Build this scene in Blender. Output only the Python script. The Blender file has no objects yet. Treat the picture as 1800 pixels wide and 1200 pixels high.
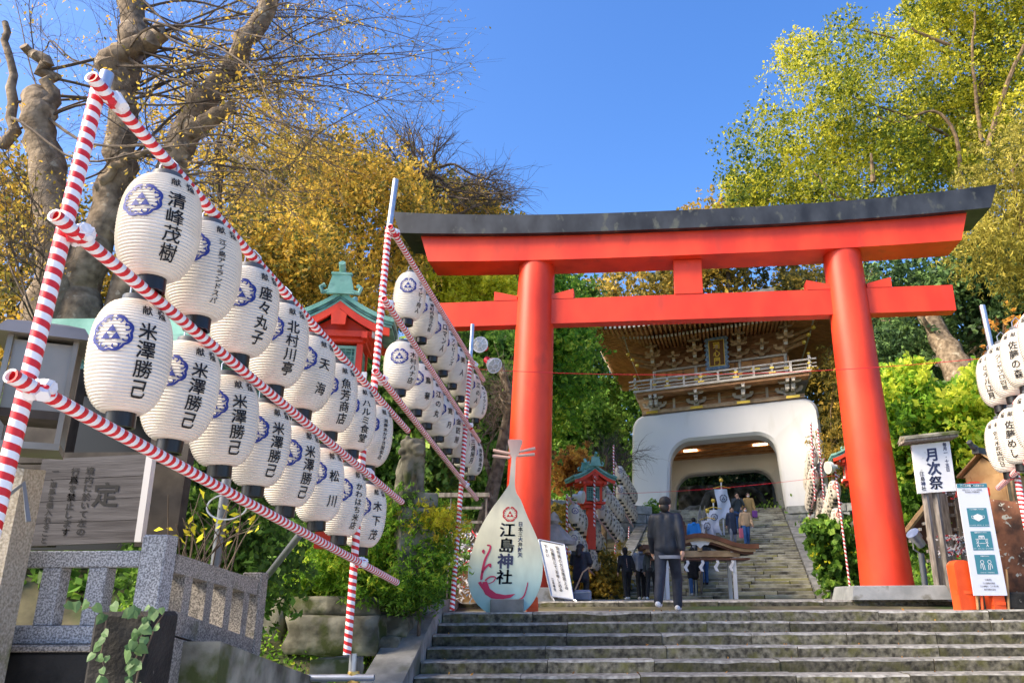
import bpy, bmesh, math, random
import numpy as np
from mathutils import Vector, Matrix
random.seed(7); NR = np.random.default_rng(7)
sc = bpy.context.scene
COL = sc.collection
rad = math.radians
# ------------------------------------------------------------------ camera
FPX, PCX, PCY = 1410.0, 1017.0, 600.0            # focal length / principal point for an 1800 x 1200 frame
PITCH, ROLL = rad(17.7), rad(-0.25)
EYE = Vector((0, 0, 0.06))
cam_d = bpy.data.cameras.new('camera'); cam = bpy.data.objects.new('camera', cam_d); COL.objects.link(cam)
CM = Matrix.Rotation(math.pi/2 + PITCH, 3, 'X') @ Matrix.Rotation(ROLL, 3, 'Z')
cam.matrix_world = Matrix.Translation(EYE) @ CM.to_4x4()
cam_d.sensor_width = 36.0; cam_d.lens = FPX/1800*36
cam_d.shift_x = (900-PCX)/1800; cam_d.clip_start = 0.05; cam_d.clip_end = 2000
sc.camera = cam
# ------------------------------------------------------------------ sky, sun, exposure
SUN_EL, SUN_AZ = rad(38), rad(-112)              # azimuth measured from +Y towards +X
world = bpy.data.worlds.new('World'); sc.world = world; world.use_nodes = True
wn = world.node_tree; wn.nodes.clear()
sky = wn.nodes.new('ShaderNodeTexSky'); sky.sky_type = 'NISHITA'; sky.sun_disc = False
sky.sun_elevation = SUN_EL; sky.sun_rotation = SUN_AZ; sky.air_density = 1.0; sky.dust_density = 2.0; sky.ozone_density = 2.2
bg = wn.nodes.new('ShaderNodeBackground'); bg.inputs['Strength'].default_value = 0.15
wo = wn.nodes.new('ShaderNodeOutputWorld')
hs_ = wn.nodes.new('ShaderNodeHueSaturation'); hs_.inputs['Hue'].default_value = 0.51; hs_.inputs['Saturation'].default_value = 1.32; hs_.inputs['Value'].default_value = 1.12
gm_ = wn.nodes.new('ShaderNodeGamma'); gm_.inputs['Gamma'].default_value = 1.0
wn.links.new(sky.outputs[0], hs_.inputs['Color']); wn.links.new(hs_.outputs[0], gm_.inputs[0]); wn.links.new(gm_.outputs[0], bg.inputs[0]); wn.links.new(bg.outputs[0], wo.inputs[0])
sun_d = bpy.data.lights.new('sun', 'SUN'); sun_d.energy = 3.8; sun_d.angle = rad(22); sun_d.color = (1.0, 0.83, 0.60)
sun = bpy.data.objects.new('sun', sun_d); COL.objects.link(sun)
sdir = Vector((math.sin(SUN_AZ)*math.cos(SUN_EL), math.cos(SUN_AZ)*math.cos(SUN_EL), math.sin(SUN_EL)))
sun.rotation_euler = sdir.to_track_quat('Z', 'Y').to_euler()
sc.view_settings.view_transform = 'Standard'; sc.view_settings.look = 'None'
sc.view_settings.exposure = 1.08; sc.view_settings.gamma = 1.0
sc.cycles.max_bounces = 6; sc.cycles.diffuse_bounces = 3; sc.cycles.glossy_bounces = 2; sc.cycles.transmission_bounces = 3
sc.cycles.transparent_max_bounces = 6
# ------------------------------------------------------------------ picking points of the place from the photo's survey
def ray(px, py): return CM @ Vector(((px-PCX)/FPX, (PCY-py)/FPX, -1.0))
def at(px, py, Y):
    d = ray(px, py); return EYE + d*(Y/d.y)
def atd(px, py, D): return EYE + ray(px, py)*D
def atz(px, py, z):
    d = ray(px, py); return EYE + d*((z-EYE.z)/d.z)
def on_wall(px, py, a, b):                       # upright plane through the ground points a, b
    t = Vector((b[0]-a[0], b[1]-a[1], 0)).normalized(); n = Vector((-t.y, t.x, 0)); d = ray(px, py)
    return EYE + d*((Vector((a[0], a[1], 0))-EYE).dot(n)/d.dot(n))
def proj(p):
    c = CM.transposed() @ (Vector(p)-EYE); return (PCX+FPX*c.x/-c.z, PCY-FPX*c.y/-c.z)
# ------------------------------------------------------------------ materials
def S(h):
    h = h.lstrip('#'); r = [int(h[i:i+2], 16)/255 for i in (0, 2, 4)]
    return tuple(((c+0.055)/1.055)**2.4 if c > 0.04045 else c/12.92 for c in r)
MATS = {}
def mat(name, c1, c2=None, scale=6.0, rough=0.7, bump=0.0, bscale=None, metal=0.0, detail=4.0, lo=0.35, hi=0.65, spec=0.4,
        c3=None, s3=1.5, t3=0.58, w3=0.08, var=0.0, stretch=None, coat=0.0):
    m = bpy.data.materials.new(name); m.use_nodes = True; nt = m.node_tree; N = nt.nodes; L = nt.links
    b = N['Principled BSDF']; b.inputs['Roughness'].default_value = rough; b.inputs['Metallic'].default_value = metal
    b.inputs['Specular IOR Level'].default_value = spec
    if coat: b.inputs['Coat Weight'].default_value = coat; b.inputs['Coat Roughness'].default_value = 0.15
    tc = N.new('ShaderNodeTexCoord'); mp = N.new('ShaderNodeMapping'); L.new(tc.outputs['Object'], mp.inputs[0])
    if stretch: mp.inputs['Scale'].default_value = stretch
    oi = N.new('ShaderNodeObjectInfo')
    add = N.new('ShaderNodeVectorMath'); add.operation = 'MULTIPLY_ADD'
    L.new(oi.outputs['Random'], add.inputs[0]); add.inputs[1].default_value = (13.1, 7.7, 9.3); L.new(mp.outputs[0], add.inputs[2])
    col = None
    def noise(sca, det=detail):
        n = N.new('ShaderNodeTexNoise'); n.inputs['Scale'].default_value = sca; n.inputs['Detail'].default_value = det
        L.new(add.outputs[0], n.inputs['Vector']); return n
    if c2 is not None:
        n = noise(scale); r = N.new('ShaderNodeValToRGB'); e = r.color_ramp.elements
        e[0].position = lo; e[0].color = (*c1, 1); e[1].position = hi; e[1].color = (*c2, 1)
        L.new(n.outputs['Fac'], r.inputs[0]); col = r.outputs[0]
    if c3 is not None:
        n = noise(s3, 6.0); r = N.new('ShaderNodeValToRGB'); e = r.color_ramp.elements
        e[0].position = t3; e[0].color = (0, 0, 0, 1); e[1].position = t3+w3; e[1].color = (1, 1, 1, 1)
        L.new(n.outputs['Fac'], r.inputs[0])
        mx = N.new('ShaderNodeMix'); mx.data_type = 'RGBA'; L.new(r.outputs[0], mx.inputs['Factor'])
        if col: L.new(col, mx.inputs['A'])
        else: mx.inputs['A'].default_value = (*c1, 1)
        mx.inputs['B'].default_value = (*c3, 1); col = mx.outputs['Result']
    if var:
        hs = N.new('ShaderNodeHueSaturation'); mr = N.new('ShaderNodeMapRange')
        mr.inputs['To Min'].default_value = 1-var; mr.inputs['To Max'].default_value = 1+var
        L.new(oi.outputs['Random'], mr.inputs['Value']); L.new(mr.outputs[0], hs.inputs['Value'])
        if col: L.new(col, hs.inputs['Color'])
        else: hs.inputs['Color'].default_value = (*c1, 1)
        col = hs.outputs[0]
    if col: L.new(col, b.inputs['Base Color'])
    else: b.inputs['Base Color'].default_value = (*c1, 1)
    if bump:
        n = noise(bscale or scale*3); bp = N.new('ShaderNodeBump'); bp.inputs['Strength'].default_value = bump
        bp.inputs['Distance'].default_value = 0.02; L.new(n.outputs['Fac'], bp.inputs['Height']); L.new(bp.outputs[0], b.inputs['Normal'])
    MATS[name] = m; return m
def leafmat(name, stops, trans=0.45, rough=0.55):
    m = bpy.data.materials.new(name); m.use_nodes = True; nt = m.node_tree; N = nt.nodes; L = nt.links; N.clear()
    a = N.new('ShaderNodeAttribute'); a.attribute_name = 'tint'
    r = N.new('ShaderNodeValToRGB'); els = r.color_ramp.elements
    while len(els) < len(stops): els.new(0.5)
    for e, (p, c) in zip(els, stops): e.position = p; e.color = (*c, 1)
    L.new(a.outputs['Fac'], r.inputs[0])
    d = N.new('ShaderNodeBsdfPrincipled'); d.inputs['Roughness'].default_value = rough; d.inputs['Specular IOR Level'].default_value = 0.3
    t = N.new('ShaderNodeBsdfTranslucent'); mx = N.new('ShaderNodeMixShader'); mx.inputs[0].default_value = trans
    o = N.new('ShaderNodeOutputMaterial')
    g = N.new('ShaderNodeGamma'); g.inputs['Gamma'].default_value = 0.85
    L.new(r.outputs[0], d.inputs['Base Color']); L.new(r.outputs[0], g.inputs[0]); L.new(g.outputs[0], t.inputs['Color'])
    L.new(d.outputs[0], mx.inputs[1]); L.new(t.outputs[0], mx.inputs[2]); L.new(mx.outputs[0], o.inputs[0])
    MATS[name] = m; return m
def stripes(name, ca, cb, period, duty=0.5):
    m = bpy.data.materials.new(name); m.use_nodes = True; nt = m.node_tree; N = nt.nodes; L = nt.links
    b = N['Principled BSDF']; b.inputs['Roughness'].default_value = 0.42
    tc = N.new('ShaderNodeTexCoord'); sp = N.new('ShaderNodeSeparateXYZ'); L.new(tc.outputs['Object'], sp.inputs[0])
    an = N.new('ShaderNodeMath'); an.operation = 'ARCTAN2'; L.new(sp.outputs['Y'], an.inputs[0]); L.new(sp.outputs['X'], an.inputs[1])
    nz = N.new('ShaderNodeTexNoise'); nz.inputs['Scale'].default_value = 5; L.new(tc.outputs['Object'], nz.inputs['Vector'])
    k = N.new('ShaderNodeMath'); k.operation = 'MULTIPLY'; L.new(an.outputs[0], k.inputs[0]); k.inputs[1].default_value = 1/(2*math.pi)
    z = N.new('ShaderNodeMath'); z.operation = 'MULTIPLY_ADD'; L.new(sp.outputs['Z'], z.inputs[0]); z.inputs[1].default_value = 1/period; L.new(k.outputs[0], z.inputs[2])
    z2 = N.new('ShaderNodeMath'); z2.operation = 'MULTIPLY_ADD'; L.new(nz.outputs['Fac'], z2.inputs[0]); z2.inputs[1].default_value = 0.35; L.new(z.outputs[0], z2.inputs[2])
    f = N.new('ShaderNodeMath'); f.operation = 'FRACT'; L.new(z2.outputs[0], f.inputs[0])
    g = N.new('ShaderNodeMath'); g.operation = 'GREATER_THAN'; L.new(f.outputs[0], g.inputs[0]); g.inputs[1].default_value = duty
    mx = N.new('ShaderNodeMix'); mx.data_type = 'RGBA'; L.new(g.outputs[0], mx.inputs['Factor']); mx.inputs['A'].default_value = (*ca, 1); mx.inputs['B'].default_value = (*cb, 1)
    L.new(mx.outputs['Result'], b.inputs['Base Color']); MATS[name] = m; return m
mat('vermilion', (0.60, 0.032, 0.010), (0.80, 0.060, 0.018), scale=1.6, rough=0.45, bump=0.06, bscale=9, spec=0.45, c3=(0.50, 0.040, 0.018), s3=2.4, t3=0.58, w3=0.16, detail=9, stretch=(1, 1, .45))
mat('torii_black', (0.012, 0.014, 0.018), (0.040, 0.046, 0.056), scale=2.4, rough=0.45, bump=0.08, detail=8, c3=(0.075, 0.082, 0.07), s3=5.5, t3=0.60, w3=0.1, stretch=(1, 1, .6))
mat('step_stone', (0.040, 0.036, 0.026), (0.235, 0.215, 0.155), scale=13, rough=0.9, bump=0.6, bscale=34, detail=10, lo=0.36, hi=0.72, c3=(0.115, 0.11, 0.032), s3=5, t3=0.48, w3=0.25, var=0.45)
mat('tread_top', (0.17, 0.165, 0.145), (0.42, 0.405, 0.36), scale=11, rough=0.9, bump=0.4, bscale=40, detail=8, var=0.15)  # upward faces coloured paler: skylight put into the stone, along with foot wear
mat('joint_dark', (0.02, 0.02, 0.018), rough=0.95)
mat('upper_stone', (0.08, 0.075, 0.055), (0.44, 0.42, 0.30), scale=1.6, rough=0.85, bump=0.3, bscale=20, detail=8, lo=0.34, hi=0.62, c3=(0.30, 0.28, 0.11), s3=0.9, t3=0.5, w3=0.12, var=0.3)
mat('kerb_stone', (0.16, 0.16, 0.15), (0.34, 0.335, 0.31), scale=2.5, rough=0.85, bump=0.2, bscale=30, detail=8, c3=(0.11, 0.115, 0.08), s3=1.6, t3=0.58, w3=0.1, var=0.12)
mat('concrete', (0.20, 0.215, 0.22), (0.31, 0.325, 0.33), scale=3, rough=0.8, bump=0.1, bscale=30, c3=(0.15, 0.15, 0.13), s3=3, t3=0.6)
mat('granite', (0.15, 0.155, 0.165), (0.52, 0.53, 0.55), scale=90, rough=0.6, bump=0.1, bscale=120, detail=3, lo=0.40, hi=0.62, var=0.08)
mat('granite_worn', (0.12, 0.11, 0.10), (0.40, 0.37, 0.33), scale=90, rough=0.75, bump=0.15, bscale=120, detail=3, lo=0.40, hi=0.62, var=0.1, c3=(0.13, 0.13, 0.07), s3=3, t3=0.62, w3=0.12)
mat('old_pillar', (0.22, 0.19, 0.14), (0.42, 0.38, 0.31), scale=60, rough=0.85, bump=0.25, bscale=70, detail=4, c3=(0.14, 0.14, 0.06), s3=4, t3=0.62)
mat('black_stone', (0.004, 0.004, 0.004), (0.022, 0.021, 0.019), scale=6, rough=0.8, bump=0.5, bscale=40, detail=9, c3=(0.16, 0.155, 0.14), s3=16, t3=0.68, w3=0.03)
mat('moss_stone', (0.07, 0.068, 0.05), (0.30, 0.29, 0.23), scale=3.5, rough=0.9, bump=0.9, bscale=8, detail=9, c3=(0.06, 0.075, 0.02), s3=2.2, t3=0.52, w3=0.1, var=0.15)
mat('block_wall', (0.22, 0.23, 0.22), (0.44, 0.45, 0.43), scale=2.5, rough=0.85, bump=0.7, bscale=7, detail=8, c3=(0.12, 0.12, 0.07), s3=1.2, t3=0.58, w3=0.1, var=0.15)
mat('plaster', (0.74, 0.745, 0.75), (0.80, 0.80, 0.80), scale=0.5, rough=0.8, bump=0.05, bscale=14, detail=8, c3=(0.66, 0.66, 0.64), s3=1.3, t3=0.58, w3=0.2, stretch=(1, 1, .35))
mat('plaster_warm', (0.80, 0.74, 0.63), (0.85, 0.80, 0.70), scale=0.8, rough=0.75)
mat('gate_wood', (0.28, 0.125, 0.05), (0.50, 0.26, 0.115), scale=2.5, rough=0.6, bump=0.15, bscale=12, var=0.22, stretch=(1, 1, 4))
mat('gate_wood_pale', (0.40, 0.25, 0.13), (0.62, 0.43, 0.25), scale=3, rough=0.6, var=0.2)
mat('wood_grey_pale', (0.52, 0.46, 0.40), (0.70, 0.65, 0.58), scale=3, rough=0.6, var=0.1)
mat('rafter_wood', (0.44, 0.19, 0.06), (0.64, 0.31, 0.11), scale=2.5, rough=0.55, var=0.15)
mat('rafter_tip', (0.62, 0.58, 0.50), rough=0.6)
mat('gilt', (0.75, 0.50, 0.06), (0.9, 0.62, 0.10), scale=20, rough=0.35, metal=0.55)
mat('roof_tile', (0.05, 0.055, 0.06), (0.11, 0.115, 0.12), scale=4, rough=0.6)
mat('copper_green', (0.14, 0.36, 0.29), (0.27, 0.52, 0.43), scale=4, rough=0.6, bump=0.1, bscale=20, c3=(0.10, 0.24, 0.22), s3=2.5, t3=0.58)
mat('copper_dark', (0.03, 0.09, 0.08), (0.10, 0.28, 0.25), scale=5, rough=0.6, bump=0.1)
mat('paper', (0.66, 0.625, 0.565), (0.73, 0.695, 0.64), scale=4, rough=0.6, spec=0.25, var=0.06, c3=(0.62, 0.56, 0.46), s3=3, t3=0.60, w3=0.18)
mat('paper_cream', (0.66, 0.60, 0.51), (0.73, 0.67, 0.58), scale=5, rough=0.55, spec=0.3, var=0.06)
mat('ink', (0.006, 0.006, 0.008), rough=0.7)
mat('ink_blue', (0.012, 0.03, 0.22), rough=0.6)
mat('ink_red', (0.55, 0.02, 0.03), rough=0.6)
mat('ink_navy', (0.03, 0.04, 0.10), rough=0.6)
mat('cap_black', (0.012, 0.012, 0.014), rough=0.3)
mat('cap_hole', (0.6, 0.55, 0.4), rough=0.5)
mat('cap_grey', (0.09, 0.10, 0.12), rough=0.45)
stripes('tape', (0.80, 0.80, 0.83), (0.62, 0.012, 0.02), 0.062)
stripes('tape_far', (0.80, 0.80, 0.83), (0.55, 0.02, 0.03), 0.13)
mat('tape_white', (0.80, 0.79, 0.82), rough=0.35)
mat('tape_red', (0.62, 0.012, 0.03), rough=0.4)
mat('steel', (0.42, 0.45, 0.50), (0.55, 0.58, 0.62), scale=8, rough=0.35, metal=0.75)
mat('stainless', (0.20, 0.19, 0.17), (0.30, 0.28, 0.25), scale=2, rough=0.42, metal=0.85)
mat('pipe_grey', (0.16, 0.18, 0.21), rough=0.45, metal=0.3)
mat('brass', (0.6, 0.42, 0.14), rough=0.35, metal=0.8)
mat('old_wood', (0.13, 0.115, 0.10), (0.30, 0.27, 0.24), scale=5, rough=0.85, bump=0.4, bscale=18, var=0.2, stretch=(4, 4, 0.6))
mat('board_grey', (0.05, 0.046, 0.048), (0.105, 0.10, 0.104), scale=2.5, rough=0.8, bump=0.2, bscale=12, stretch=(0.5, 1, 6), var=0.1)
mat('board_edge', (0.60, 0.59, 0.58), rough=0.8)
mat('dark_wood', (0.03, 0.025, 0.022), (0.07, 0.06, 0.05), scale=5, rough=0.8)
mat('brown_wood', (0.09, 0.035, 0.02), (0.16, 0.065, 0.035), scale=4, rough=0.55)
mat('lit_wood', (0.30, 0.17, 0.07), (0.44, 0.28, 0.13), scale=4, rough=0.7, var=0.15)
mat('white_board', (0.66, 0.68, 0.70), (0.76, 0.77, 0.79), scale=2, rough=0.7, c3=(0.52, 0.53, 0.52), s3=6, t3=0.64, w3=0.05)
mat('white_paint', (0.74, 0.75, 0.78), rough=0.5)
mat('bark', (0.11, 0.08, 0.052), (0.31, 0.24, 0.165), scale=7, rough=0.9, bump=1.0, bscale=16, detail=10, c3=(0.38, 0.33, 0.25), s3=5, t3=0.62, w3=0.06)
mat('bark_dark', (0.025, 0.02, 0.016), (0.075, 0.06, 0.045), scale=6, rough=0.9, bump=0.5, bscale=14)
mat('twig', (0.06, 0.045, 0.035), (0.15, 0.115, 0.085), scale=6, rough=0.85)
mat('bark_warm', (0.10, 0.065, 0.035), (0.24, 0.17, 0.10), scale=5, rough=0.9, bump=0.5, bscale=14)
mat('rust_rock', (0.05, 0.025, 0.015), (0.24, 0.095, 0.045), scale=3.5, rough=0.9, bump=0.9, bscale=9, detail=9, c3=(0.42, 0.41, 0.33), s3=11, t3=0.62, w3=0.03)
mat('paving', (0.50, 0.47, 0.42), (0.60, 0.57, 0.52), scale=0.8, rough=0.9, bump=0.1, bscale=20)
mat('soil', (0.05, 0.046, 0.028), (0.15, 0.135, 0.075), scale=2.0, rough=0.95, bump=0.8, bscale=6, detail=8, c3=(0.035, 0.06, 0.015), s3=0.7, t3=0.5, w3=0.15)
mat('skin', (0.55, 0.32, 0.22), rough=0.55)
mat('hair', (0.012, 0.010, 0.009), rough=0.5)
mat('cloth_navy', (0.006, 0.010, 0.019), (0.013, 0.020, 0.035), scale=10, rough=0.6, bump=0.6, bscale=6)
mat('cloth_black', (0.008, 0.008, 0.010), (0.019, 0.019, 0.022), scale=10, rough=0.7, bump=0.5, bscale=8)
mat('cloth_trouser', (0.012, 0.017, 0.030), (0.024, 0.031, 0.048), scale=10, rough=0.7, bump=0.6, bscale=6)
mat('cloth_grey', (0.18, 0.20, 0.24), (0.30, 0.32, 0.36), scale=5, rough=0.8)
mat('cloth_slate', (0.06, 0.075, 0.085), rough=0.8)
mat('cloth_jeans', (0.03, 0.09, 0.24), (0.06, 0.15, 0.36), scale=6, rough=0.8)
mat('cloth_blue', (0.01, 0.20, 0.62), rough=0.6)
mat('cloth_tan', (0.50, 0.34, 0.20), rough=0.75)
mat('cloth_camel', (0.42, 0.27, 0.10), rough=0.75)
mat('cloth_puffer', (0.018, 0.028, 0.06), rough=0.45)
mat('shoe_white', (0.65, 0.66, 0.68), rough=0.6)
mat('mask_white', (0.8, 0.8, 0.82), rough=0.6)
mat('teal_print', (0.045, 0.20, 0.26), rough=0.5)
mat('sheet_white', (0.62, 0.66, 0.76), rough=0.4)
mat('text_grey', (0.16, 0.18, 0.22), rough=0.6)
mat('orange_paint', (0.78, 0.08, 0.012), (0.86, 0.12, 0.025), scale=3, rough=0.5, c3=(0.45, 0.16, 0.08), s3=5, t3=0.66, w3=0.04)
mat('lamp_white', (0.78, 0.77, 0.72), rough=0.35)
mat('light_panel', (0.8, 0.78, 0.72), rough=0.4); _b = MATS['light_panel'].node_tree.nodes['Principled BSDF']; _b.inputs['Emission Color'].default_value = (1, 0.86, 0.66, 1); _b.inputs['Emission Strength'].default_value = 5.0
mat('lens_grey', (0.45, 0.47, 0.47), rough=0.3)
mat('relief_stone', (0.035, 0.032, 0.025), (0.13, 0.12, 0.095), scale=2, rough=0.85, bump=0.5, bscale=8)
mat('grey_wall', (0.13, 0.13, 0.125), (0.19, 0.19, 0.18), scale=1, rough=0.9)
mat('biwa_pink', (0.66, 0.46, 0.38), rough=0.55)
mat('figure_red', (0.45, 0.03, 0.10), rough=0.6)
mat('leaf_green_flat', (0.05, 0.13, 0.03), rough=0.5)
YG = [(0, (0.02, 0.045, 0.008)), (0.35, (0.06, 0.105, 0.012)), (0.7, (0.15, 0.19, 0.02)), (1, (0.30, 0.28, 0.025))]
leafmat('leaf_camphor', [(0, (0.045, 0.085, 0.012)), (0.3, (0.16, 0.22, 0.02)), (0.65, (0.50, 0.50, 0.03)), (1, (0.80, 0.72, 0.06))], 0.42)
leafmat('leaf_autumn', [(0, (0.09, 0.10, 0.02)), (0.3, (0.30, 0.24, 0.03)), (0.6, (0.66, 0.38, 0.04)), (1, (0.84, 0.60, 0.08))], 0.5)
leafmat('leaf_rust', [(0, (0.164, 0.081, 0.028)), (0.5, (0.558, 0.232, 0.046)), (1, (0.800, 0.443, 0.069))], 0.5)
leafmat('leaf_olive', [(0, (0.058, 0.069, 0.018)), (0.5, (0.232, 0.198, 0.038)), (1, (0.605, 0.396, 0.058))], 0.4)
leafmat('leaf_yellow', [(0, (0.372, 0.303, 0.024)), (0.5, (0.800, 0.768, 0.035)), (1, (0.800, 0.800, 0.069))], 0.55)
leafmat('leaf_dark', [(0, (0.022, 0.05, 0.02)), (0.55, (0.075, 0.15, 0.05)), (1, (0.22, 0.36, 0.10))], 0.3)
leafmat('leaf_mid', [(0, (0.05, 0.11, 0.02)), (0.5, (0.16, 0.34, 0.045)), (1, (0.40, 0.60, 0.09))], 0.42)
leafmat('leaf_bright', [(0, (0.069, 0.164, 0.018)), (0.5, (0.232, 0.489, 0.038)), (1, (0.744, 0.800, 0.081))], 0.5)
leafmat('leaf_bamboo', [(0, (0.13, 0.13, 0.02)), (0.5, (0.42, 0.37, 0.05)), (1, (0.72, 0.60, 0.12))], 0.4)
leafmat('leaf_ivy', [(0, (0.04, 0.10, 0.03)), (1, (0.15, 0.26, 0.10))], 0.2)
# ------------------------------------------------------------------ mesh building kit
class MB:
    def __init__(s): s.v = []; s.f = []
    def add(s, vs, fs):
        o = len(s.v); s.v += [tuple(v) for v in vs]; s.f += [tuple(i+o for i in f) for f in fs]; return s
    def box(s, c, size, rot=None, bev=0.0):
        hx, hy, hz = (d/2 for d in size); c = Vector(c); vs = []; fs = []
        if bev <= 0:
            vs = [Vector((x, y, z)) for x in (-hx, hx) for y in (-hy, hy) for z in (-hz, hz)]
            fs = [(0, 1, 3, 2), (4, 6, 7, 5), (0, 4, 5, 1), (2, 3, 7, 6), (0, 2, 6, 4), (1, 5, 7, 3)]
        else:
            b = min(bev, hx*.9, hy*.9, hz*.9); idx = {}
            for sx in (-1, 1):
                for sy in (-1, 1):
                    for sz in (-1, 1):
                        for a in range(3):
                            p = [sx*(hx-b), sy*(hy-b), sz*(hz-b)]; p[a] += (sx, sy, sz)[a]*b
                            idx[(sx, sy, sz, a)] = len(vs); vs.append(Vector(p))
            for a in range(3):
                b_, c_ = (a+1) % 3, (a+2) % 3
                for sg in (-1, 1):
                    q = []
                    for (u, w) in ((-1, -1), (1, -1), (1, 1), (-1, 1)):
                        k = [0, 0, 0]; k[a] = sg; k[b_] = u; k[c_] = w; q.append(idx[(*k, a)])
                    fs.append(tuple(q if sg > 0 else q[::-1]))
            for a in range(3):                      # edges along axis a
                b_, c_ = (a+1) % 3, (a+2) % 3
                for u in (-1, 1):
                    for w in (-1, 1):
                        k0 = [0, 0, 0]; k0[a] = -1; k0[b_] = u; k0[c_] = w; k1 = list(k0); k1[a] = 1
                        q = [idx[(*k0, b_)], idx[(*k1, b_)], idx[(*k1, c_)], idx[(*k0, c_)]]
                        fs.append(tuple(q if u*w < 0 else q[::-1]))
            for sx in (-1, 1):
                for sy in (-1, 1):
                    for sz in (-1, 1):
                        q = [idx[(sx, sy, sz, a)] for a in range(3)]; fs.append(tuple(q if sx*sy*sz > 0 else q[::-1]))
        if rot is not None: vs = [rot @ v for v in vs]
        return s.add([c+v for v in vs], fs)
    def tube(s, pts, r, n=8, cap=True, twist=0.0):
        pts = [Vector(p) for p in pts]; m = len(pts)
        if not hasattr(r, '__len__'): r = [r]*m
        vs = []; fs = []; prev = None
        for i in range(m):
            t = (pts[min(i+1, m-1)]-pts[max(i-1, 0)])
            if t.length < 1e-9: t = Vector((0, 0, 1))
            t.normalize()
            if prev is None:
                a = Vector((0, 0, 1)) if abs(t.z) < .9 else Vector((1, 0, 0)); u = t.cross(a).normalized()
            else:
                u = prev-t*prev.dot(t)
                if u.length < 1e-6: u = t.orthogonal()
                u.normalize()
            prev = u; w = t.cross(u)
            for k in range(n):
                a = 2*math.pi*k/n+twist; vs.append(pts[i]+(u*math.cos(a)+w*math.sin(a))*r[i])
        for i in range(m-1):
            for k in range(n):
                a, b = i*n+k, i*n+(k+1) % n; fs.append((a, b, b+n, a+n))
        if cap: fs += [tuple(range(n))[::-1], tuple((m-1)*n+k for k in range(n))]
        return s.add(vs, fs)
    def lathe(s, prof, n=24, c=(0, 0, 0), rot=None):
        c = Vector(c); vs = []; fs = []
        for (r, z) in prof:
            for k in range(n):
                a = 2*math.pi*k/n; v = Vector((r*math.cos(a), r*math.sin(a), z)); vs.append(c+(rot @ v if rot is not None else v))
        m = len(prof)
        for i in range(m-1):
            for k in range(n):
                a, b = i*n+k, i*n+(k+1) % n; fs.append((a, b, b+n, a+n))
        fs += [tuple(range(n))[::-1], tuple((m-1)*n+k for k in range(n))]
        return s.add(vs, fs)
    def prism(s, poly, d0, d1, fn=None):            # poly in (x, z), extruded along y from d0 to d1
        n = len(poly); fn = fn or (lambda x, y, z: (x, y, z))
        vs = [fn(x, d0, z) for x, z in poly]+[fn(x, d1, z) for x, z in poly]
        fs = [tuple(range(n)), tuple(range(2*n-1, n-1, -1))]+[(i+n, (i+1) % n+n, (i+1) % n, i) for i in range(n)]
        return s.add(vs, fs)
    def sphere(s, c, r, n=12, m=8, sc3=(1, 1, 1), rot=None):
        c = Vector(c); vs = []; fs = []
        for i in range(m+1):
            th = math.pi*i/m
            for k in range(n):
                a = 2*math.pi*k/n; v = Vector((math.sin(th)*math.cos(a)*r*sc3[0], math.sin(th)*math.sin(a)*r*sc3[1], math.cos(th)*r*sc3[2]))
                vs.append(c+(rot @ v if rot is not None else v))
        for i in range(m):
            for k in range(n): fs.append((i*n+k, (i+1)*n+k, (i+1)*n+(k+1) % n, i*n+(k+1) % n))
        return s.add(vs, fs)
    def mesh(s, name, m, smooth=False):
        me = bpy.data.meshes.new(name); me.from_pydata([tuple(v) for v in s.v], [], s.f); me.validate(); me.update()
        if m: me.materials.append(MATS[m])
        if smooth:
            me.polygons.foreach_set('use_smooth', [True]*len(me.polygons)); me.set_sharp_from_angle(angle=rad(38))
        return me
    def build(s, name, m, parent=None, smooth=False, loc=None):
        return link(name, s.mesh(name, m, smooth), parent, loc)
def link(name, me, parent=None, loc=None, rot=None):
    o = bpy.data.objects.new(name, me); COL.objects.link(o)
    if parent is not None: o.parent = parent
    if loc is not None: o.location = loc
    if rot is not None: o.rotation_euler = rot
    return o
def tag(o, label=None, cat=None, group=None, kind=None):
    if label: o['label'] = label
    if cat: o['category'] = cat
    if group: o['group'] = group
    if kind: o['kind'] = kind
    return o
def thing(name, label, cat, loc=(0, 0, 0), rz=0.0, group=None):
    o = link(name, None, None, loc, (0, 0, rz)); o.empty_display_size = 0.2
    return tag(o, label, cat, group)
def struct(o): o['kind'] = 'structure'; return o
def copy_tree(o, parent=None):
    c = o.copy(); COL.objects.link(c); c.parent = parent
    for ch in list(o.children): copy_tree(ch, c)
    return c
def rotz(a): return Matrix.Rotation(a, 3, 'Z')
def pole(name, a, b, r, m, parent=None, n=12, smooth=True):     # a bar with its own length along local z
    a, b = Vector(a), Vector(b); L_ = (b-a).length
    mb = MB().lathe([(r*.72, 0.03), (r*.72, 0), (r, 0), (r, L_), (r*.72, L_), (r*.72, L_-.03)], n)
    o = mb.build(name, m, parent, smooth, a); o.rotation_mode = 'QUATERNION'; o.rotation_quaternion = (b-a).to_track_quat('Z', 'Y'); return o
ORD = ['nearest', 'second', 'third', 'fourth', 'fifth', 'sixth', 'seventh', 'eighth', 'ninth', 'tenth', 'eleventh']
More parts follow.
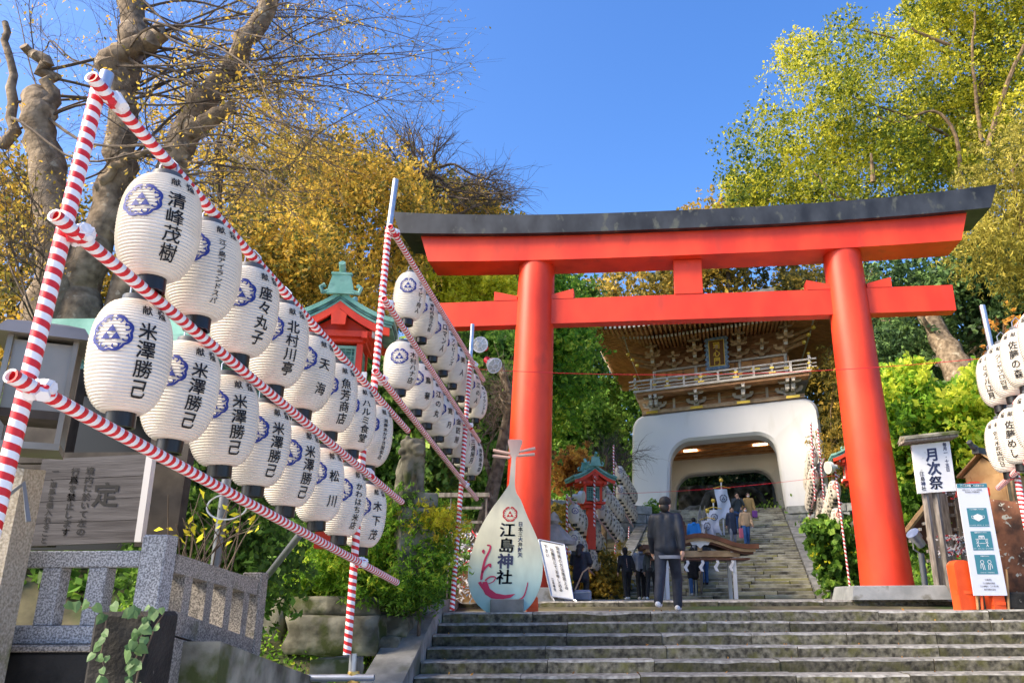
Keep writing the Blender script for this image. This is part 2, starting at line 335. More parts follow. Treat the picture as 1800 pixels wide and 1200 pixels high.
# ------------------------------------------------------------------ lettering
TMP = bpy.data.scenes.new('workbench')
def baked(o):                                       # mesh of an object with its modifiers / text applied
    TMP.collection.objects.link(o); vl = TMP.view_layers[0]; vl.update(); me = bpy.data.meshes.new_from_object(o.evaluated_get(vl.depsgraph)); bpy.data.objects.remove(o); return me
_gl = {}
def _glyph_raw(ch, bold):
    cu = bpy.data.curves.new('t', 'FONT'); cu.body = ch; cu.size = 1.0; cu.offset = bold; cu.resolution_u = 2; cu.align_x = 'CENTER'
    o = bpy.data.objects.new('t', cu); me = baked(o); vs = [(v.co.x, v.co.y-.38) for v in me.vertices]; fs = [tuple(p.vertices) for p in me.polygons]
    bpy.data.curves.remove(cu); bpy.data.meshes.remove(me); return vs, fs
def _area(V, Fc): return sum(abs(sum(V[f[i]][0]*V[f[(i+1) % len(f)]][1]-V[f[(i+1) % len(f)]][0]*V[f[i]][1] for i in range(len(f))))/2 for f in Fc)
def glyph(ch, bold=0.018):
    key = (ch, bold)
    if key in _gl: return _gl[key]
    V0, F0 = _glyph_raw(ch, 0.0); cnt = {}
    for f in F0:
        for i in range(len(f)): e = tuple(sorted((f[i], f[(i+1) % len(f)]))); cnt[e] = cnt.get(e, 0)+1
    per = sum(math.dist(V0[a], V0[b]) for (a, b), n in cnt.items() if n == 1); a0 = _area(V0, F0); V1, F1 = _glyph_raw(ch, bold)
    want = a0+per*bold*.93
    if not V0 or abs(_area(V1, F1)-want) < .06*want: r = (V1, F1)
    else:
        V, Fc = [], []
        for dx, dy in ((-1, -.6), (1, -.6), (-1, .6), (1, .6)):
            o = len(V); V += [(x+dx*bold*.7, y+dy*bold*.7) for x, y in V0]; Fc += [tuple(k+o for k in f) for f in F0]
        r = (V, Fc)
    _gl[key] = r; return r
def text2d(items, bold=0.018):          # items: (string, x, ytop, size, vertical, aspect) -> 2-D verts, faces
    V, Fc = [], []
    for st, x, y, sz, vert, asp in items:
        for i, ch in enumerate(st):
            if ch == ' ': continue
            vs, fs = glyph(ch, bold); o = len(V)
            ox, oy = (x, y-sz*asp*(i+.5)) if vert else (x+sz*asp*(i+.5), y-sz*.5)
            if ch == 'ー' and vert: vs = [(b, a) for a, b in vs]
            if vert: V += [(ox+a*sz*.98, oy+b*sz*.98*min(asp, 1.05)) for a, b in vs]
            else: V += [(ox+a*sz*asp, oy+b*sz) for a, b in vs]
            Fc += [tuple(k+o for k in f) for f in fs]
    return V, Fc
def flat_text(name, items, m, parent, fn, bold=0.018):
    V, Fc = text2d(items, bold); mb = MB(); mb.add([fn(x, y) for x, y in V], Fc)
    return mb.build(name, m, parent)
def cut(V, Fc, step):
    bm = bmesh.new(); vs = [bm.verts.new((x, y, 0)) for x, y in V]
    for f in Fc:
        try: bm.faces.new([vs[i] for i in f])
        except ValueError: pass
    xs = [v[0] for v in V]; ys = [v[1] for v in V]
    for ax, (lo, hi) in ((0, (min(xs), max(xs))), (1, (min(ys), max(ys)))):
        k = math.ceil(lo/step)*step
        while k < hi:
            co = (k, 0, 0) if ax == 0 else (0, k, 0); no = (1, 0, 0) if ax == 0 else (0, 1, 0)
            bmesh.ops.bisect_plane(bm, geom=bm.verts[:]+bm.edges[:]+bm.faces[:], plane_co=co, plane_no=no); k += step
    bm.verts.index_update(); V2 = [(v.co.x, v.co.y) for v in bm.verts]; F2 = [tuple(v.index for v in f.verts) for f in bm.faces]; bm.free()
    return V2, F2
def crest2d(seg=40):
    V, Fc = [], []
    def strip(pts, w):
        o = len(V); n = len(pts)
        for i, (x, y) in enumerate(pts):
            a = pts[max(i-1, 0)]; b = pts[min(i+1, n-1)]; dx, dy = b[0]-a[0], b[1]-a[1]; l = math.hypot(dx, dy) or 1
            ww = w(i/(n-1)) if callable(w) else w
            V.append((x-dy/l*ww, y+dx/l*ww)); V.append((x+dy/l*ww, y-dx/l*ww))
        for i in range(n-1): Fc.append((o+2*i, o+2*i+1, o+2*i+3, o+2*i+2))
    P = []
    for i in range(97):                              # lobed outer ring, open at the top
        t = math.pi/2+0.10+(2*math.pi-0.20)*i/96; r = 0.90+0.10*abs(math.sin(4*(t-math.pi/2)))
        P.append((r*math.cos(t), r*math.sin(t)))
    strip(P, 0.064)
    for k in range(8):
        t0 = math.pi/2+math.pi/8+k*math.pi/4; cx, cy = .76*math.cos(t0), .76*math.sin(t0)
        strip([(cx+.15*math.cos(t0+a), cy+.15*math.sin(t0+a)) for a in np.linspace(-2.4, 2.0, 12)], lambda q: .042)
        c2 = (.80*math.cos(t0+.28), .80*math.sin(t0+.28)); strip([(c2[0]-.04, c2[1]), (c2[0]+.04, c2[1])], .045)
    for (cx, cy) in ((0, .25), (-.25, -.17), (.25, -.17)):
        o = len(V); V.extend([(cx-.24, cy-.20), (cx+.24, cy-.20), (cx, cy+.21)]); Fc.append((o, o+1, o+2))
    return V, Fc
# ================================================================== SETTING
def sst(a, b, x):
    t = np.clip((x-a)/(b-a), 0, 1); return t*t*(3-2*t)
def gz(x, y):
    x = np.asarray(x, float); y = np.asarray(y, float)
    c = -1.65+1.30*sst(9, 14, y)+0.29*sst(14, 15, y)+3.1*np.clip((y-28.5)/12.5, 0, 1)+1.2*sst(41, 46, y)+0.28*np.maximum(y-56, 0)*(y < 110)+15*(y >= 110)
    lw = np.maximum(0, -x-3.0); rw = np.maximum(0, x-9.0-0.15*np.maximum(y-15, 0))
    bank = 0.55*sst(11.0, 12.0, y)*sst(0.0, 0.4, -x-2.7)*(1-sst(14, 15, y))
    L = bank+(0.10*np.minimum(lw, 6)+0.42*np.clip(lw-4, 0, 25))*sst(8, 20, y)+0.06*lw*(1-sst(8, 20, y))
    R_ = (0.35*np.minimum(rw, 5)+0.5*np.clip(rw-2, 0, 30))*sst(11, 18, y)+0.05*rw*(1-sst(11, 18, y))
    n = 0.12*np.sin(x*1.3+.7*y)*np.cos(y*.9-x*.4)*sst(0.3, 2.0, np.minimum(lw+rw, 3))
    return c+L+R_+n
gx = np.concatenate([np.linspace(-600, -40, 12), np.linspace(-36, -12, 20), np.linspace(-11, 16, 64), np.linspace(17, 44, 22), np.linspace(50, 600, 12)])
gy = np.concatenate([np.linspace(-300, -10, 8), np.linspace(-6, 60, 110), np.linspace(63, 120, 18), np.linspace(140, 900, 10)])
GX, GY = np.meshgrid(gx, gy); GZ = gz(GX, GY); nx_, ny_ = len(gx), len(gy)
mb = MB(); mb.v = list(zip(GX.ravel().tolist(), GY.ravel().tolist(), GZ.ravel().tolist()))
mb.f = [(j*nx_+i, j*nx_+i+1, (j+1)*nx_+i+1, (j+1)*nx_+i) for j in range(ny_-1) for i in range(nx_-1)]
struct(mb.build('ground', 'soil', smooth=True))
pv = MB(); pv.add([(-9, -60, -1.60), (16, -60, -1.60), (16, 9.15, -1.60), (-2.7, 9.15, -1.60), (-2.7, 5.0, -1.60), (-9, 5.0, -1.60)], [(0, 1, 2, 3, 4, 5)]); struct(pv.build('street_pavement', 'paving'))  # street out of view; pale paving added to bounce light onto front faces
def GZf(x, y): return float(gz(x, y))
# ---- lower stone stairs: every tread stone a piece
stairs = struct(link('stone_stairs', None))
core = MB()
RISE, TREAD = 0.15, 0.42
rows = [(15.0, 0.0, 0.62), (13.3, -0.15, 0.55)]+[(13.3-TREAD*k, -0.15-RISE*k, 0.55) for k in range(1, 10)]
XL, XR = -2.15, 9.4
for ri, (ye, zt, dp) in enumerate(rows):
    x = XL-random.uniform(0, .0); bow = 0.0
    while x < XR-.05:
        ln = min(random.uniform(1.25, 2.15), XR-x)
        if XR-x-ln < .5: ln = XR-x
        dz = random.uniform(-.006, .006); dy = random.uniform(-.012, .012)
        h = 0.165
        s_ = MB(); nseg = 7; bv = random.uniform(.012, .022)
        L0 = ln-random.uniform(.006, .014)
        # a worn block: chamfered nosing that wavers along its length
        prof = lambda q: [(0, -h), (0, -bv*(1+q)), (bv*(.8+q), 0), (dp, 0.0), (dp, -h)]
        vs = []; q0 = random.random()*9
        for i in range(nseg+1):
            q = .3+.25*math.sin(q0+i*1.7)+(.9 if random.random() < .07 else 0); off = .003*math.sin(q0*3+i*1.1)
            for (py_, pz_) in prof(q): vs.append((-L0/2+L0*i/nseg, py_+(off if py_ < .1 else 0), pz_))
        fs = [tuple(range(5)), tuple(nseg*5+k for k in range(4, -1, -1))]
        for i in range(nseg):
            for k in range(5): a, b = i*5+k, i*5+(k+1) % 5; fs.append((b, a, a+5, b+5))
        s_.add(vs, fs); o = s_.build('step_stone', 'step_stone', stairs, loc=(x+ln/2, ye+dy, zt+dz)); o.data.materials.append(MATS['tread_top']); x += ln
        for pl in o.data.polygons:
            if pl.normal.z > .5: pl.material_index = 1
    core.box(((XL+XR)/2, ye+.05+(2.0), zt-.03-.35), (XR-XL-.02, 4.0, .70))
struct(core.build('stair_core', 'joint_dark', stairs))
land = MB().box((3.0, 22.2, -0.052), (12.6, 13.2, .10)); struct(land.build('landing_pavement', 'kerb_stone'))
l2 = MB().box((3.62, 14.45, -0.205), (11.5, 1.2, .10)); struct(l2.build('lower_landing_pavement', 'kerb_stone'))
# ---- sloping kerb on the left of the lower stairs
kerb = struct(link('stair_kerb', None))
def kslab(x0, x1, ya, za, yb, zb, th=.55, m='kerb_stone'):
    mb = MB(); mb.prism([(ya, za), (yb, zb), (yb, zb-th), (ya, za-th)], x0, x1, lambda a, b, c: (b, a, c))
    return mb.build('kerb_slab', m, kerb)
for (ya, yb) in ((13.25, 11.93), (11.91, 10.45), (10.43, 9.0)):
    kslab(-2.68, -2.16, ya, .05-(13.25-ya)*.357, yb, .05-(13.25-yb)*.357)
kslab(-2.68, -2.16, 15.6, .05, 13.27, .05)
# low grey block wall beside the kerb top
lw_ = tag(link('low_block_wall', None), 'low grey stone block wall at the head of the left kerb', 'wall')
for i, (xa, xb) in enumerate(((-5.2, -4.42), (-4.4, -3.62), (-3.6, -2.72))):
    for j in range(2):
        MB().box(((xa+xb)/2, 14.0+.1*i, .10-.26*j), (xb-xa-.012, .34, .245), bev=.012).build('wall_block', 'kerb_stone', lw_)
# ---- upper stairs towards the gate
UA = rad(12.5); UU = Vector((math.cos(UA), -math.sin(UA), 0)); UW = Vector((math.sin(rad(10.8)), math.cos(rad(10.8)), 0)); UB = Vector((4.45, 28.4, 0))
upper = struct(link('upper_stairs', None)); NST, UT, UR = 38, .432, .121
ru = Matrix((UU, Vector((-UU.y, UU.x, 0)), Vector((0, 0, 1)))).transposed()
for k in range(NST):
    x = -3.4
    while x < 3.38:
        ln = min(random.uniform(1.1, 2.2), 3.4-x)
        if 3.4-x-ln < .5: ln = 3.4-x
        c = UB+UU*(x+ln/2)+UW*(k*UT+.29+random.uniform(-.025, .025)); 
        s_ = MB().box((0, 0, 0), (ln-.02, .58, .13), bev=.018)
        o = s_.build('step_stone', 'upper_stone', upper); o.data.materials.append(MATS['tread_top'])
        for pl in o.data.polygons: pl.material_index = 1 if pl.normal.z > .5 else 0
        o.location = c+Vector((0, 0, UR*(k+1)-.065+random.uniform(-.012, .012))); o.rotation_euler = (random.uniform(-.02, .02), 0, -UA+random.uniform(-.006, .006)); x += ln
cm = MB()
for k in range(NST): cm.box(UB+UW*(k*UT+.9)+Vector((0, 0, UR*(k+1)-.04-.4)), (6.8, 1.6, .8), rot=ru)
struct(cm.build('stair_core', 'joint_dark', upper))
ulen = NST*UT
for sgn, nm in ((-1, 'stair_kerb'), (1, 'stair_kerb')):
    kk = struct(link(nm, None)); seg = 9
    for i in range(7):
        a, b = i*1.75, (i+1)*1.75-.02
        za, zb = a/UT*UR+.16, b/UT*UR+.16; u0, u1 = (3.41, 3.95)
        mb = MB(); pts = []
        for (w, z) in ((a, za), (b, zb), (b, zb-.8), (a, za-.8)):
            pts.append((w, z))
        mb.prism(pts, sgn*u0, sgn*u1, lambda w, u, z: tuple(UB+UU*u+UW*w+Vector((0, 0, z)))); mb.build('kerb_slab', 'kerb_stone', kk)
top = MB().box(UB+UW*(ulen+6)+Vector((0, 0, UR*NST-.2)), (16, 12, .4), rot=ru); struct(top.build('upper_terrace', 'kerb_stone'))
# ================================================================== TORII
TY = rad(-5.0)
tor = thing('torii_gate', 'tall vermilion torii with black top beam at the head of the stairs', 'torii', (2.35, 16.0, 0), TY)
for sg in (-1, 1):
    N_ = 10; pr = [(.47-.08*(i/N_)+(.012 if i == 0 else 0), .24+6.75*i/N_) for i in range(N_+1)]
    mb = MB().lathe(pr, 40); mb.v = [(x+sg*(3.42-.155*(z-.24)/6.95), y, z) for x, y, z in mb.v]
    mb.build('pillar', 'vermilion', tor, smooth=True)
    mb = MB(); b0, b1 = .86, .80
    mb.add([(sg*3.42+sx*b, sy*b, z) for (b, z) in ((b0, 0.004), (b1, .23), (b1-.02, .245)) for sx, sy in ((-1, -1), (1, -1), (1, 1), (-1, 1))],
           [(0, 1, 5, 4), (1, 2, 6, 5), (2, 3, 7, 6), (3, 0, 4, 7), (4, 5, 9, 8), (5, 6, 10, 9), (6, 7, 11, 10), (7, 4, 8, 11), (8, 9, 10, 11)])
    mb.build('plinth', 'concrete', tor)
def beam(name, m, hb, ht, hd, zb, zt, rise_b, rise_t, par=tor, pw=2.6, roof=0.0, n=32):
    mb = MB(); vs = []; fs = []
    for i in range(n+1):
        s = -1+2*i/n; e = abs(s)**pw
        sec = [(-hd, zb+rise_b*e, hb), (hd, zb+rise_b*e, hb), (hd, zt+rise_t*e, ht), (0, zt+rise_t*e+roof, ht), (-hd, zt+rise_t*e, ht)]
        vs += [(s*h, y, z) for (y, z, h) in sec]
    for i in range(n):
        for k in range(5): a, b = i*5+k, i*5+(k+1) % 5; fs.append((b, a, a+5, b+5))
    fs += [tuple(range(5)), tuple(n*5+k for k in range(4, -1, -1))]
    mb.add(vs, fs); return mb.build(name, m, par)
beam('top_beam', 'torii_black', 6.22, 6.42, .56, 7.50, 7.92, .17, .27, roof=.22)
beam('upper_beam', 'vermilion', 5.60, 5.80, .405, 6.945, 7.497, .09, .165)
beam('tie_beam', 'vermilion', 5.38, 5.38, .155, 5.60, 6.155, 0, 0)
MB().box((0, 0, 6.55), (.60, .34, .786), bev=.01).build('centre_strut', 'vermilion', tor)
for sg in (-1, 1):
    for d in (-1, 1):
        u0 = sg*3.31+d*.36; u1 = sg*3.31+d*.86
        mb = MB(); P = [(u0, 6.157), (u1, 6.157), (u1, 6.37), (u0, 6.25)]
        mb.prism(P if d > 0 else P[::-1], -.165, .165); mb.build('wedge', 'vermilion', tor)
# ================================================================== GATE
GA = rad(27); GU = Vector((math.cos(GA), -math.sin(GA), 0)); GW = Vector((math.sin(rad(10)), math.cos(rad(10)), 0)); GC = Vector((7.55, 42.0, 0))
def G(u, w, z): return tuple(GC+GU*u+GW*w+Vector((0, 0, z)))
gate = thing('shrine_gate', 'white arched shrine gate with carved wooden upper storey and tiled roof', 'gate')
def arch_path(hb, hs, zb, zs, zt, r, n=10, m=12):
    P = []
    for i in range(n): P.append((-hb+(hb-hs)*i/n, zb+(zs-zb)*i/n))
    for i in range(m+1):
        a = math.pi-math.pi/2*i/m; P.append((-hs+r+r*math.cos(a), zt-r+r*math.sin(a)))
    for i in range(1, m): P.append((-hs+r+2*(hs-r)*i/m, zt))
    for i in range(m+1):
        a = math.pi/2-math.pi/2*i/m; P.append((hs-r+r*math.cos(a), zt-r+r*math.sin(a)))
    for i in range(n-1, -1, -1): P.append((hb-(hb-hs)*i/n, zb+(zs-zb)*i/n))
    return P
def arch(name, m, outer, inner, w0, w1, lip=.16):
    mb = MB(); n = len(outer); vs = []
    inl = []
    for i, (u, z) in enumerate(inner):
        a = inner[max(i-1, 0)]; b = inner[min(i+1, n-1)]; dx, dz = b[0]-a[0], b[1]-a[1]; l = math.hypot(dx, dz)
        inl.append((u+dz/l*lip, z-dx/l*lip))
    rings = [(outer, w1), (outer, w0+.18), ([(u*.975, z-.10 if z > 8.5 else z) for u, z in outer], w0), (inner, w0), (inl, w0+lip), (inl, w1)]
    for R_, w in rings: vs += [G(u, w, z) for u, z in R_]
    fs = []
    for j in range(len(rings)):
        jj = (j+1) % len(rings)
        for i in range(n-1): fs.append((j*n+i, jj*n+i, jj*n+i+1, j*n+i+1))
    mb.add(vs, fs); return mb.build(name, m, gate, smooth=True)
arch('front_arch', 'plaster', arch_path(5.35, 5.12, 3.2, 9.0, 9.77, .8), arch_path(3.42, 3.10, 3.0, 7.0, 8.25, 1.35), 0, 1.5)
arch('rear_arch', 'plaster_warm', arch_path(5.0, 4.9, 3.2, 8.2, 8.6, .2), arch_path(3.35, 3.10, 3.0, 6.0, 7.15, 1.3), 5.2, 6.4, lip=.1)
for sg in (-1, 1):
    mb = MB(); mb.prism([(sg*3.62, 3.0), (sg*4.6, 3.0), (sg*4.6, 8.6), (sg*3.62, 8.6)], 1.5, 5.2, lambda u, w, z: G(u, w, z)); mb.build('inner_wall', 'plaster_warm', gate)
    MB().tube([G(sg*3.5, 2.2, 4), G(sg*3.5, 2.2, 8.3)], .16, 8).build('inner_post', 'gate_wood', gate)
for i in range(7):
    mb = MB(); w = 1.5+i*.53; mb.prism([(-4.6, 8.46-.09*i), (4.6, 8.46-.09*i), (4.6, 8.56-.09*i), (-4.6, 8.56-.09*i)], w, w+.52, G); mb.build('ceiling_board', 'rafter_wood', gate)
for u in (-3.0, 0, 3.0):
    mb = MB(); mb.prism([(u-.12, 8.28), (u+.12, 8.28), (u+.12, 8.47), (u-.12, 8.47)], 1.5, 2.6, G); mb.build('ceiling_beam', 'gate_wood_pale', gate)
for u in (-1.9, 2.2):
    mb = MB(); mb.prism([(u-.4, 8.14), (u+.4, 8.14), (u+.4, 8.155), (u-.4, 8.155)], 3.3, 3.7, G); mb.build('ceiling_light', 'light_panel', gate)
def gbox(name, m, u0, u1, w0, w1, z0, z1, par=gate):
    mb = MB(); mb.prism([(u0, z0), (u1, z0), (u1, z1), (u0, z1)], w0, w1, G); return mb.build(name, m, par)
# upper storey
st = link('upper_storey', None, gate)
gbox('base_beam', 'gate_wood_pale', -4.5, 4.5, -.05, 5.5, 9.775, 9.97, st)
gbox('skirt_wall', 'gate_wood', -4.0, 4.0, .35, 5.2, 9.97, 10.75, st)
gbox('skirt_rail', 'gate_wood_pale', -4.1, 4.1, .28, .345, 10.30, 10.38, st)
gbox('wall', 'gate_wood', -3.8, 3.8, .85, 5.2, 10.95, 14.2, st)
gbox('balcony_floor', 'wood_grey_pale', -4.85, 4.85, -1.25, .85, 10.78, 10.90, st)
gbox('balcony_edge', 'gate_wood', -4.7, 4.7, -1.12, -.2, 10.62, 10.775, st)
gbox('balcony_return', 'wood_grey_pale', -4.85, -3.81, .86, 6.0, 10.78, 10.90, st); gbox('balcony_return', 'wood_grey_pale', 3.81, 4.85, .86, 6.0, 10.78, 10.90, st)
for z, r_ in ((11.02, .035), (11.2, .035), (11.42, .055)):
    MB().tube([G(-5.1, -1.18, z), G(5.1, -1.18, z)], r_, 8).build('rail', 'wood_grey_pale', st, smooth=True)
    for sg in (-1, 1): MB().tube([G(sg*4.78, -1.4, z), G(sg*4.78, 5.5, z)], r_, 8).build('rail', 'wood_grey_pale', st, smooth=True)
for i in range(11):
    u = -4.75+.95*i; o = gbox('rail_post', 'wood_grey_pale', u-.06, u+.06, -1.24, -1.12, 10.90, 11.40 if i not in (0, 10) else 11.62, st)
    if i % 2 == 0:
        gbox('gilt_plate', 'gilt', u-.17, u+.17, -1.262, -1.245, 10.92, 10.99, o); gbox('gilt_plate', 'gilt', u-.1, u+.1, -1.27, -1.245, 11.17, 11.25, o)
    if i in (0, 10): MB().sphere(G(u, -1.18, 11.72), .09, 8, 6).build('finial', 'gilt', o, smooth=True)
def bracket(u, w, z, s=1.0, m='gate_wood_pale'):
    b = link('bracket', None, st); mb = MB(); A = lambda *k: mb.prism([(u+k[0]*s, z+k[4]*s), (u+k[1]*s, z+k[4]*s), (u+k[1]*s, z+k[5]*s), (u+k[0]*s, z+k[5]*s)], w+k[2]*s, w+k[3]*s, G)
    A(-.14, .14, -.14, .14, 0, .14)
    mb.prism([(u-.5*s, z+.30*s), (u-.42*s, z+.18*s), (u-.2*s, z+.13*s), (u+.2*s, z+.13*s), (u+.42*s, z+.18*s), (u+.5*s, z+.30*s)], w-.08*s, w+.08*s, G)
    for d in (-.43, 0, .43): A(d-.09, d+.09, -.1, .1, .30, .42)
    A(-.08, .08, -.75, .2, .15, .28); A(-.1, .1, -.8, -.58, .28, .40)
    mb.prism([(u-.42*s, z+.56*s), (u-.34*s, z+.46*s), (u+.34*s, z+.46*s), (u+.42*s, z+.56*s)], w-.78*s, w-.62*s, G); A(-.07, .07, -1.15, -.1, .44, .55); A(-.09, .09, -1.18, -.98, .55, .66)
    mb.build('bracket_arms', m, b); t = MB()
    t.prism([(u-.085*s, z+.155*s), (u+.085*s, z+.155*s), (u+.085*s, z+.275*s), (u-.085*s, z+.275*s)], w-.775*s, w-.752*s, G); t.build('bracket_tip', 'rafter_tip', b)
    return b
for u in (-3.9, -1.3, 1.3, 3.9): bracket(u, .2, 9.98, 1.1, 'wood_grey_pale'); gbox('gilt_plate', 'gilt', u-.35, u+.35, -.075, -.055, 9.80, 9.93, st)
for u in (-3.6, 3.6): bracket(u, .2, 9.98, 1.1, 'wood_grey_pale')
for u in (-2.6, 0, 2.6): gbox('strut', 'wood_grey_pale', u-.07, u+.07, .26, .34, 9.98, 10.6, st)
for u in (-3.75, -1.25, 1.25, 3.75):
    MB().tube([G(u, .74, 10.9), G(u, .74, 12.35)], .085, 10).build('wall_post', 'wood_grey_pale', st, smooth=True)
    bracket(u, .6, 12.45, 1.15); bracket(u, -.1, 13.0, .9)
    gbox('gilt_plate', 'gilt', u-.12, u+.12, .63, .652, 11.55, 11.72, st)
for u in (-2.5, 0, 2.5): bracket(u, .62, 12.45, .95)
for sg in (-1, 1):
    for j in range(3):
        mb = MB(); z = 12.55+.3*j; mb.tube([G(sg*3.8, .5, z), G(sg*(4.6+.25*j), -.35-.2*j, z+.02)], .1, 6); mb.build('corner_arm', 'lit_wood', st)
        MB().sphere(G(sg*(4.66+.25*j), -.42-.2*j, z+.02), .12, 6, 5).build('corner_tip', 'gilt', st)
for z0, z1, mm in ((11.70, 11.82, 'wood_grey_pale'), (12.33, 12.44, 'wood_grey_pale'), (11.25, 11.33, 'gate_wood_pale')): gbox('wall_beam', mm, -3.85, 3.85, .70, .845, z0, z1, st)
for i in range(8):
    u = -3.5+i*1.0; gbox('wall_panel', 'rafter_wood', u-.44, u+.44, .80, .846, 11.86, 12.30, st)
for u in (-2.1, 2.1, -.9, .9, 0): gbox('gilt_plate', 'gilt', u-.25, u+.25, .66, .695, 11.70, 11.82, st)
gbox('door', 'gate_wood_pale', -1.2, 1.2, .78, .846, 10.95, 11.68, st)
for u in (-1.0, -.5, .5, 1.0): gbox('gilt_plate', 'gilt', u-.12, u+.12, .755, .775, 11.05, 11.2, st)
# plaque
pq = link('plaque', None, gate)
def PQ(u, d, z): return G(u*1.0, .1-d-(z-11.85)*.22, z)
def pqbox(name, m, u0, u1, z0, z1, d0, d1, par=pq):
    mb = MB(); mb.prism([(u0, z0), (u1, z0), (u1, z1), (u0, z1)], d0, d1, lambda u, d, z: PQ(u, d, z)); return mb.build(name, m, par)
mat('plaque_blue', (0.10, 0.20, 0.38), (0.35, 0.45, 0.60), scale=9, rough=0.5); mat('plaque_brown', (0.16, 0.06, 0.02), rough=0.45)
pqbox('plaque_frame', 'plaque_blue', -.60, .60, 11.85, 13.55, 0, .10); pqbox('plaque_border', 'gilt', -.44, .44, 12.02, 13.40, .101, .13); pqbox('plaque_panel', 'plaque_brown', -.40, .40, 12.06, 13.36, .131, .15)
for i in range(7):
    for sg in (-1, 1): MB().sphere(PQ(sg*.60, .05, 11.95+i*.25), .09, 8, 6).build('frame_scroll', 'plaque_blue', pq, smooth=True)
flat_text('plaque_lettering', [('瑞心門', 0, 13.31, .40, True, 1.04)], 'gilt', pq, lambda x, y: PQ(x, .157, y))
# roof
rf = link('roof', None, gate)
WF, WB, HE = -4.1, 10.2, 6.95
def eave(s, t):                                    # s,t in [-1,1] on the eave rectangle edge -> height
    return 13.35+.42*(max(abs(s), 0)**4)*(max(abs(t), 0)**4)
mb = MB(); n = 24; rings = []
for k, (fr, dz) in enumerate(((0, .42), (0, .55), (.25, 1.0), (.5, 1.7), (.75, 2.6), (1.0, 3.6))):
    ring = []
    for i in range(4*n):
        q, r_ = divmod(i, n); t = -1+2*r_/n
        s_, v_ = [(t, -1), (1, t), (-t, 1), (-1, -t)][q]
        hu = HE+.12 if k < 2 else HE*(1-fr)+3.55*fr; hw = (WB-WF)/2*(1-fr)+.25*fr; cw = (WF+WB)/2*(1-fr)+4.5*fr
        ring.append(G(s_*hu, cw+v_*hw, eave(s_, v_)*(1 if k < 2 else 1)+dz-(0 if k < 2 else 0)))
    rings.append(ring)
vs = [p for r_ in rings for p in r_]; N4 = 4*n
fs = [(j*N4+i, j*N4+(i+1) % N4, (j+1)*N4+(i+1) % N4, (j+1)*N4+i) for j in range(len(rings)-1) for i in range(N4)]+[tuple(range((len(rings)-1)*N4, len(rings)*N4))]
mb.add(vs, fs); mb.build('roof_surface', 'roof_tile', rf, smooth=True)
gbox('ridge', 'roof_tile', -3.75, 3.75, 4.3, 4.7, 16.8, 17.6, rf)
for i in range(16):
    MB().sphere(G(-3.6+i*.48, 4.5, 17.63), .10, 8, 5).build('ridge_tile', 'roof_tile', rf)
# eave underside: boards and two tiers of rafters
mb = MB(); ring0 = []; ring1 = []; ring2 = []
for i in range(4*n):
    q, r_ = divmod(i, n); t = -1+2*r_/n; s_, v_ = [(t, -1), (1, t), (-t, 1), (-1, -t)][q]
    e = eave(s_, v_)
    ring0.append(G(s_*HE, (WF+WB)/2+v_*(WB-WF)/2, e+.36)); ring1.append(G(s_*4.9, 3.05+v_*(WB-WF)/2*.70, e*.4+.6*13.6+.42)); ring2.append(G(s_*3.7, 3.05+v_*2.3, 14.15))
mb.add(ring0+ring1+ring2, [(j*N4+(i+1) % N4, j*N4+i, (j+1)*N4+i, (j+1)*N4+(i+1) % N4) for j in range(2) for i in range(N4)])
mb.build('eave_boards', 'rafter_wood', rf)
def rafters(name, tier):
    R1, TP = MB(), MB()
    def one(p_in, p_out):
        p_in, p_out = Vector(p_in), Vector(p_out); d = (p_out-p_in).normalized(); sd = d.cross(Vector((0, 0, 1))).normalized(); up = sd.cross(d)
        hw, hh = .055, .07; vs = []
        for p in (p_in, p_out):
            for a, b in ((-1, -1), (1, -1), (1, 1), (-1, 1)): vs.append(p+sd*hw*a+up*hh*b)
        R1.add(vs, [(0, 1, 5, 4), (1, 2, 6, 5), (2, 3, 7, 6), (3, 0, 4, 7), (4, 5, 6, 7)])
        TP.add([p_out+d*.012+sd*hw*1.02*a+up*hh*1.02*b for a, b in ((-1, -1), (1, -1), (1, 1), (-1, 1))]+[p_out-d*.05+sd*hw*1.02*a+up*hh*1.02*b for a, b in ((-1, -1), (1, -1), (1, 1), (-1, 1))], [(0, 1, 2, 3), (4, 5, 1, 0), (5, 6, 2, 1), (6, 7, 3, 2), (7, 4, 0, 3)])
    f0, f1, dz = ((0.0, 1.02, .0), (.10, .66, -.20))[tier]
    m_ = 50
    for i in range(m_+1):
        s_ = -.99+1.98*i/m_; e = eave(s_, 1)
        fo = f1
        a = Vector(G(s_*3.9, .9, 13.98+dz)); 
        ex, ew = s_*HE*(1 if tier == 0 else .80), WF if tier == 0 else WF*.55
        for (ui, wi, uo, wo) in ((s_*HE*.98 if abs(s_*HE) < 4 else s_*4.4, .9, ex, ew),): one(G(ex if tier else uo, wi, 13.98+dz), G(uo, wo+.05, e+.26+(dz*.8 if tier else 0)))
    for i in range(m_+1):
        t = -.99+1.98*i/m_; e = eave(1, t); w = (WF+WB)/2+t*(WB-WF)/2; w = w if tier == 0 else 3.05+t*(WB-WF)/2*.80
        for sg in (-1, 1): one(G(sg*3.75, w, 13.98+dz), G(sg*(HE-.05 if tier == 0 else 5.2), w, e+.26+(dz*.8 if tier else 0)))
    o = R1.build(name, 'rafter_wood', rf); o['kind'] = 'stuff'; o2 = TP.build('rafter_tips', 'rafter_tip', rf); o2['kind'] = 'stuff'
rafters('rafters', 0); rafters('rafters', 1)
gbox('gilt_plate', 'gilt', -HE-.05, -HE+.9, WF-.16, WF-.10, 13.85, 14.05, rf); gbox('gilt_plate', 'gilt', -1.8, -.5, WF-.16, WF-.10, 13.50, 13.64, rf)
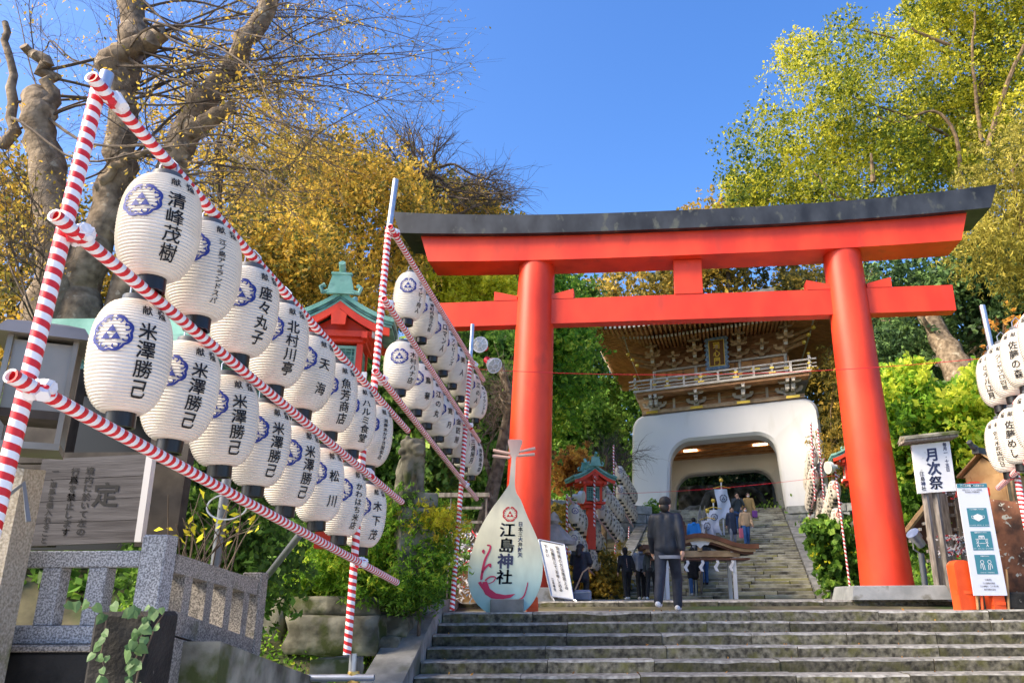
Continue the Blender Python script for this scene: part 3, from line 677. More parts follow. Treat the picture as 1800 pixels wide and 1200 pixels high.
# stone block pedestals under the gate
for sg, lab in ((-1, 'grey granite block pedestal under the left leg of the white gate'), (1, 'grey granite block pedestal under the right leg of the white gate')):
    pd = thing('gate_pedestal', lab, 'pedestal'); gbox('pedestal_core', 'joint_dark', min(sg*3.25, sg*5.9), max(sg*3.25, sg*5.9), -.45, 6.0, .5, 4.22, pd)
    for j in range(10):
        zt = 4.30-.40*j; u = 3.12-(.12*(j % 2)); k = 0
        while u < 6.0:
            ln = random.uniform(.75, 1.15)
            P_ = MB(); w0 = -.62+random.uniform(-.03, .03); a, b = sorted((sg*u, sg*(u+ln-.025))); z0, z1 = zt-.385, zt
            P_.prism([(a+.03, z0+.03), (b-.03, z0+.03), (b-.03, z1-.03), (a+.03, z1-.03)], w0, w0+.06, G); P_.prism([(a, z0), (b, z0), (b, z1), (a, z1)], w0+.06, -.43, G)
            P_.build('pedestal_block', 'block_wall', pd); u += ln
        w = -.38
        while w < 4.5:
            ln = random.uniform(.8, 1.3); P_ = MB(); a, b = sorted((sg*3.10, sg*3.27)); P_.prism([(a, zt-.385), (b, zt-.385), (b, zt), (a, zt)], w, w+ln-.025, G); P_.build('pedestal_block', 'block_wall', pd); w += ln
# long stone retaining wall left of the upper stairs
rw_ = thing('retaining_wall', 'coursed grey stone retaining wall left of the upper stairs', 'wall')
A0, B0 = Vector((.6, 37.2, 0)), Vector((4.4, 43.2, 0)); 
A0 = Vector((-2.2, 37.6, 0)); B0 = Vector((3.4, 41.4, 0)); tdir = (B0-A0).normalized(); rr = Matrix((tdir, Vector((-tdir.y, tdir.x, 0)), Vector((0, 0, 1)))).transposed(); Lw = (B0-A0).length
MB().box((A0+B0)/2+Vector((0, .3, 2.0)), (Lw, .5, 4.2), rot=rr).build('wall_core', 'joint_dark', rw_)
for j in range(8):
    x = -(.45*(j % 2))
    while x < Lw:
        ln = random.uniform(.9, 1.5); c = A0+tdir*(x+ln/2)+Vector((0, 0, 4.25-.45*j))
        MB().box((0, 0, 0), (ln-.03, .35, .42), bev=.03).build('wall_block', 'block_wall', rw_).matrix_local = Matrix.Translation(c)@rr.to_4x4(); x += ln
# dragon relief wall behind the gate
dw = thing('dragon_relief', 'dark carved stone dragon relief on the terrace behind the gate', 'relief')
DC = at(1277, 905, 50.5); 
def DR(u, d, z): return tuple(Vector((DC.x, DC.y, 0))+GU*u-Vector((GU.y*-1, GU.x, 0)).normalized()*d+Vector((0, 0, z)))
mb = MB(); nu, nz = 60, 26; zb, zt = 4.0, 6.75; vs = []
for j in range(nz+1):
    for i in range(nu+1):
        u = -3.0+6.0*i/nu; z = zb+(zt-zb)*j/nz
        d = .25*math.sin(u*3.1+z*2)*math.sin(z*3.7-u)+.18*math.sin(u*7.3+1)*math.cos(z*6+u*2)+.5*max(0, 1-(z-zb)/1.2)
        vs.append(DR(u, max(d, -.2)+.3, z))
mb.add(vs, [(j*(nu+1)+i, j*(nu+1)+i+1, (j+1)*(nu+1)+i+1, (j+1)*(nu+1)+i) for j in range(nz) for i in range(nu)])
mb.build('relief_slab', 'relief_stone', dw, smooth=True)
gb = MB(); gb.prism([(-3.1, zb), (3.1, zb), (3.1, zt+.05), (-3.1, zt+.05)], 0, -.5, lambda u, d, z: DR(u, d, z)); gb.build('backing_wall', 'relief_stone', dw)
body = [(-2.6, .6, 4.7), (-2.35, .75, 5.15), (-2.0, .85, 5.25), (-1.6, .9, 5.2), (-1.15, .95, 5.3), (-.95, 1.0, 5.75), (-.75, 1.05, 6.1), (-.45, 1.1, 6.15)]
MB().tube([DR(*p) for p in body], [.14, .2, .24, .26, .26, .24, .2, .17], 10).build('dragon_body', 'kerb_stone', dw, smooth=True)
mb = MB(); mb.tube([DR(-.5, 1.1, 6.2), DR(-.2, 1.2, 6.0), DR(.15, 1.25, 5.75), DR(.3, 1.25, 5.6)], [.24, .26, .17, .08], 8); mb.tube([DR(-.25, 1.15, 5.85), DR(.1, 1.2, 5.5)], [.14, .06], 6)
for k in range(3): mb.tube([DR(-.4, 1.1, 6.25+.02*k), DR(-.75-.1*k, 1.1, 6.55-.1*k)], [.07, .02], 5)
mb.build('dragon_head', 'kerb_stone', dw, smooth=True)
for a, b, c in (((-2.35, .7, 5.1), (-2.55, .9, 4.75), (-2.2, 1.0, 4.55)), ((-1.6, .8, 5.05), (-2.0, 1.0, 4.8), (-2.3, 1.05, 4.45))): MB().tube([DR(*a), DR(*b), DR(*c)], [.14, .12, .09], 6).build('dragon_leg', 'kerb_stone', dw, smooth=True)
body2 = [(.9, .6, 6.4), (1.3, .8, 6.1), (1.8, .8, 6.3), (2.3, .7, 5.9), (2.6, .7, 5.4), (2.2, .8, 5.0)]
MB().tube([DR(*p) for p in body2], [.2, .24, .24, .22, .18, .14], 8).build('dragon_body', 'relief_stone', dw, smooth=True)
gw_ = MB().box(Vector(DR(4.4, .35, 5.3)), (2.6, .5, 3.2), rot=Matrix((GU, Vector((-GU.y, GU.x, 0)), Vector((0, 0, 1)))).transposed())
tag(gw_.build('plain_wall', 'grey_wall'), 'plain dark grey wall to the right of the dragon relief', 'wall')
# ================================================================== LANTERNS AND THEIR RACKS
LR, LH = 0.20, 0.60
def lr(z):                                          # lantern radius at height z from its centre
    t = min(1.0, abs(z)/(LH/2)); k = 2.6 if z > 0 else 2.3
    return .072+(LR-.072)*max(0.0, 1-t**k)**(.52)
def shade_mesh(ribs, seg, m, amp=.0075):
    P = []; nr = ribs*2
    zz = [LH/2*math.sin(math.pi/2*(-1+2*i/nr))*.35+LH/2*(-1+2*i/nr)*.65 for i in range(nr+1)]
    for i, z in enumerate(zz): P.append((lr(z)+(amp if i % 2 else 0.0), z))
    mb = MB().lathe(P, seg); me = mb.mesh('paper_shade', m, False)
    me.polygons.foreach_set('use_smooth', [True]*len(me.polygons)); me.set_sharp_from_angle(angle=rad(24)); return me
SH = {'near': shade_mesh(36, 40, 'paper'), 'far': shade_mesh(22, 18, 'paper_cream'), 'mid': shade_mesh(32, 28, 'paper')}
for nm, z0, z1, r_ in (('cap', -.375, -.295, .074), ('ring', .292, .335, .078)):
    P = [(r_*.80, z0+.012), (r_*.82, z0), (r_, z0), (r_, z1), (r_*.9, z1+.004)] if nm == 'cap' else [(r_, z0), (r_*1.03, z0+.01), (r_, z1), (r_*.55, z1+.002)]
    SH[nm] = MB().lathe(P, 20).mesh('bottom_cap' if nm == 'cap' else 'top_ring', 'cap_black' if nm == 'cap' else 'cap_grey', True)
mb = MB()
for k in range(4):
    a = math.pi/4+k*math.pi/2; mb.lathe([(.011, -.3745), (.011, -.3635)], 8, (.042*math.cos(a), .042*math.sin(a), 0))
SH['holes'] = mb.mesh('cap_holes', 'cap_hole')
mb = MB()
mb.tube([(-.05, 0, .335), (-.05, 0, .40), (0, 0, .45), (.05, 0, .40), (.05, 0, .335)], .005, 5); SH['hook'] = mb.mesh('hanging_wire', 'steel')
def wrap(V, Fc, th0, zc, off=.0098):
    V2, F2 = cut(V, Fc, .03); out = []
    for x, y in V2:
        z = zc+y; r_ = lr(z)+off; th = th0+x/LR; out.append((r_*math.sin(th), -r_*math.cos(th), z))
    return out, F2
_cr = {}
def crest_mesh(side, m):
    key = (side, m)
    if key not in _cr:
        V, Fc = crest2d(); s = .102; o, f = wrap([(x*s, y*s*.95) for x, y in V], Fc, rad(3)*side, .075); _cr[key] = MB().add(o, f).mesh('crest', m)
    return _cr[key]
_tx = {}
def name_mesh(st, side, two=None):
    key = (st, side, two)
    if key not in _tx:
        n = len(st); asp = min(1.25, .43/(n*.092)) if n > 0 else 1; sz = min(.098, .43/n*1.12)
        th = rad(52)*side; mb = MB()
        V, Fc = text2d([(st, 0, .155, sz, True, .40/n/sz)], .016); o, f = wrap(V, Fc, th, -.005); mb.add(o, f)
        V, Fc = text2d([('献', -.01*side, .25, .062, True, 1.0)], .02); o, f = wrap(V, Fc, th, 0); mb.add(o, f)
        V, Fc = text2d([('燈', .085*side, .245, .062, True, 1.0)], .02); o, f = wrap(V, Fc, th, 0); mb.add(o, f)
        if two: V, Fc = text2d([(two, .085*side, .17, .06, True, 1.0)], .014); o, f = wrap(V, Fc, th, 0); mb.add(o, f)
        _tx[key] = mb.mesh('lettering', 'ink')
    return _tx[key]
def lantern(p, label, group, st, side=1, col='ink_blue', kind='near', scale=1.0, two=None, rz=0.0):
    root = thing('paper_lantern', label, 'lantern', p, rz+random.uniform(-.10, .10), group); root.scale = (scale,)*3
    root.rotation_euler[0] = random.uniform(-.045, .045); root.rotation_euler[1] = random.uniform(-.045, .045); root.scale = (scale*random.uniform(.97, 1.03), scale*random.uniform(.97, 1.03), scale*random.uniform(.97, 1.03))
    link('paper_shade', SH[kind], root); c = link('bottom_cap', SH['cap'], root); tr_ = link('top_ring', SH['ring'], root)
    if kind != 'far': link('hanging_wire', SH['hook'], tr_)
    link('crest', crest_mesh(side, col), root); link('lettering', name_mesh(st, side, two), root); return root
def knot(p, par, s=1.0):
    k = MB(); p = Vector(p)
    for i in range(5):
        a = random.uniform(0, 6.28); d = Vector((math.cos(a), math.sin(a), random.uniform(-.6, .6)))*.055*s
        k.tube([p-d, p+Vector((0, 0, .02*s)), p+d], [.028*s, .043*s, .016*s], 6)
    k.build('tape_knot', 'tape_white', par, smooth=True); k = MB()
    for i in range(3):
        a = random.uniform(0, 6.28); d = Vector((math.cos(a), math.sin(a), random.uniform(-.3, .6)))*.06*s
        k.tube([p-d*.9, p+d*.2, p+d*1.1], [.02*s, .036*s, .006*s], 6)
    k.build('tape_knot', 'tape_red', par, smooth=True)
def rack(label, wall, bars, posts, r_=.034, tape='tape', knots=True, ks=1.0, group='striped lantern racks beside the stairs', tops=()):
    root = thing('lantern_rack', label, 'rack', (0, 0, 0), 0, group); a, b = wall
    B = []
    for (p, q) in bars:
        P_, Q_ = on_wall(*p, a, b), on_wall(*q, a, b); pole('bar', P_, Q_, r_, tape, root); B.append((P_, Q_))
    Pp = []
    for (p, q) in posts:
        t = Vector((b[0]-a[0], b[1]-a[1], 0)).normalized(); n = Vector((-t.y, t.x, 0))*(-r_*2.05)
        P_, Q_ = on_wall(*p, a, b)-n, on_wall(*q, a, b)-n; pole('post', P_, Q_, r_*1.08, tape, root); Pp.append((P_, Q_))
    for (p, q) in tops: pole('bare_pipe', on_wall(*p, a, b)-n, on_wall(*q, a, b)-n, r_*1.02, 'steel', root)
    if knots:
        for (P_, Q_) in B:
            for (R_, T_) in Pp[:2]:
                best = min((( (P_+(Q_-P_)*i/60)-(R_+(T_-R_)*j/60)).length, i, j) for i in range(61) for j in range(61))
                if best[0] < .25: knot(P_+(Q_-P_)*best[1]/60, root, ks)
    return root
def row(wall, p0, p1, pxs, names, lab, group, side=1, col='ink_blue', kind='near', scale=1.0, twos=None, D0=None, D1=None, rz=0.0):
    """lanterns along the straight line between two surveyed ends, set where the survey puts each of them"""
    a = atd(p0[0], p0[1], D0) if D0 else on_wall(*p0, *wall); b = atd(p1[0], p1[1], D1) if D1 else on_wall(*p1, *wall)
    for i, px in enumerate(pxs):
        lo, hi = 0.0, 1.0
        for _ in range(40):
            m_ = (lo+hi)/2
            if (proj(a+(b-a)*m_)[0]-px)*(pxs[-1]-pxs[0]) < 0: lo = m_
            else: hi = m_
        p = a+(b-a)*lo
        lantern(p, lab(i, len(pxs)), group, names[i % len(names)], side, col, kind, scale, (twos or {}).get(i), rz)
# --- rack A: front left
wA = ((-2.27, 3.92), (-1.95, 7.45)); gA = ((-2.32, 3.92), (-2.0, 7.45))
rack('tall red and white striped lantern rack at the front left', wA,
     [((160, 135), (717, 757)), ((95, 378), (706, 882)), ((18, 660), (697, 1023))], [((196, 150), (-18, 1060)), ((652, 760), (623, 1150))], .032,
     tops=[((210, 128), (199, 165))])
row(gA, (280, 402), (652, 766), [280, 358, 430, 490, 541, 584, 621, 652], ['清峰茂樹', '江ノ島アイランドスパ', '座々丸子', '北村川亭', '天海', '魚芳商店', 'ハルミ食堂', '湘南あかずき屋栄店'],
    lambda i, n: f'white paper lantern, {ORD[i]} from the viewer in upper row of front left rack', 'lanterns of the front left rack', 1, D0=4.36, D1=7.85, scale=1.0)
row(gA, (228, 628), (640, 906), [228, 318, 394, 456, 512, 560, 603, 640], ['米澤勝己']*5+['松川', 'かわはち米店', '木下茂'],
    lambda i, n: f'white paper lantern, {ORD[i]} from the viewer in lower row of front left rack', 'lanterns of the front left rack', 1, D0=4.3, D1=7.75, scale=1.0)
# --- rack B: behind it, beside the torii
wB = ((-1.93, 8.7), (-1.62, 12.6)); gB = ((-2.2, 8.7), (-1.89, 12.6))
rack('striped lantern rack left of the torii, behind the front rack', wB,
     [((685, 398), (850, 668)), ((674, 524), (842, 775)), ((659, 651), (838, 877))], [((694, 400), (664, 740)), ((834, 636), (803, 1072))], .033,
     tops=[((706, 316), (695, 400)), ((838, 570), (834, 636))])
row(gB, (720, 522), (836, 706), [719, 743, 763, 780, 796, 810, 824, 836], ['アイビー商人', '東町内会江の松', 'ロマン人', 'アイビーンズ', '美人', 'ひかやのバル', '江の人', 'アイランドル'],
    lambda i, n: f'white paper lantern, {ORD[i]} from the viewer in upper row of rack beside torii', 'lanterns of the rack beside the torii', 1, kind='mid', scale=1.0)
row(gB, (705, 644), (828, 805), [705, 733, 753, 772, 789, 803, 816, 828], ['木村ハナ店', '鳥華', '江の丸', '寛月', '金匠屋', '江島屋', '三浦屋月', '海老屋本店'],
    lambda i, n: f'white paper lantern, {ORD[i]} from the viewer in lower row of rack beside torii', 'lanterns of the rack beside the torii', 1, kind='mid', scale=1.0)
# --- racks C, D, E left of the upper stairs
def far_rack(tagname, wall, rows_, bars, posts, side, col, n, lab, sc_=1.0):
    rack(f'small striped lantern rack, {tagname}', wall, bars, posts, .03, 'tape_far', True, 1.0)
    for k, (p0, p1, nm) in enumerate(rows_):
        row(wall, p0, p1, list(np.linspace(p0[0], p1[0], n)*.0+np.array([p0[0]+(p1[0]-p0[0])*(1-(1-i/(n-1))**1.12) for i in range(n)])), ['江島亭', '貝作', '堀江商店', '藤浪', '中村屋'],
            lambda i, m_: f'{ORD[i]} white lantern from viewer in {nm} row, {lab}', 'lanterns beside the upper stairs', side, col, 'far', sc_)
far_rack('nearest one left of the upper stairs', ((-.14, 25.4), (.78, 30.2)), [((1010, 903), (1055, 957), 'upper'), ((1009, 950), (1056, 1000), 'lower')],
         [((997, 872), (1062, 945)), ((997, 920), (1062, 985)), ((997, 967), (1056, 1020))], [((1000, 868), (1000, 1056)), ((1050, 1012), (1048, 1064))], 1, 'ink_blue', 9, 'rack by white signboard')
far_rack('middle one left of the upper stairs', ((.72, 27.5), (1.75, 33.5)), [((1057, 862), (1089, 902), 'upper'), ((1057, 896), (1090, 940), 'lower')],
         [((1046, 838), (1095, 892)), ((1046, 876), (1095, 930)), ((1046, 905), (1088, 958))], [((1048, 812), (1048, 925)), ((1084, 957), (1084, 1000))], 1, 'ink_blue', 8, 'rack beside the small red lantern')
far_rack('farthest one left of the upper stairs', ((1.95, 36.2), (3.0, 41.5)), [((1089, 831), (1114, 872), 'upper'), ((1090, 865), (1114, 905), 'lower')],
         [((1080, 812), (1118, 868)), ((1072, 838), (1118, 892)), ((1080, 873), (1113, 925))], [((1081, 782), (1082, 885)), ((1108, 925), (1107, 955)), ((1107, 835), (1108, 900))], 1, 'ink_blue', 8, 'rack next to the white gate')
# --- racks right of the upper stairs
far_rack('nearest one right of the upper stairs', ((8.42, 26.0), (9.2, 32.2)), [((1467, 861), (1453, 912), 'upper'), ((1472, 909), (1459, 975), 'lower')],
         [((1474, 835), (1447, 890)), ((1478, 885), (1452, 945)), ((1480, 932), (1464, 990))], [((1471, 822), (1499, 1042)), ((1467, 985), (1476, 1040))], -1, 'ink_red', 9, 'rack by right torii pillar')
far_rack('middle one right of the upper stairs', ((9.1, 30.0), (9.9, 36.5)), [((1444, 827), (1440, 862), 'upper'), ((1446, 876), (1440, 922), 'lower')],
         [((1449, 806), (1436, 845)), ((1449, 852), (1437, 897)), ((1450, 898), (1438, 940))], [((1440, 750), (1455, 915)), ((1440, 938), (1446, 962))], -1, 'ink_red', 8, 'rack behind the nearest right rack')
far_rack('farthest one right of the upper stairs', ((9.2, 33.5), (10.0, 39.8)), [((1428, 804), (1421, 850), 'upper'), ((1430, 838), (1424, 886), 'lower')],
         [((1432, 785), (1417, 825)), ((1433, 822), (1419, 868)), ((1434, 862), (1424, 905))], [((1428, 742), (1436, 880)), ((1425, 905), (1427, 930))], -1, 'ink_red', 8, 'rack right of the white gate')
# --- rack at the right edge of the view
wR = ((6.15, 11.6), (5.55, 8.6))
rack('striped lantern rack cut off by the right edge of the picture', wR, [((1722, 655), (1850, 500)), ((1737, 760), (1850, 640)), ((1755, 857), (1850, 770))],
     [((1733, 618), (1800, 960))], .042, tops=[((1716, 538), (1733, 618))])
row(wR, (1752, 668), (1880, 560), [1752, 1772, 1797, 1832], ['ホテル江月', 'クシヤフロ四郎', '佐藤の森', '海人'], lambda i, n: f'{["farthest", "second", "third", "fourth"][i]} lantern from far end, upper row of rack at right edge', 'lanterns at the right edge', -1, 'ink_red', 'mid', 1.28)
row(wR, (1768, 783), (1880, 700), [1768, 1791, 1822], ['佐々木商店四日', '佐藤めし', '丸太屋'], lambda i, n: f'{["farthest", "second", "third", "fourth"][i]} lantern from far end, lower row of rack at right edge', 'lanterns at the right edge', -1, 'ink_red', 'mid', 1.28)
# --- steel pipes bracing rack A
br = thing('scaffold_pipes', 'bare steel scaffold pipes at the foot of the front rack', 'pipes')
pole('pipe', at(520, 1191, 7.45), at(658, 1190, 7.45), .03, 'steel', br); pole('pipe', at(621, 1148, 7.5), at(617, 1215, 7.5), .034, 'steel', br)
MB().lathe([(.05, -.05), (.055, -.02), (.05, .0), (.055, .02), (.05, .05)], 12, at(621, 1190, 7.48)).build('clamp', 'brass', br, smooth=True)
b2 = thing('brace_pipe', 'slanting grey brace pipe under the lower bar of the front rack', 'pipe'); pole('pipe', at(528, 938, 7.1), at(455, 1030, 8.2), .03, 'pipe_grey', b2)
b3 = thing('support_pipe', 'upright grey pipe with a hanging ring behind the granite fence', 'pipe'); pole('pipe', at(400, 830, 6.6), at(376, 1010, 6.6), .037, 'pipe_grey', b3)
MB().tube([at(397, 890, 6.5)+Vector((.16*math.cos(a), .02, .10*math.sin(a))) for a in np.linspace(0, 6.28, 24)], .008, 5).build('ring', 'steel', b3)
# flood lamps on the far post of rack B
for (px, py, tx, lab) in ((846, 607, (-.2, -1, -.1), 'upper caged floodlight on the pipe beside the torii'), (866, 640, (.55, -.6, -.55), 'lower tilted floodlight on the pipe beside the torii')):
    p = at(px, py, 12.4); q = Vector(tx).to_track_quat('Z', 'Y').to_matrix(); fl = thing('floodlight', lab, 'lamp', p, group='floodlights beside the torii')
    MB().lathe([(.03, -.22), (.05, -.2), (.055, -.06), (.10, -.03), (.125, .05), (.128, .06)], 18, rot=q).build('lamp_housing', 'tape_white' if px < 850 else 'lens_grey', fl, smooth=True)
    hsg = fl.children[0]; MB().lathe([(.056, -.205), (.058, -.1)], 14, rot=q).build('lamp_neck', 'tape_red', fl); mb = MB().lathe([(.11, .062), (.05, .075), (.0, .08)], 18, rot=q); mb.build('lens', 'lens_grey', hsg, smooth=True)
    mb = MB()
    for k in range(6): a = k*math.pi/3; mb.tube([q@Vector((.05*math.cos(a), .05*math.sin(a), .095)), q@Vector((.12*math.cos(a), .12*math.sin(a), .068))], .006, 4)
    mb.tube([q@Vector((.05*math.cos(a), .05*math.sin(a), .095)) for a in np.linspace(0, 6.28, 12)], .006, 4); mb.tube([q@Vector((.125*math.cos(a), .125*math.sin(a), .066)) for a in np.linspace(0, 6.28, 20)], .009, 4); mb.build('guard_ring', 'white_paint', hsg)
# red cord across the forecourt
cd = MB(); A_, B_ = at(830, 648, 12.6), at(1745, 628, 11.6)
cd.tube([A_+(B_-A_)*t+Vector((0, 0, -.35*4*t*(1-t)*.5)) for t in np.linspace(0, 1, 24)], .0045, 4)
tag(cd.build('strung_rope', 'tape_red'), 'thin red cord strung across between the lantern racks', 'cord')
cd = MB(); A_, B_ = at(1000, 870, 25.4), at(1520, 830, 26); A_ = at(1050, 868, 27.6); B_ = at(1470, 835, 27)
cd.tube([A_+(B_-A_)*t+Vector((0, 0, -.12*4*t*(1-t))) for t in np.linspace(0, 1, 20)], .006, 4)
tag(cd.build('strung_rope', 'tape_red'), 'pale red cord strung across the upper stairs below the gate arch', 'cord')
for (px, py, Y, lab, s) in ((1071, 872, 25.6, 'white floodlight on top of the nearest left far rack', 1), (1462, 821, 26.2, 'white floodlight on top of the nearest right far rack', 1)):
    if px == 1071: px, py = 1017, 873
    f_ = thing('floodlight', lab, 'lamp', at(px, py, Y)); q = Vector((.8 if px < 1200 else -.8, -.3, -.1)).to_track_quat('Z', 'Y').to_matrix()
    MB().lathe([(.06, -.2), (.08, -.18), (.09, -.02), (.19, .02), (.20, .16)], 14, rot=q).build('lamp_housing', 'lamp_white', f_, smooth=True); MB().lathe([(.18, .161), (.0, .165)], 14, rot=q).build('lens', 'lens_grey', f_)
    pole('arm', (0, 0, 0), (-.25 if px < 1200 else .25, 0, -.05), .02, 'pipe_grey', f_)
# ================================================================== LEFT FOREGROUND
def onX(px, py, X):
    d = ray(px, py); return EYE+d*((X-EYE.x)/d.x)
fen = thing('granite_fence', 'speckled grey granite fence with square balusters at the lower left', 'fence')
FY = 5.2; cz0 = at(264, 1075, FY).z-.15; cz1 = at(264, 939, FY).z; cx_ = at(264, 1000, FY).x
def post(c, a, z0, z1, m, nm='post'):
    mb = MB().box((c[0], c[1], (z0+z1)/2), (a, a, z1-z0), bev=.008)
    mb.v = [(x+(c[0]-x)*0, y, z+(.02 if z > z1-.02 and abs(x-c[0]) < a*.2 else 0)) for x, y, z in mb.v]; return mb.build(nm, m, fen)
post((cx_, FY+.075), .155, cz0, cz1, 'granite')
zr1, zr0 = at(230, 967, FY).z, at(230, 996, FY).z; zb1, zb0 = at(150, 1099, FY).z, at(150, 1131, FY).z
MB().box(((cx_-.08-4.6)/2, FY+.075, (zr0+zr1)/2), (4.6+cx_-.08, .13, zr1-zr0), bev=.006).build('top_rail', 'granite', fen)
MB().box(((cx_-.08-4.6)/2, FY+.075, (zb0+zb1)/2), (4.6+cx_-.08, .16, zb1-zb0), bev=.006).build('bottom_rail', 'granite', fen)
x = at(152, 1098, FY).x
for i in range(5): MB().box((x-.288*i, FY+.075, (zr0+zb1)/2), (.113, .115, zr0-zb1-.002), bev=.004).build('baluster', 'granite', fen)
ledge = MB().box(((cx_+.1-4.6)/2, FY+.06, zb0-.022), (4.6+cx_+.1, .26, .04), bev=.008); ledge.build('ledge', 'granite_worn', fen)
# return wing running away beside the stairs
XF = cx_+.03
def wz(y0, y1, p0, p1): return lambda y: p0+(p1-p0)*(y-y0)/(y1-y0)
pa, pb = onX(312, 978, XF), onX(448, 1021, XF); zt_ = wz(pa.y, pb.y, pa.z, pb.z)
pc, pd_ = onX(322, 1114, XF), onX(440, 1150, XF); zbm = wz(pc.y, pd_.y, pc.z, pd_.z)
Y0, Y1 = FY+.155, 6.75
def sheared(y0, y1, fz, dz0, dz1, hx, nm, m):
    mb = MB(); mb.prism([(y0, fz(y0)+dz0), (y1, fz(y1)+dz0), (y1, fz(y1)+dz1), (y0, fz(y0)+dz1)], XF-hx, XF+hx, lambda y, x, z: (x, y, z)); return mb.build(nm, m, fen)
sheared(Y0, Y1, zt_, -.115, 0, .06, 'top_rail', 'granite_worn'); sheared(Y0, Y1, zbm, -.04, .10, .07, 'bottom_rail', 'granite_worn')
for i in range(4):
    y = Y0+.20+.335*i; mb = MB(); z0, z1 = zbm(y)+.10, zt_(y)-.115; mb.box((XF, y, (z0+z1)/2), (.11, .11, z1-z0+.03)); mb.build('baluster', 'granite_worn', fen)
post((XF, Y1+.085), .155, zbm(Y1)-.3, zt_(Y1)+.06, 'granite_worn')
# plinth wall under the fence
pw_ = thing('dark_plinth_wall', 'blackened stone plinth wall under the granite fence', 'wall')
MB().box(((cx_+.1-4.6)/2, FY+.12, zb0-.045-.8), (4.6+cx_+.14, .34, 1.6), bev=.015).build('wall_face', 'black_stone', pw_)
mb = MB(); mb.prism([(Y0-.1, zbm(Y0)-.045), (8.6, zbm(8.6)-.045), (8.6, zbm(8.6)-1.4), (Y0-.1, zbm(Y0)-1.4)], XF-.25, XF+.10, lambda y, x, z: (x, y, z)); mb.build('wall_return', 'granite_worn', pw_)
mb = MB(); mb.prism([(FY+.3, zbm(FY)-.12), (8.4, zbm(8.4)-.14), (8.4, zbm(8.4)-1.5), (FY+.3, zbm(FY)-1.5)], XF+.10, XF+.34, lambda y, x, z: (x, y, z)); mb.build('mossy_ledge', 'moss_stone', pw_)
# blackened post with ivy
bp = thing('blackened_stone_post', 'blackened square stone post with ivy trailing down, bottom left', 'post')
b0 = at(165, 1075, 4.15); b1 = at(268, 1075, 4.15); bw = b1.x-b0.x
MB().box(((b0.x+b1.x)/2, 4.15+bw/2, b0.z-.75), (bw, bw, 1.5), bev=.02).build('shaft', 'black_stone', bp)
iv = thing('ivy_vine', 'green ivy vine trailing over the blackened stone post', 'ivy')
def ivy(pts, n, s0):
    P_ = [at(px, py, 4.13) for px, py in pts]; MB().tube([p+Vector((0, -.012, 0)) for p in P_], .004, 4).build('stem', 'twig', iv)
    for i in range(n):
        t = i/(n-1)*(len(P_)-1); k = min(int(t), len(P_)-2); p = P_[k].lerp(P_[k+1], t-k)+Vector((random.uniform(-.03, .03), -.035-random.uniform(0, .02), random.uniform(-.02, .02)))
        s = s0*random.uniform(.7, 1.25); r_ = Matrix.Rotation(random.uniform(-.5, .5), 3, 'Z')@Matrix.Rotation(random.uniform(-.5, .3), 3, 'X')@Matrix.Rotation(random.uniform(-1.2, 1.2), 3, 'Y')
        sh = [(0, 0, .55), (-.38, .02, .62), (-.52, .06, .25), (-.42, .05, -.1), (0, -.02, -.62), (.42, .05, -.1), (.52, .06, .25), (.38, .02, .62)]
        mb = MB(); mb.add([p+r_@(Vector(v)*s) for v in sh]+[p+r_@Vector((0, -.05*s, .1*s))], [(i_, (i_+1) % 8, 8) for i_ in range(8)])
        o = mb.build('leaf', 'leaf_ivy', iv); at_ = o.data.attributes.new('tint', 'FLOAT', 'POINT'); at_.data.foreach_set('value', [random.random()]*9)
ivy([(140, 1065), (168, 1068), (190, 1085), (186, 1120), (180, 1150), (186, 1170), (181, 1205)], 15, .040)
ivy([(222, 1070), (250, 1075), (262, 1092), (250, 1120), (248, 1140), (238, 1165), (228, 1205)], 20, .046)
ivy([(265, 1072), (290, 1078), (275, 1100), (262, 1135), (245, 1180), (240, 1205)], 14, .042)
# old square stone pillar at the left edge
op = MB(); e0 = at(80, 832, 5.0); op.add([(e0.x-1.2, 4.8, e0.z+.16), (e0.x, 4.8, e0.z), (e0.x, 5.0, e0.z+.02), (e0.x-1.2, 5.0, e0.z+.18), (e0.x-1.2, 4.8, -1.7), (e0.x-.0, 4.8, -1.7), (e0.x, 5.0, -1.7), (e0.x-1.2, 5.0, -1.7)],
      [(0, 1, 2, 3), (4, 5, 1, 0), (5, 6, 2, 1), (6, 7, 3, 2), (7, 4, 0, 3)])
opt = thing('stone_pillar', 'rough tan stone pillar at the left edge behind the striped post', 'pillar'); op.build('shaft', 'old_pillar', opt)
mb = MB(); p = at(40, 880, 4.74); mb.tube([p+Vector((-.18, -.02, -.06)), p+Vector((0, -.02, .10)), p+Vector((.07, -.02, -.12))], .016, 4); mb.build('steel_bracket', 'pipe_grey', opt)
# stainless lamp box
lb = thing('steel_lamp', 'stainless steel box lamp with sloping cap at the left edge', 'lamp', at(45, 790, 4.9), rad(28)); lb.scale = (.86, .86, 1)
q0 = at(45, 790, 4.9); hz = at(45, 580, 4.9).z-q0.z
for sx in (-1, 1):
    for sy in (-1, 1): MB().box((sx*.20, sy*.20, hz*.45), (.035, .035, hz*.9)).build('corner_post', 'stainless', lb)
mb = MB(); mb.add([(sx*a, sy*a, z) for a, z in ((.30, hz*.86), (.24, hz*.97), (.12, hz*1.02)) for sx, sy in ((-1, -1), (1, -1), (1, 1), (-1, 1))], [(0, 1, 5, 4), (1, 2, 6, 5), (2, 3, 7, 6), (3, 0, 4, 7), (4, 5, 9, 8), (5, 6, 10, 9), (6, 7, 11, 10), (7, 4, 8, 11), (8, 9, 10, 11), (3, 2, 1, 0)]); mb.build('cap', 'stainless', lb)
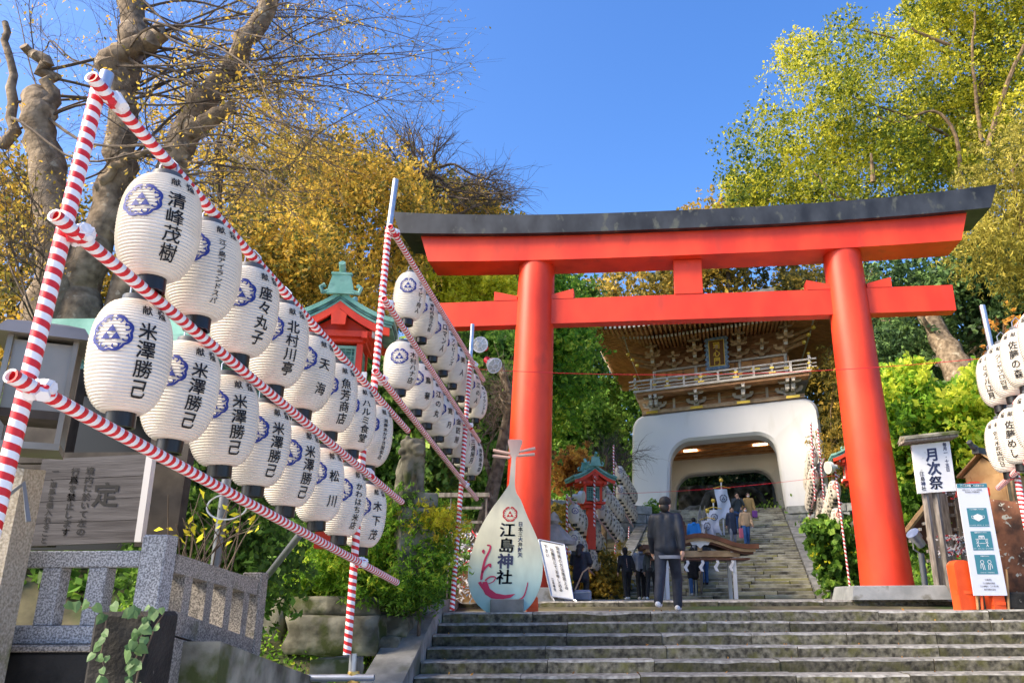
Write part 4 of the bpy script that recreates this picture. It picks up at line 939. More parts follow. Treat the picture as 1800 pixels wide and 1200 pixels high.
MB().box((0, 0, hz*.56), (.36, .36, hz*.55)).build('reflector', 'stainless', lb); MB().box((0, 0, hz*.25), (.37, .37, .05)).build('grille', 'dark_wood', lb); MB().box((0, 0, .0), (.44, .44, .04)).build('base_frame', 'stainless', lb)
# roofed notice shelter and the rule board
sh = thing('notice_shelter', 'dark notice shelter with layered green copper roof behind the lanterns', 'shelter')
SY = 7.9
def sbox(nm, m, x0, y0, x1, y1, Y, d):
    a, b = at(x0, y0, Y), at(x1, y1, Y); return MB().box(((a.x+b.x)/2, Y+d/2, (a.z+b.z)/2), (abs(b.x-a.x), d, abs(a.z-b.z))).build(nm, m, sh)
for i in range(4): sbox('roof_course', 'copper_green' if i % 2 == 0 else 'copper_dark', 60-4*i, 588+15*i, 400-8*i, 602+15*i, SY-.12+.05*i, 2.0)
sbox('fascia', 'dark_wood', 40, 652, 390, 690, SY, .12); sbox('back_wall', 'cap_black', 20, 690, 340, 965, SY+.9, .1); sbox('lintel', 'dark_wood', 30, 795, 300, 812, SY-.5, .1)  # back sheet coloured black to stand for the shade inside the shelter
for xx in (60, 285): sbox('post', 'dark_wood', xx, 650, xx+22, 960, SY-.2, .14)
sbox('roof_top', 'copper_green', 80, 560, 390, 588, SY+.4, 1.4)
bo = thing('rule_board', 'weathered grey wooden notice board with brush lettering behind the fence', 'notice board')
BY = 6.9; c00, c10 = at(40, 960, BY), at(237, 952, BY); c01, c11 = at(75, 806, BY), at(259, 797, BY)
nb_ = 4
for j in range(nb_):
    f0, f1 = j/nb_, (j+1)/nb_-.006; mb = MB(); Q = [c00.lerp(c01, f0), c10.lerp(c11, f0), c10.lerp(c11, f1), c00.lerp(c01, f1)]; off = Vector((0, .05+random.uniform(0, .004), 0))
    mb.add(Q+[q+off for q in Q], [(0, 1, 2, 3), (7, 6, 5, 4), (1, 0, 4, 5), (2, 1, 5, 6), (3, 2, 6, 7), (0, 3, 7, 4)]); mb.build('plank', 'board_grey', bo)
mb = MB(); w_ = Vector((.055, 0, 0)); Q = [c10, c10+w_, c11+w_, c11]; Q = [q+Vector((0, -.012, 0)) for q in Q]; mb.add(Q+[q+Vector((0, .07, 0)) for q in Q], [(0, 1, 2, 3), (7, 6, 5, 4), (1, 0, 4, 5), (2, 1, 5, 6), (3, 2, 6, 7), (0, 3, 7, 4)]); mb.build('edge_batten', 'board_edge', bo)
kpx = 6.9/1410*1.02
def BF(px_, py_):
    def f(x, y):
        p = at(px_, py_, BY); return (p.x+x+(y*-.02), BY-.004, p.z+y)
    return f
for st, px_, py_, sz in (('定', 190, 846, .235), ('境内に於いて左の', 160, 820, .078), ('行爲を禁止します', 134, 821, .078), ('一、車馬を乗入れること', 99, 822, .062)):
    flat_text('lettering', [(st, 0, 0, sz, True, .93)], 'ink', bo, BF(px_, py_), .02)
# ---- mossy boulder wall beneath the bush
mw = thing('boulder_wall', 'mossy boulder retaining wall below the feathery green bush', 'wall')
def boulder(name, m, px0, py0, px1, py1, Y, d, par, seed):
    rn = random.Random(seed); a, b = at(px0, py1, Y), at(px1, py0, Y); c = Vector(((a.x+b.x)/2, Y+d/2, (a.z+b.z)/2)); hx, hy, hz = (b.x-a.x)/2, d/2, (b.z-a.z)/2
    bm = bmesh.new(); bmesh.ops.create_cube(bm, size=2.0); bmesh.ops.subdivide_edges(bm, edges=bm.edges[:], cuts=4, use_grid_fill=True)
    ph = [rn.uniform(0, 6) for _ in range(6)]
    for v in bm.verts:
        p = v.co.copy(); l = p.length; k = .86+.14/max(l, .01)*1.4; n = .05*math.sin(p.x*3+ph[0])*math.cos(p.z*4+ph[1])+.05*math.sin(p.y*5+ph[2]+p.x*2)+rn.uniform(-.025, .025)
        p = p*(k+n)*.93; v.co = Vector((p.x*hx, p.y*hy, p.z*hz))
    me = bpy.data.meshes.new(name); bm.to_mesh(me); bm.free(); me.materials.append(MATS[m]); me.polygons.foreach_set('use_smooth', [True]*len(me.polygons)); return link(name, me, par, c)
for i, (a, b, c, d, Y) in enumerate(((500, 1046, 668, 1084, 11.6), (485, 1080, 668, 1155, 11.3), (662, 1082, 718, 1122, 11.8), (470, 1048, 520, 1084, 11.9), (420, 1060, 500, 1160, 11.6), (655, 1118, 700, 1160, 11.5), (640, 1040, 700, 1085, 12.2))): boulder('boulder', 'moss_stone', a, b, c, d, Y, .9, mw, i)
tag(boulder('rock', 'moss_stone', 540, 1157, 622, 1200, 8.9, .5, None, 31), 'rounded mossy rock at the foot of the boulder wall', 'rock')
# ================================================================== RED SHRINE LANTERNS
def toro(label, loc, s, rz, low):
    t = thing('red_shrine_lantern', label, 'lantern', loc, rz, 'vermilion shrine lanterns'); t.scale = (s,)*3   # origin at the eave level centre
    V_ = 'vermilion'
    for sx in (-1, 1):
        for sy in (-1, 1): MB().box((sx*.29, sy*.29, -.34), (.09, .09, .62)).build('corner_post', V_, t)
    for k in range(4):
        a = k*math.pi/2; w = link('window', None, t); w.rotation_euler = (0, 0, a)
        MB().box((0, -.265, -.36), (.49, .012, .42)).build('pane', 'lamp_white' if False else 'copper_dark', w)
        mb = MB(); 
        for i in range(-2, 3): mb.box((i*.085, -.285, -.36), (.012, .02, .40)); mb.box((0, -.283, -.36+i*.078), (.46, .016, .012))
        mb.build('lattice', 'copper_green', w); mb = MB()
        for z in (-.575, -.145): mb.box((0, -.287, z), (.49, .034, .045))
        for x in (-.235, .235): mb.box((x, -.29, -.36), (.035, .036, .385))
        mb.build('window_frame', 'copper_green', w)
    MB().box((0, 0, -.05), (.78, .78, .08), bev=.01).build('upper_plate', V_, t); MB().box((0, 0, -.69), (.86, .86, .08), bev=.01).build('lower_plate', V_, t)
    MB().box((0, 0, -.80), (.62, .62, .12), bev=.01).build('bracket_plate', V_, t)
    for sx in (-1, 1):
        for sy in (-1, 1): MB().box((sx*.40, sy*.40, -.60), (.07, .07, .09)).build('rail_cap', 'white_paint', t)
    MB().box((0, 0, -.86-low/2), (.28, .28, low)).build('pillar', V_, t)
    for y in (-.45, .45):
        MB().box((0, y, .02), (.95, .07, .09)).build('cross_beam', V_, t)
        for sx in (-1, 1): MB().box((sx*.5, y, .02), (.05, .075, .10)).build('beam_tip', 'white_paint', t)
    for sx in (-1, 1): MB().box((sx*.38, 0, -.03+.01), (.08, 1.15, .10)).build('purlin', V_, t)
    # curved gable roof
    def prof(u): return .50-.62*abs(u)+.20*u*u+.02*abs(u)**5    # u in [-1,1]
    n = 16
    def roofshell(nm, m, hw, dz0, dz1, y0, y1, par=t):
        mb = MB(); vs = []
        for y in (y0, y1):
            for dz in (dz1, dz0):
                for i in range(n+1): u = -1+2*i/n; vs.append((u*hw, y, prof(u)+dz))
        f = []; m_ = n+1
        for i in range(n): f += [(i, i+1, m_+i+1, m_+i), (2*m_+i+1, 2*m_+i, 3*m_+i, 3*m_+i+1), (i+1, i, 2*m_+i, 2*m_+i+1), (m_+i, m_+i+1, 3*m_+i+1, 3*m_+i)]
        f += [(0, m_, 3*m_, 2*m_), (n, 2*m_+n, 3*m_+n, m_+n)]
        mb.add(vs, f); return mb.build(nm, m, par, smooth=True)
    rt = roofshell('roof', 'copper_green', .80, .06, .13, -.66, .66)
    roofshell('roof_edge', 'copper_dark', .785, .015, .065, -.64, .64, rt); roofshell('roof_edge', 'copper_green', .77, -.025, .012, -.62, .62, rt)
    for y in (-.60, .60): roofshell('barge_board', V_, .74, -.145, -.028, y-.03, y+.03)
    for y in (-.635, .635): MB().prism([(-.10, .10), (.10, .10), (.11, .26), (0, .34), (-.11, .26)], y-.02, y+.02).build('gable_pendant', V_, t)
    mb = MB(); mb.prism([(-.60, -.02), (.60, -.02), (0, .34)], -.42, .42); mb.build('gable_wall', V_, t)
    MB().box((0, 0, .66), (.13, 1.28, .13), bev=.02).build('ridge', 'copper_green', rt)
    for y in (-.68, .68):
        mb = MB().prism([(-.20, .56), (.20, .56), (.17, .70), (.13, .86), (-.13, .86), (-.17, .70)], y-.03, y+.03); mb.box((0, y, .875), (.30, .09, .035)); mb.build('ridge_end', 'copper_green', rt)
        for sx in (-1, 1): MB().tube([(sx*.17, y, .6), (sx*.26, y, .58), (sx*.29, y, .66), (sx*.23, y, .70)], .035, 6).build('scroll', 'copper_green', rt, smooth=True)
        MB().tube([(0, y*.75, .84), (0, y*1.05, .98), (0, y*1.14, 1.02)], .05, 10).build('finial', 'copper_green', rt, smooth=True)
    return t
_p = at(604, 604, 10.6); toro('large red shrine lantern with green copper roof behind the lantern racks', _p, .90, rad(8), 2.2)
_p = at(1038, 851, 27.0); toro('small red shrine lantern with green roof beside the left far racks', _p, .93, rad(15), 1.4)
_p = at(1499, 812, 27.5); toro('red shrine lantern with green roof partly behind the right torii pillar', _p, .93, rad(-12), 2.2)
# ================================================================== SMOOTH FIGURES (one skin grown over a skeleton)
def blob(parts, voxel, name, m, parent=None, smooth_it=6, factor=.5):
    """parts: list of limbs, each a list of (x, y, z, r[, sx, sy, sz]); a single continuous surface"""
    mb = MB()
    for L_ in parts:
        if len(L_) == 1:
            q = L_[0]; mb.sphere(q[:3], q[3], 14, 10, q[4:7] if len(q) > 4 else (1, 1, 1))
        else:
            mb.tube([q[:3] for q in L_], [q[3] for q in L_], 12)
            for q in L_: mb.sphere(q[:3], q[3]*.995, 12, 8)
    me = mb.mesh('t', m); o = bpy.data.objects.new('t', me)
    r_ = o.modifiers.new('r', 'REMESH'); r_.mode = 'VOXEL'; r_.voxel_size = voxel
    if smooth_it: s_ = o.modifiers.new('s', 'SMOOTH'); s_.factor = factor; s_.iterations = smooth_it
    me2 = baked(o); bpy.data.meshes.remove(me)
    me2.name = name; me2.materials.clear(); me2.materials.append(MATS[m]); me2.polygons.foreach_set('use_smooth', [True]*len(me2.polygons)); return link(name, me2, parent)
# guardian lion statue
kp = at(720, 868, 11.9); lion = thing('guardian_lion', 'weathered mossy stone guardian lion statue behind the racks', 'statue', kp, rad(35)); lion.scale = (.92,)*3
blob([[(0, .22, .14, .16, 1, 1.2, .9)], [(-.12, .12, .06, .09)], [(.12, .12, .06, .09)], [(0, .2, .2, .17), (0, .05, .42, .165), (0, -.05, .58, .15)], [(-.10, -.10, .45, .085), (-.11, -.14, .22, .065), (-.11, -.15, .03, .06), (-.11, -.22, .025, .055)],
      [(.10, -.10, .45, .085), (.11, -.14, .22, .065), (.11, -.15, .03, .06), (.11, -.22, .025, .055)], [(0, -.10, .74, .165, 1.05, 1, .9)], [(0, -.24, .70, .10, 1.25, 1, .75)], [(0, -.27, .62, .075, 1.2, 1, .6)], [(0, -.30, .73, .045)],
      [(-.08, -.20, .80, .055)], [(.08, -.20, .80, .055)], [(-.15, -.02, .80, .07)], [(.15, -.02, .80, .07)], [(-.17, .0, .66, .07)], [(.17, 0, .66, .07)], [(0, .06, .80, .11)], [(0, .12, .62, .11)], [(-.15, -.06, .54, .06)], [(.15, -.06, .54, .06)], [(-.13, -.10, .88, .045)], [(.13, -.10, .88, .045)],
      [(0, .36, .2, .07), (0, .42, .4, .09), (0, .40, .58, .05)]], .022, 'lion_body', 'moss_stone', lion, 2)
MB().box((0, 0, -.12), (.62, .85, .22), bev=.02).build('base_slab', 'moss_stone', lion); MB().box((0, 0, -.75), (.58, .8, 1.03), bev=.02).build('pedestal', 'moss_stone', lion)
# stone lantern behind the torii pillar
sl = thing('stone_lantern', 'weathered grey stone lantern beside the left torii pillar', 'lantern', at(973, 1046, 18.2)); 
z_ = lambda py: at(973, py, 18.2).z-at(973, 1046, 18.2).z
MB().lathe([(.36, 0), (.36, .18), (.22, .22), (.17, .3), (.16, z_(1005)), (.30, z_(998)), (.34, z_(985))], 6).build('shaft', 'kerb_stone', sl); MB().lathe([(.25, z_(985)), (.25, z_(957))], 6).build('firebox', 'kerb_stone', sl)
MB().lathe([(.50, z_(957)), (.50, z_(951)), (.32, z_(938)), (.15, z_(924)), (.12, z_(921))], 6).build('cap', 'kerb_stone', sl); MB().lathe([(.08, z_(921)), (.13, z_(915)), (.11, z_(907)), (.02, z_(899))], 10).build('finial', 'kerb_stone', sl, smooth=True)
# ---- lute-shaped signboard
bi = thing('lute_signboard', 'pale lute-shaped signboard of the shrine beside the left pillar', 'signboard'); BIY = 13.55
OUT = [(893, 773), (905, 772), (918, 773.5), (914, 788), (911, 800), (907, 804), (906, 825), (905, 850), (908, 866), (915, 877), (927, 907), (940, 935), (950, 962), (954, 990), (952, 1020), (945, 1042), (935, 1060), (920, 1074), (890, 1080), (860, 1077), (845, 1067), (832, 1052), (824, 1030), (823, 1000), (830, 967), (842, 932), (862, 897), (882, 870), (892, 855), (895, 848), (897, 825), (899, 804), (897, 800), (895, 788)]
def smooth_poly(P, k=3):
    n = len(P); o = []
    for i in range(n):
        p0, p1, p2, p3 = (np.array(P[(i+d) % n], float) for d in (-1, 0, 1, 2))
        for j in range(k): t = j/k; o.append(tuple(.5*((2*p1)+(-p0+p2)*t+(2*p0-5*p1+4*p2-p3)*t*t+(-p0+3*p1-3*p2+p3)*t**3)))
    return o
m = bpy.data.materials.new('biwa_face'); m.use_nodes = True; N = m.node_tree.nodes; L_ = m.node_tree.links; MATS['biwa_face'] = m
tc = N.new('ShaderNodeTexCoord'); sp = N.new('ShaderNodeSeparateXYZ'); L_.new(tc.outputs['Object'], sp.inputs[0]); mr = N.new('ShaderNodeMapRange'); L_.new(sp.outputs['Z'], mr.inputs['Value'])
mr.inputs['From Min'].default_value = -.2; mr.inputs['From Max'].default_value = 2.75; cr = N.new('ShaderNodeValToRGB'); e = cr.color_ramp.elements; e[0].position = 0; e[0].color = (.22, .50, .56, 1); e[1].position = 1; e[1].color = (.72, .38, .30, 1)
for p, c in ((.22, (.52, .66, .60, 1)), (.38, (.68, .68, .53, 1)), (.70, (.72, .70, .56, 1)), (.85, (.74, .62, .54, 1))): q = cr.color_ramp.elements.new(p); q.color = c
L_.new(mr.outputs[0], cr.inputs[0]); nz = N.new('ShaderNodeTexNoise'); nz.inputs['Scale'].default_value = 5; nz.inputs['Detail'].default_value = 8; hs = N.new('ShaderNodeHueSaturation'); L_.new(cr.outputs[0], hs.inputs['Color']); mr2 = N.new('ShaderNodeMapRange'); mr2.inputs['From Min'].default_value = .3; mr2.inputs['From Max'].default_value = .7; mr2.inputs['To Min'].default_value = .80; mr2.inputs['To Max'].default_value = 1.08; L_.new(nz.outputs['Fac'], mr2.inputs['Value']); L_.new(mr2.outputs[0], hs.inputs['Value'])
L_.new(hs.outputs[0], N['Principled BSDF'].inputs['Base Color']); N['Principled BSDF'].inputs['Roughness'].default_value = .5
pts = [at(px, py, BIY) for px, py in smooth_poly(OUT)]; mb = MB(); mb.prism([(p.x, p.z) for p in pts][::-1], BIY, BIY+.045); mb.build('board', 'biwa_face', bi)
for (x0, y0, x1, y1) in ((867, 791, 897, 797), (866, 801, 897, 804), (912, 794, 941, 787.5), (910, 801, 940, 798)): MB().tube([at(x0, y0, BIY+.02), at(x1, y1, BIY+.02)], [.026, .026], 8).build('peg', 'biwa_pink', bi, smooth=True)
a, b = at(861, 1086, BIY-.12), at(920, 1052, BIY-.12); MB().box(((a.x+b.x)/2, BIY-.03, (a.z+b.z)/2), (b.x-a.x, .18, b.z-a.z), bev=.01).build('stand', 'kerb_stone', bi)
def PF(px_, py_, Y): 
    o_ = at(px_, py_, Y); return lambda x, y: (o_.x+x, Y, o_.z+y)
kk = (at(900, 900, BIY).z-at(900, 1000, BIY).z)/100
flat_text('lettering', [('江島神社', 0, 0, 30*kk, True, .91)], 'ink_navy', bi, lambda x, y: (at(893, 917, BIY).x+x+y*.045, BIY-.004, at(893, 917, BIY).z+y), .03)
flat_text('lettering', [('日本三大弁財天', 0, 0, 9.2*kk, True, .98)], 'ink_navy', bi, PF(915, 916, BIY-.004), .03)
V, Fc = crest2d(); o_ = at(896.5, 903, BIY-.004); MB().add([(o_.x+x*13*kk, BIY-.004, o_.z+y*13*kk) for x, y in V], Fc).build('crest', 'ink_red', bi)
def swirl(P, w):
    mb = MB(); q = [at(px, py, BIY-.004) for px, py in smooth_poly(P, 4)[:4*(len(P)-1)]]; V_ = []; 
    for i, p in enumerate(q):
        d = (q[min(i+1, len(q)-1)]-q[max(i-1, 0)]); d = d.normalized(); ww = w*(1-.6*i/len(q)); V_ += [p+Vector((-d.z, 0, d.x))*ww, p-Vector((-d.z, 0, d.x))*ww]
    mb.add(V_, [(2*i, 2*i+1, 2*i+3, 2*i+2) for i in range(len(q)-1)]); mb.build('painted_ribbon', 'figure_red', bi)
swirl([(847, 1018), (848, 1005), (856, 994), (862, 991), (862, 996), (858, 995)], .022); swirl([(848, 1006), (852, 985), (860, 968), (862, 959), (856, 958), (858, 963)], .022); swirl([(852, 970), (849, 968), (852, 966)], .03)
swirl([(853, 1020), (862, 1013), (871, 1014), (866, 1022), (856, 1025)], .014); swirl([(914, 1051), (922, 1045), (928, 1020)], .016); swirl([(843, 1022), (847, 1030), (851, 1036)], .03)
mb = MB(); mb.prism([(p.x, p.z) for p in [at(px, py, BIY) for px, py in ((848, 1022), (856, 1021), (861, 1034), (872, 1042), (888, 1045), (906, 1043), (897, 1050), (880, 1053), (864, 1051), (853, 1044), (848, 1034))]][::-1], BIY-.006, BIY-.002); mb.build('painted_figure', 'figure_red', bi)
for k in range(2):
    a_ = at(823+137*k, 1080-3*k, 13.45); tag(MB().box((a_.x+.02, 13.45, a_.z-.02), (.24, .12, .07), bev=.01).build('black_box', 'cap_black'), 'small black box on the step ' + ('left of the lute signboard' if k == 0 else 'right of the lute signboard'), 'box')
# white paper notice stand
ws = thing('white_notice', 'white slanted notice board with vertical lettering beside the lute sign', 'sign'); Q = [at(969, 1047, 15.35), at(1008, 1053, 15.25), at(992, 957, 15.5), at(947, 948, 15.6)]
mb = MB(); nn = (Q[1]-Q[0]).cross(Q[3]-Q[0]).normalized(); mb.add(Q+[q-nn*.03 for q in Q], [(0, 1, 2, 3), (7, 6, 5, 4), (1, 0, 4, 5), (2, 1, 5, 6), (3, 2, 6, 7), (0, 3, 7, 4)]); mb.build('panel', 'white_board', ws)
for i in range(4): MB().tube([Q[i]+nn*.008, Q[(i+1) % 4]+nn*.008], .016, 6).build('frame', 'steel', ws)
for a_, b_ in ((Q[0], at(975, 1066, 15.3)), (Q[1], at(1014, 1066, 15.2))): MB().tube([a_, Vector((b_.x, b_.y, 0))], .018, 6).build('leg', 'steel', ws)
ux = (Q[1]-Q[0]); uy = (Q[3]-Q[0])
def WS(x, y): return tuple(Q[0]+ux*x+uy*y+nn*.006)
for st, x, y, s in (('御祈祷の方は階段上の', .80, .93, .078), ('社務所にてお申し込み', .52, .88, .078), ('下さい', .25, .93, .078), ('江島神社', .24, .33, .058)):
    V, Fc = text2d([(st, 0, 0, 1, True, 1.0)], .02); MB().add([WS(x+a_*s*2.0, y+b_*s) for a_, b_ in V], Fc).build('lettering', 'ink', ws)
# left votive rack with tied paper fortunes
er = thing('fortune_rack', 'weathered wooden rack with tied paper fortunes, left of the lute sign', 'rack'); EY = 14.7
def eb(nm, m, x0, y0, x1, y1, d=.08, Y=EY, par=er):
    a, b = at(x0, y1, Y), at(x1, y0, Y); return MB().box(((a.x+b.x)/2, Y, (a.z+b.z)/2), (b.x-a.x, d, b.z-a.z)).build(nm, m, par)
eb('top_beam', 'old_wood', 735, 866, 861, 874, .14); eb('post', 'old_wood', 848, 874, 857, 1070); eb('post', 'old_wood', 784, 874, 794, 1070)
for y in (893, 918, 940, 962, 985): eb('crossbar', 'old_wood', 745, y-3, 848, y+2, .05)
def papers(par, x0, y0, x1, y1, n, Y, s=.05):
    for k, mm in enumerate(('tape_white', 'tape_red', 'plaque_blue')):
        mb = MB()
        for i in range(n if k == 0 else n//3):
            p = at(random.uniform(x0, x1), random.gauss((y0+y1)/2, (y1-y0)/4), Y-random.uniform(.03, .09)); d = Vector((random.uniform(-1, 1), random.uniform(-.4, .4), random.uniform(-1, .4)))*s; w_ = Vector((random.uniform(-.4, .4), 0, random.uniform(.1, .4)))*s
            mb.add([p-d-w_, p-d+w_, p+Vector((0, -.01, 0))+w_*.4, p+Vector((0, -.01, 0))-w_*.4, p+d+w_, p+d-w_], [(0, 1, 2, 3), (3, 2, 4, 5)])
        o = mb.build('paper_fortunes', mm, par); o['kind'] = 'stuff'
for y in (942, 964, 987): papers(er, 750, y-8, 846, y+9, 60, EY)
eb('plaque_board', 'lit_wood', 797, 1003, 850, 1058, .03, EY+.1)
papers(er, 802, 1012, 846, 1052, 50, EY+.08)
# ================================================================== RIGHT SIDE OF THE FORECOURT
ms = thing('monthly_rite_sign', 'white wooden sign with small mossy roof on two weathered posts', 'sign'); MY = 15.3
def quad_panel(C, th, nm, m, par):
    Q = [Vector(c) for c in C]; n_ = (Q[1]-Q[0]).cross(Q[3]-Q[0]).normalized(); mb = MB(); mb.add(Q+[q-n_*th for q in Q], [(0, 1, 2, 3), (7, 6, 5, 4), (1, 0, 4, 5), (2, 1, 5, 6), (3, 2, 6, 7), (0, 3, 7, 4)]); return mb.build(nm, m, par), Q, n_
_, Q, n_ = quad_panel([at(1614, 867, MY), at(1681, 862, MY), at(1669, 775, MY), at(1602, 782, MY)], .05, 'panel', 'white_board', ms)
def on_panel(Q, n_, off=.005): return lambda x, y: tuple(Q[0].lerp(Q[1], x).lerp(Q[3].lerp(Q[2], x), y)+n_*off)
fM = on_panel(Q, n_)
asp_ = (Q[1]-Q[0]).length/(Q[3]-Q[0]).length
def ptext(st, x, y, s, m, par, f, asp, pitch=1.0, bold=.025, vert=True):
    V, Fc = text2d([(st, 0, 0, 1, vert, pitch)], bold); MB().add([f(x+a*s/asp, y+b*s) for a, b in V], Fc).build('lettering', m, par)
ptext('月次祭', .50, .91, .29, 'ink_navy', ms, fM, asp_, .99, .035); ptext('毎月一・十五日', .855, .985, .085, 'ink_navy', ms, fM, asp_, 1.0, .03); ptext('江島神社', .165, .44, .10, 'ink_navy', ms, fM, asp_, 1.0, .03)
a, b = at(1587, 778, MY-.1), at(1681, 768, MY-.1)
for k, (dz, d, m_) in enumerate(((0, .34, 'old_wood'), (.045, .42, 'moss_stone'))):
    mb = MB(); mb.add([(a.x, MY-.02-d/2, a.z+dz), (b.x, MY-.02-d/2, b.z+dz), (b.x, MY-.02+d/2, b.z+dz-.02), (a.x, MY-.02+d/2, a.z+dz-.02)]+[(a.x-.02*k, MY-.02-d/2, a.z+dz+.04), (b.x+.02*k, MY-.02-d/2, b.z+dz+.04), (b.x, MY, b.z+dz+.10), (a.x, MY, a.z+dz+.10)], [(0, 3, 2, 1), (0, 1, 5, 4), (1, 2, 6, 5), (2, 3, 7, 6), (3, 0, 4, 7), (4, 5, 6, 7)]); mb.build('roof_board', m_, ms)
for (x0, x1) in ((1625, 1652), (1643, 1672)):
    MB().tube([at(x0, 862, MY+.1), at((x0+x1)/2, 960, MY+.1), Vector((at(x1, 1050, MY+.1).x, MY+.1, 0))], [.062, .066, .07], 7).build('post', 'old_wood', ms)
# health notice
hn = thing('visitor_notice', 'tall pale visitor notice with three teal pictogram squares', 'notice'); HY = 13.55
_, Q, n_ = quad_panel([at(1712, 1046, HY), at(1771, 1046, HY), at(1734, 849, HY), at(1681, 850, HY)], .02, 'panel', 'sheet_white', hn); fH = on_panel(Q, n_, .004); aspH = (Q[1]-Q[0]).length/(Q[3]-Q[0]).length
def hq(nm, m, x0, y0, x1, y1, par=hn, off=.004):
    f = on_panel(Q, n_, off); return MB().add([f(x0, y0), f(x1, y0), f(x1, y1), f(x0, y1)], [(0, 1, 2, 3)]).build(nm, m, par)
hq('header_band', 'teal_print', .0, .962, 1.0, .998)
fH2 = on_panel(Q, n_, .008)
def htext(st, xc, y, s, m, f=None):
    V, Fc = text2d([(st, 0, 0, 1, False, .95)], .02); w = len(st)*.95*s; MB().add([(f or fH2)(xc+(a*s-w/2)/aspH, y+b*s) for a, b in V], Fc).build('lettering', m, hn)
htext('ご来島の皆様へのお願い', .5, .992, .023, 'white_paint'); htext('新型コロナウイルス感染症', .48, .95, .017, 'text_grey'); htext('拡大防止対策実施中', .48, .93, .017, 'text_grey'); htext('江島神社', .50, .145, .017, 'text_grey'); htext('江の島島内施設', .50, .115, .017, 'text_grey'); htext('江の島観光・江の島大橋', .50, .088, .016, 'text_grey'); htext('藤沢市観光協会', .50, .06, .016, 'text_grey')
for i, (y0, y1, ta, tb) in enumerate(((.605, .775, 'マスクを着用してください', 'PLEASE WEAR A MASK'), (.395, .565, '間隔をあけてください', 'KEEP SOCIAL DISTANCE'), (.185, .355, '会話はお静かに', 'AVOID CROWDS'))):
    sq_ = hq('pictogram_square', 'teal_print', .20, y0, .84, y1); htext(ta, .52, y1-.006, .0125, 'white_paint')
    htext(tb, .52, y0+.02, .0115, 'white_paint')
    c = (.52, (y0+y1)/2); R = lambda x, y: fH2(c[0]+x/aspH*.12, c[1]+y*.12)
    def line(P, w=.03):
        mb = MB(); V_ = []
        for k, (x, y) in enumerate(P):
            a_ = P[max(k-1, 0)]; b_ = P[min(k+1, len(P)-1)]; dx, dy = b_[0]-a_[0], b_[1]-a_[1]; l = math.hypot(dx, dy) or 1; V_ += [R(x-dy/l*w, y+dx/l*w), R(x+dy/l*w, y-dx/l*w)]
        mb.add(V_, [(2*k, 2*k+1, 2*k+3, 2*k+2) for k in range(len(P)-1)]); mb.build('pictogram_line', 'white_paint', sq_)
    if i == 0:
        MB().add([R(x, y) for x, y in ((-.36, .12), (0, .26), (.36, .12), (.36, -.12), (0, -.30), (-.36, -.12))], [(0, 1, 2, 3, 4, 5)]).build('pictogram_mask', 'white_paint', sq_); line([(-.36, .1), (-.52, .12), (-.5, -.05), (-.36, -.1)], .018); line([(.36, .1), (.52, .12), (.5, -.05), (.36, -.1)], .018)
    elif i == 1:
        for sx in (-.36, .36): line([(sx+.08*math.cos(t), -.02+.08*math.sin(t)) for t in np.linspace(0, 6.28, 12)], .015); line([(sx-.12, -.2), (sx, -.12), (sx+.12, -.2)], .018); line([(sx, -.12), (sx, -.3), (sx-.08, -.46)], .02); line([(sx, -.3), (sx+.08, -.46)], .02)
        line([(-.2, -.2), (.2, -.2)], .015); line([(-.5, .12), (.5, .12)], .015); line([(-.2, .16), (-.2, .34), (.2, .34), (.2, .16)], .04); line([(-.1, .22), (.1, .22)], .04)
    else:
        for sx in (-.28, .28): line([(sx+.13*math.cos(t), .18+.13*math.sin(t)) for t in np.linspace(0, 6.28, 12)], .018); line([(sx*1.6, -.3), (sx*1.5, 0), (sx, .04), (sx*.6, -.05), (sx*.5, -.4)], .022); line([(sx*1.1, -.02), (sx*.9, -.4)], .022)
for (x0, y0, x1, y1, m_) in ((1713, 1046, 1719, 1069, 'lit_wood'), (1722, 1046, 1727, 1069, 'orange_paint'), (1769, 1040, 1773, 1068, 'lit_wood')): MB().tube([at(x0, y0-40, HY+.05), Vector((at(x1, y1, HY+.05).x, HY+.05, -.15))], .022, 6).build('stake', m_, hn)
# orange wooden stumps
for k, (x0, x1, y0, y1, Y, lab) in enumerate(((1670, 1714, 984, 1070, 13.75, 'tall rounded orange painted post behind the visitor notice'), (1736, 1763, 1040, 1070, 13.7, 'short orange painted stump under the visitor notice'), (926, 945, 1046, 1081, 13.8, 'orange painted stump behind the lute signboard'))):
    a, b = at(x0, y0, Y), at(x1, y1, Y); w = b.x-a.x; h = a.z+.15
    t = thing('orange_post', lab, 'post', ((a.x+b.x)/2, Y, -.15)); N_ = 10
    poly = [(-w/2, 0), (w/2, 0)]+[(w/2*math.cos(q), h-w*.28+w*.28*math.sin(q)) for q in np.linspace(0, math.pi, N_)]
    mb = MB().prism(poly, -.11, .11); o = mb.build('shaft', 'orange_paint', t); o.rotation_euler = (0, rad(-2), rad(8)); MB().box((0, .0, h*.35), (w*1.03, .236, .05)).build('band', 'orange_paint', t)
# rusty rock stele at right edge
rs = thing('rust_stele', 'tall rust-brown lichen-spotted stone at the right edge', 'stone'); boulder('stone_body', 'rust_rock', 1748, 872, 1850, 1062, 13.9, .9, rs, 77)
MB().box((at(1800, 1050, 13.9).x, 14.2, -.02), (.9, 1.2, .28), bev=.03).build('base', 'black_stone', rs)
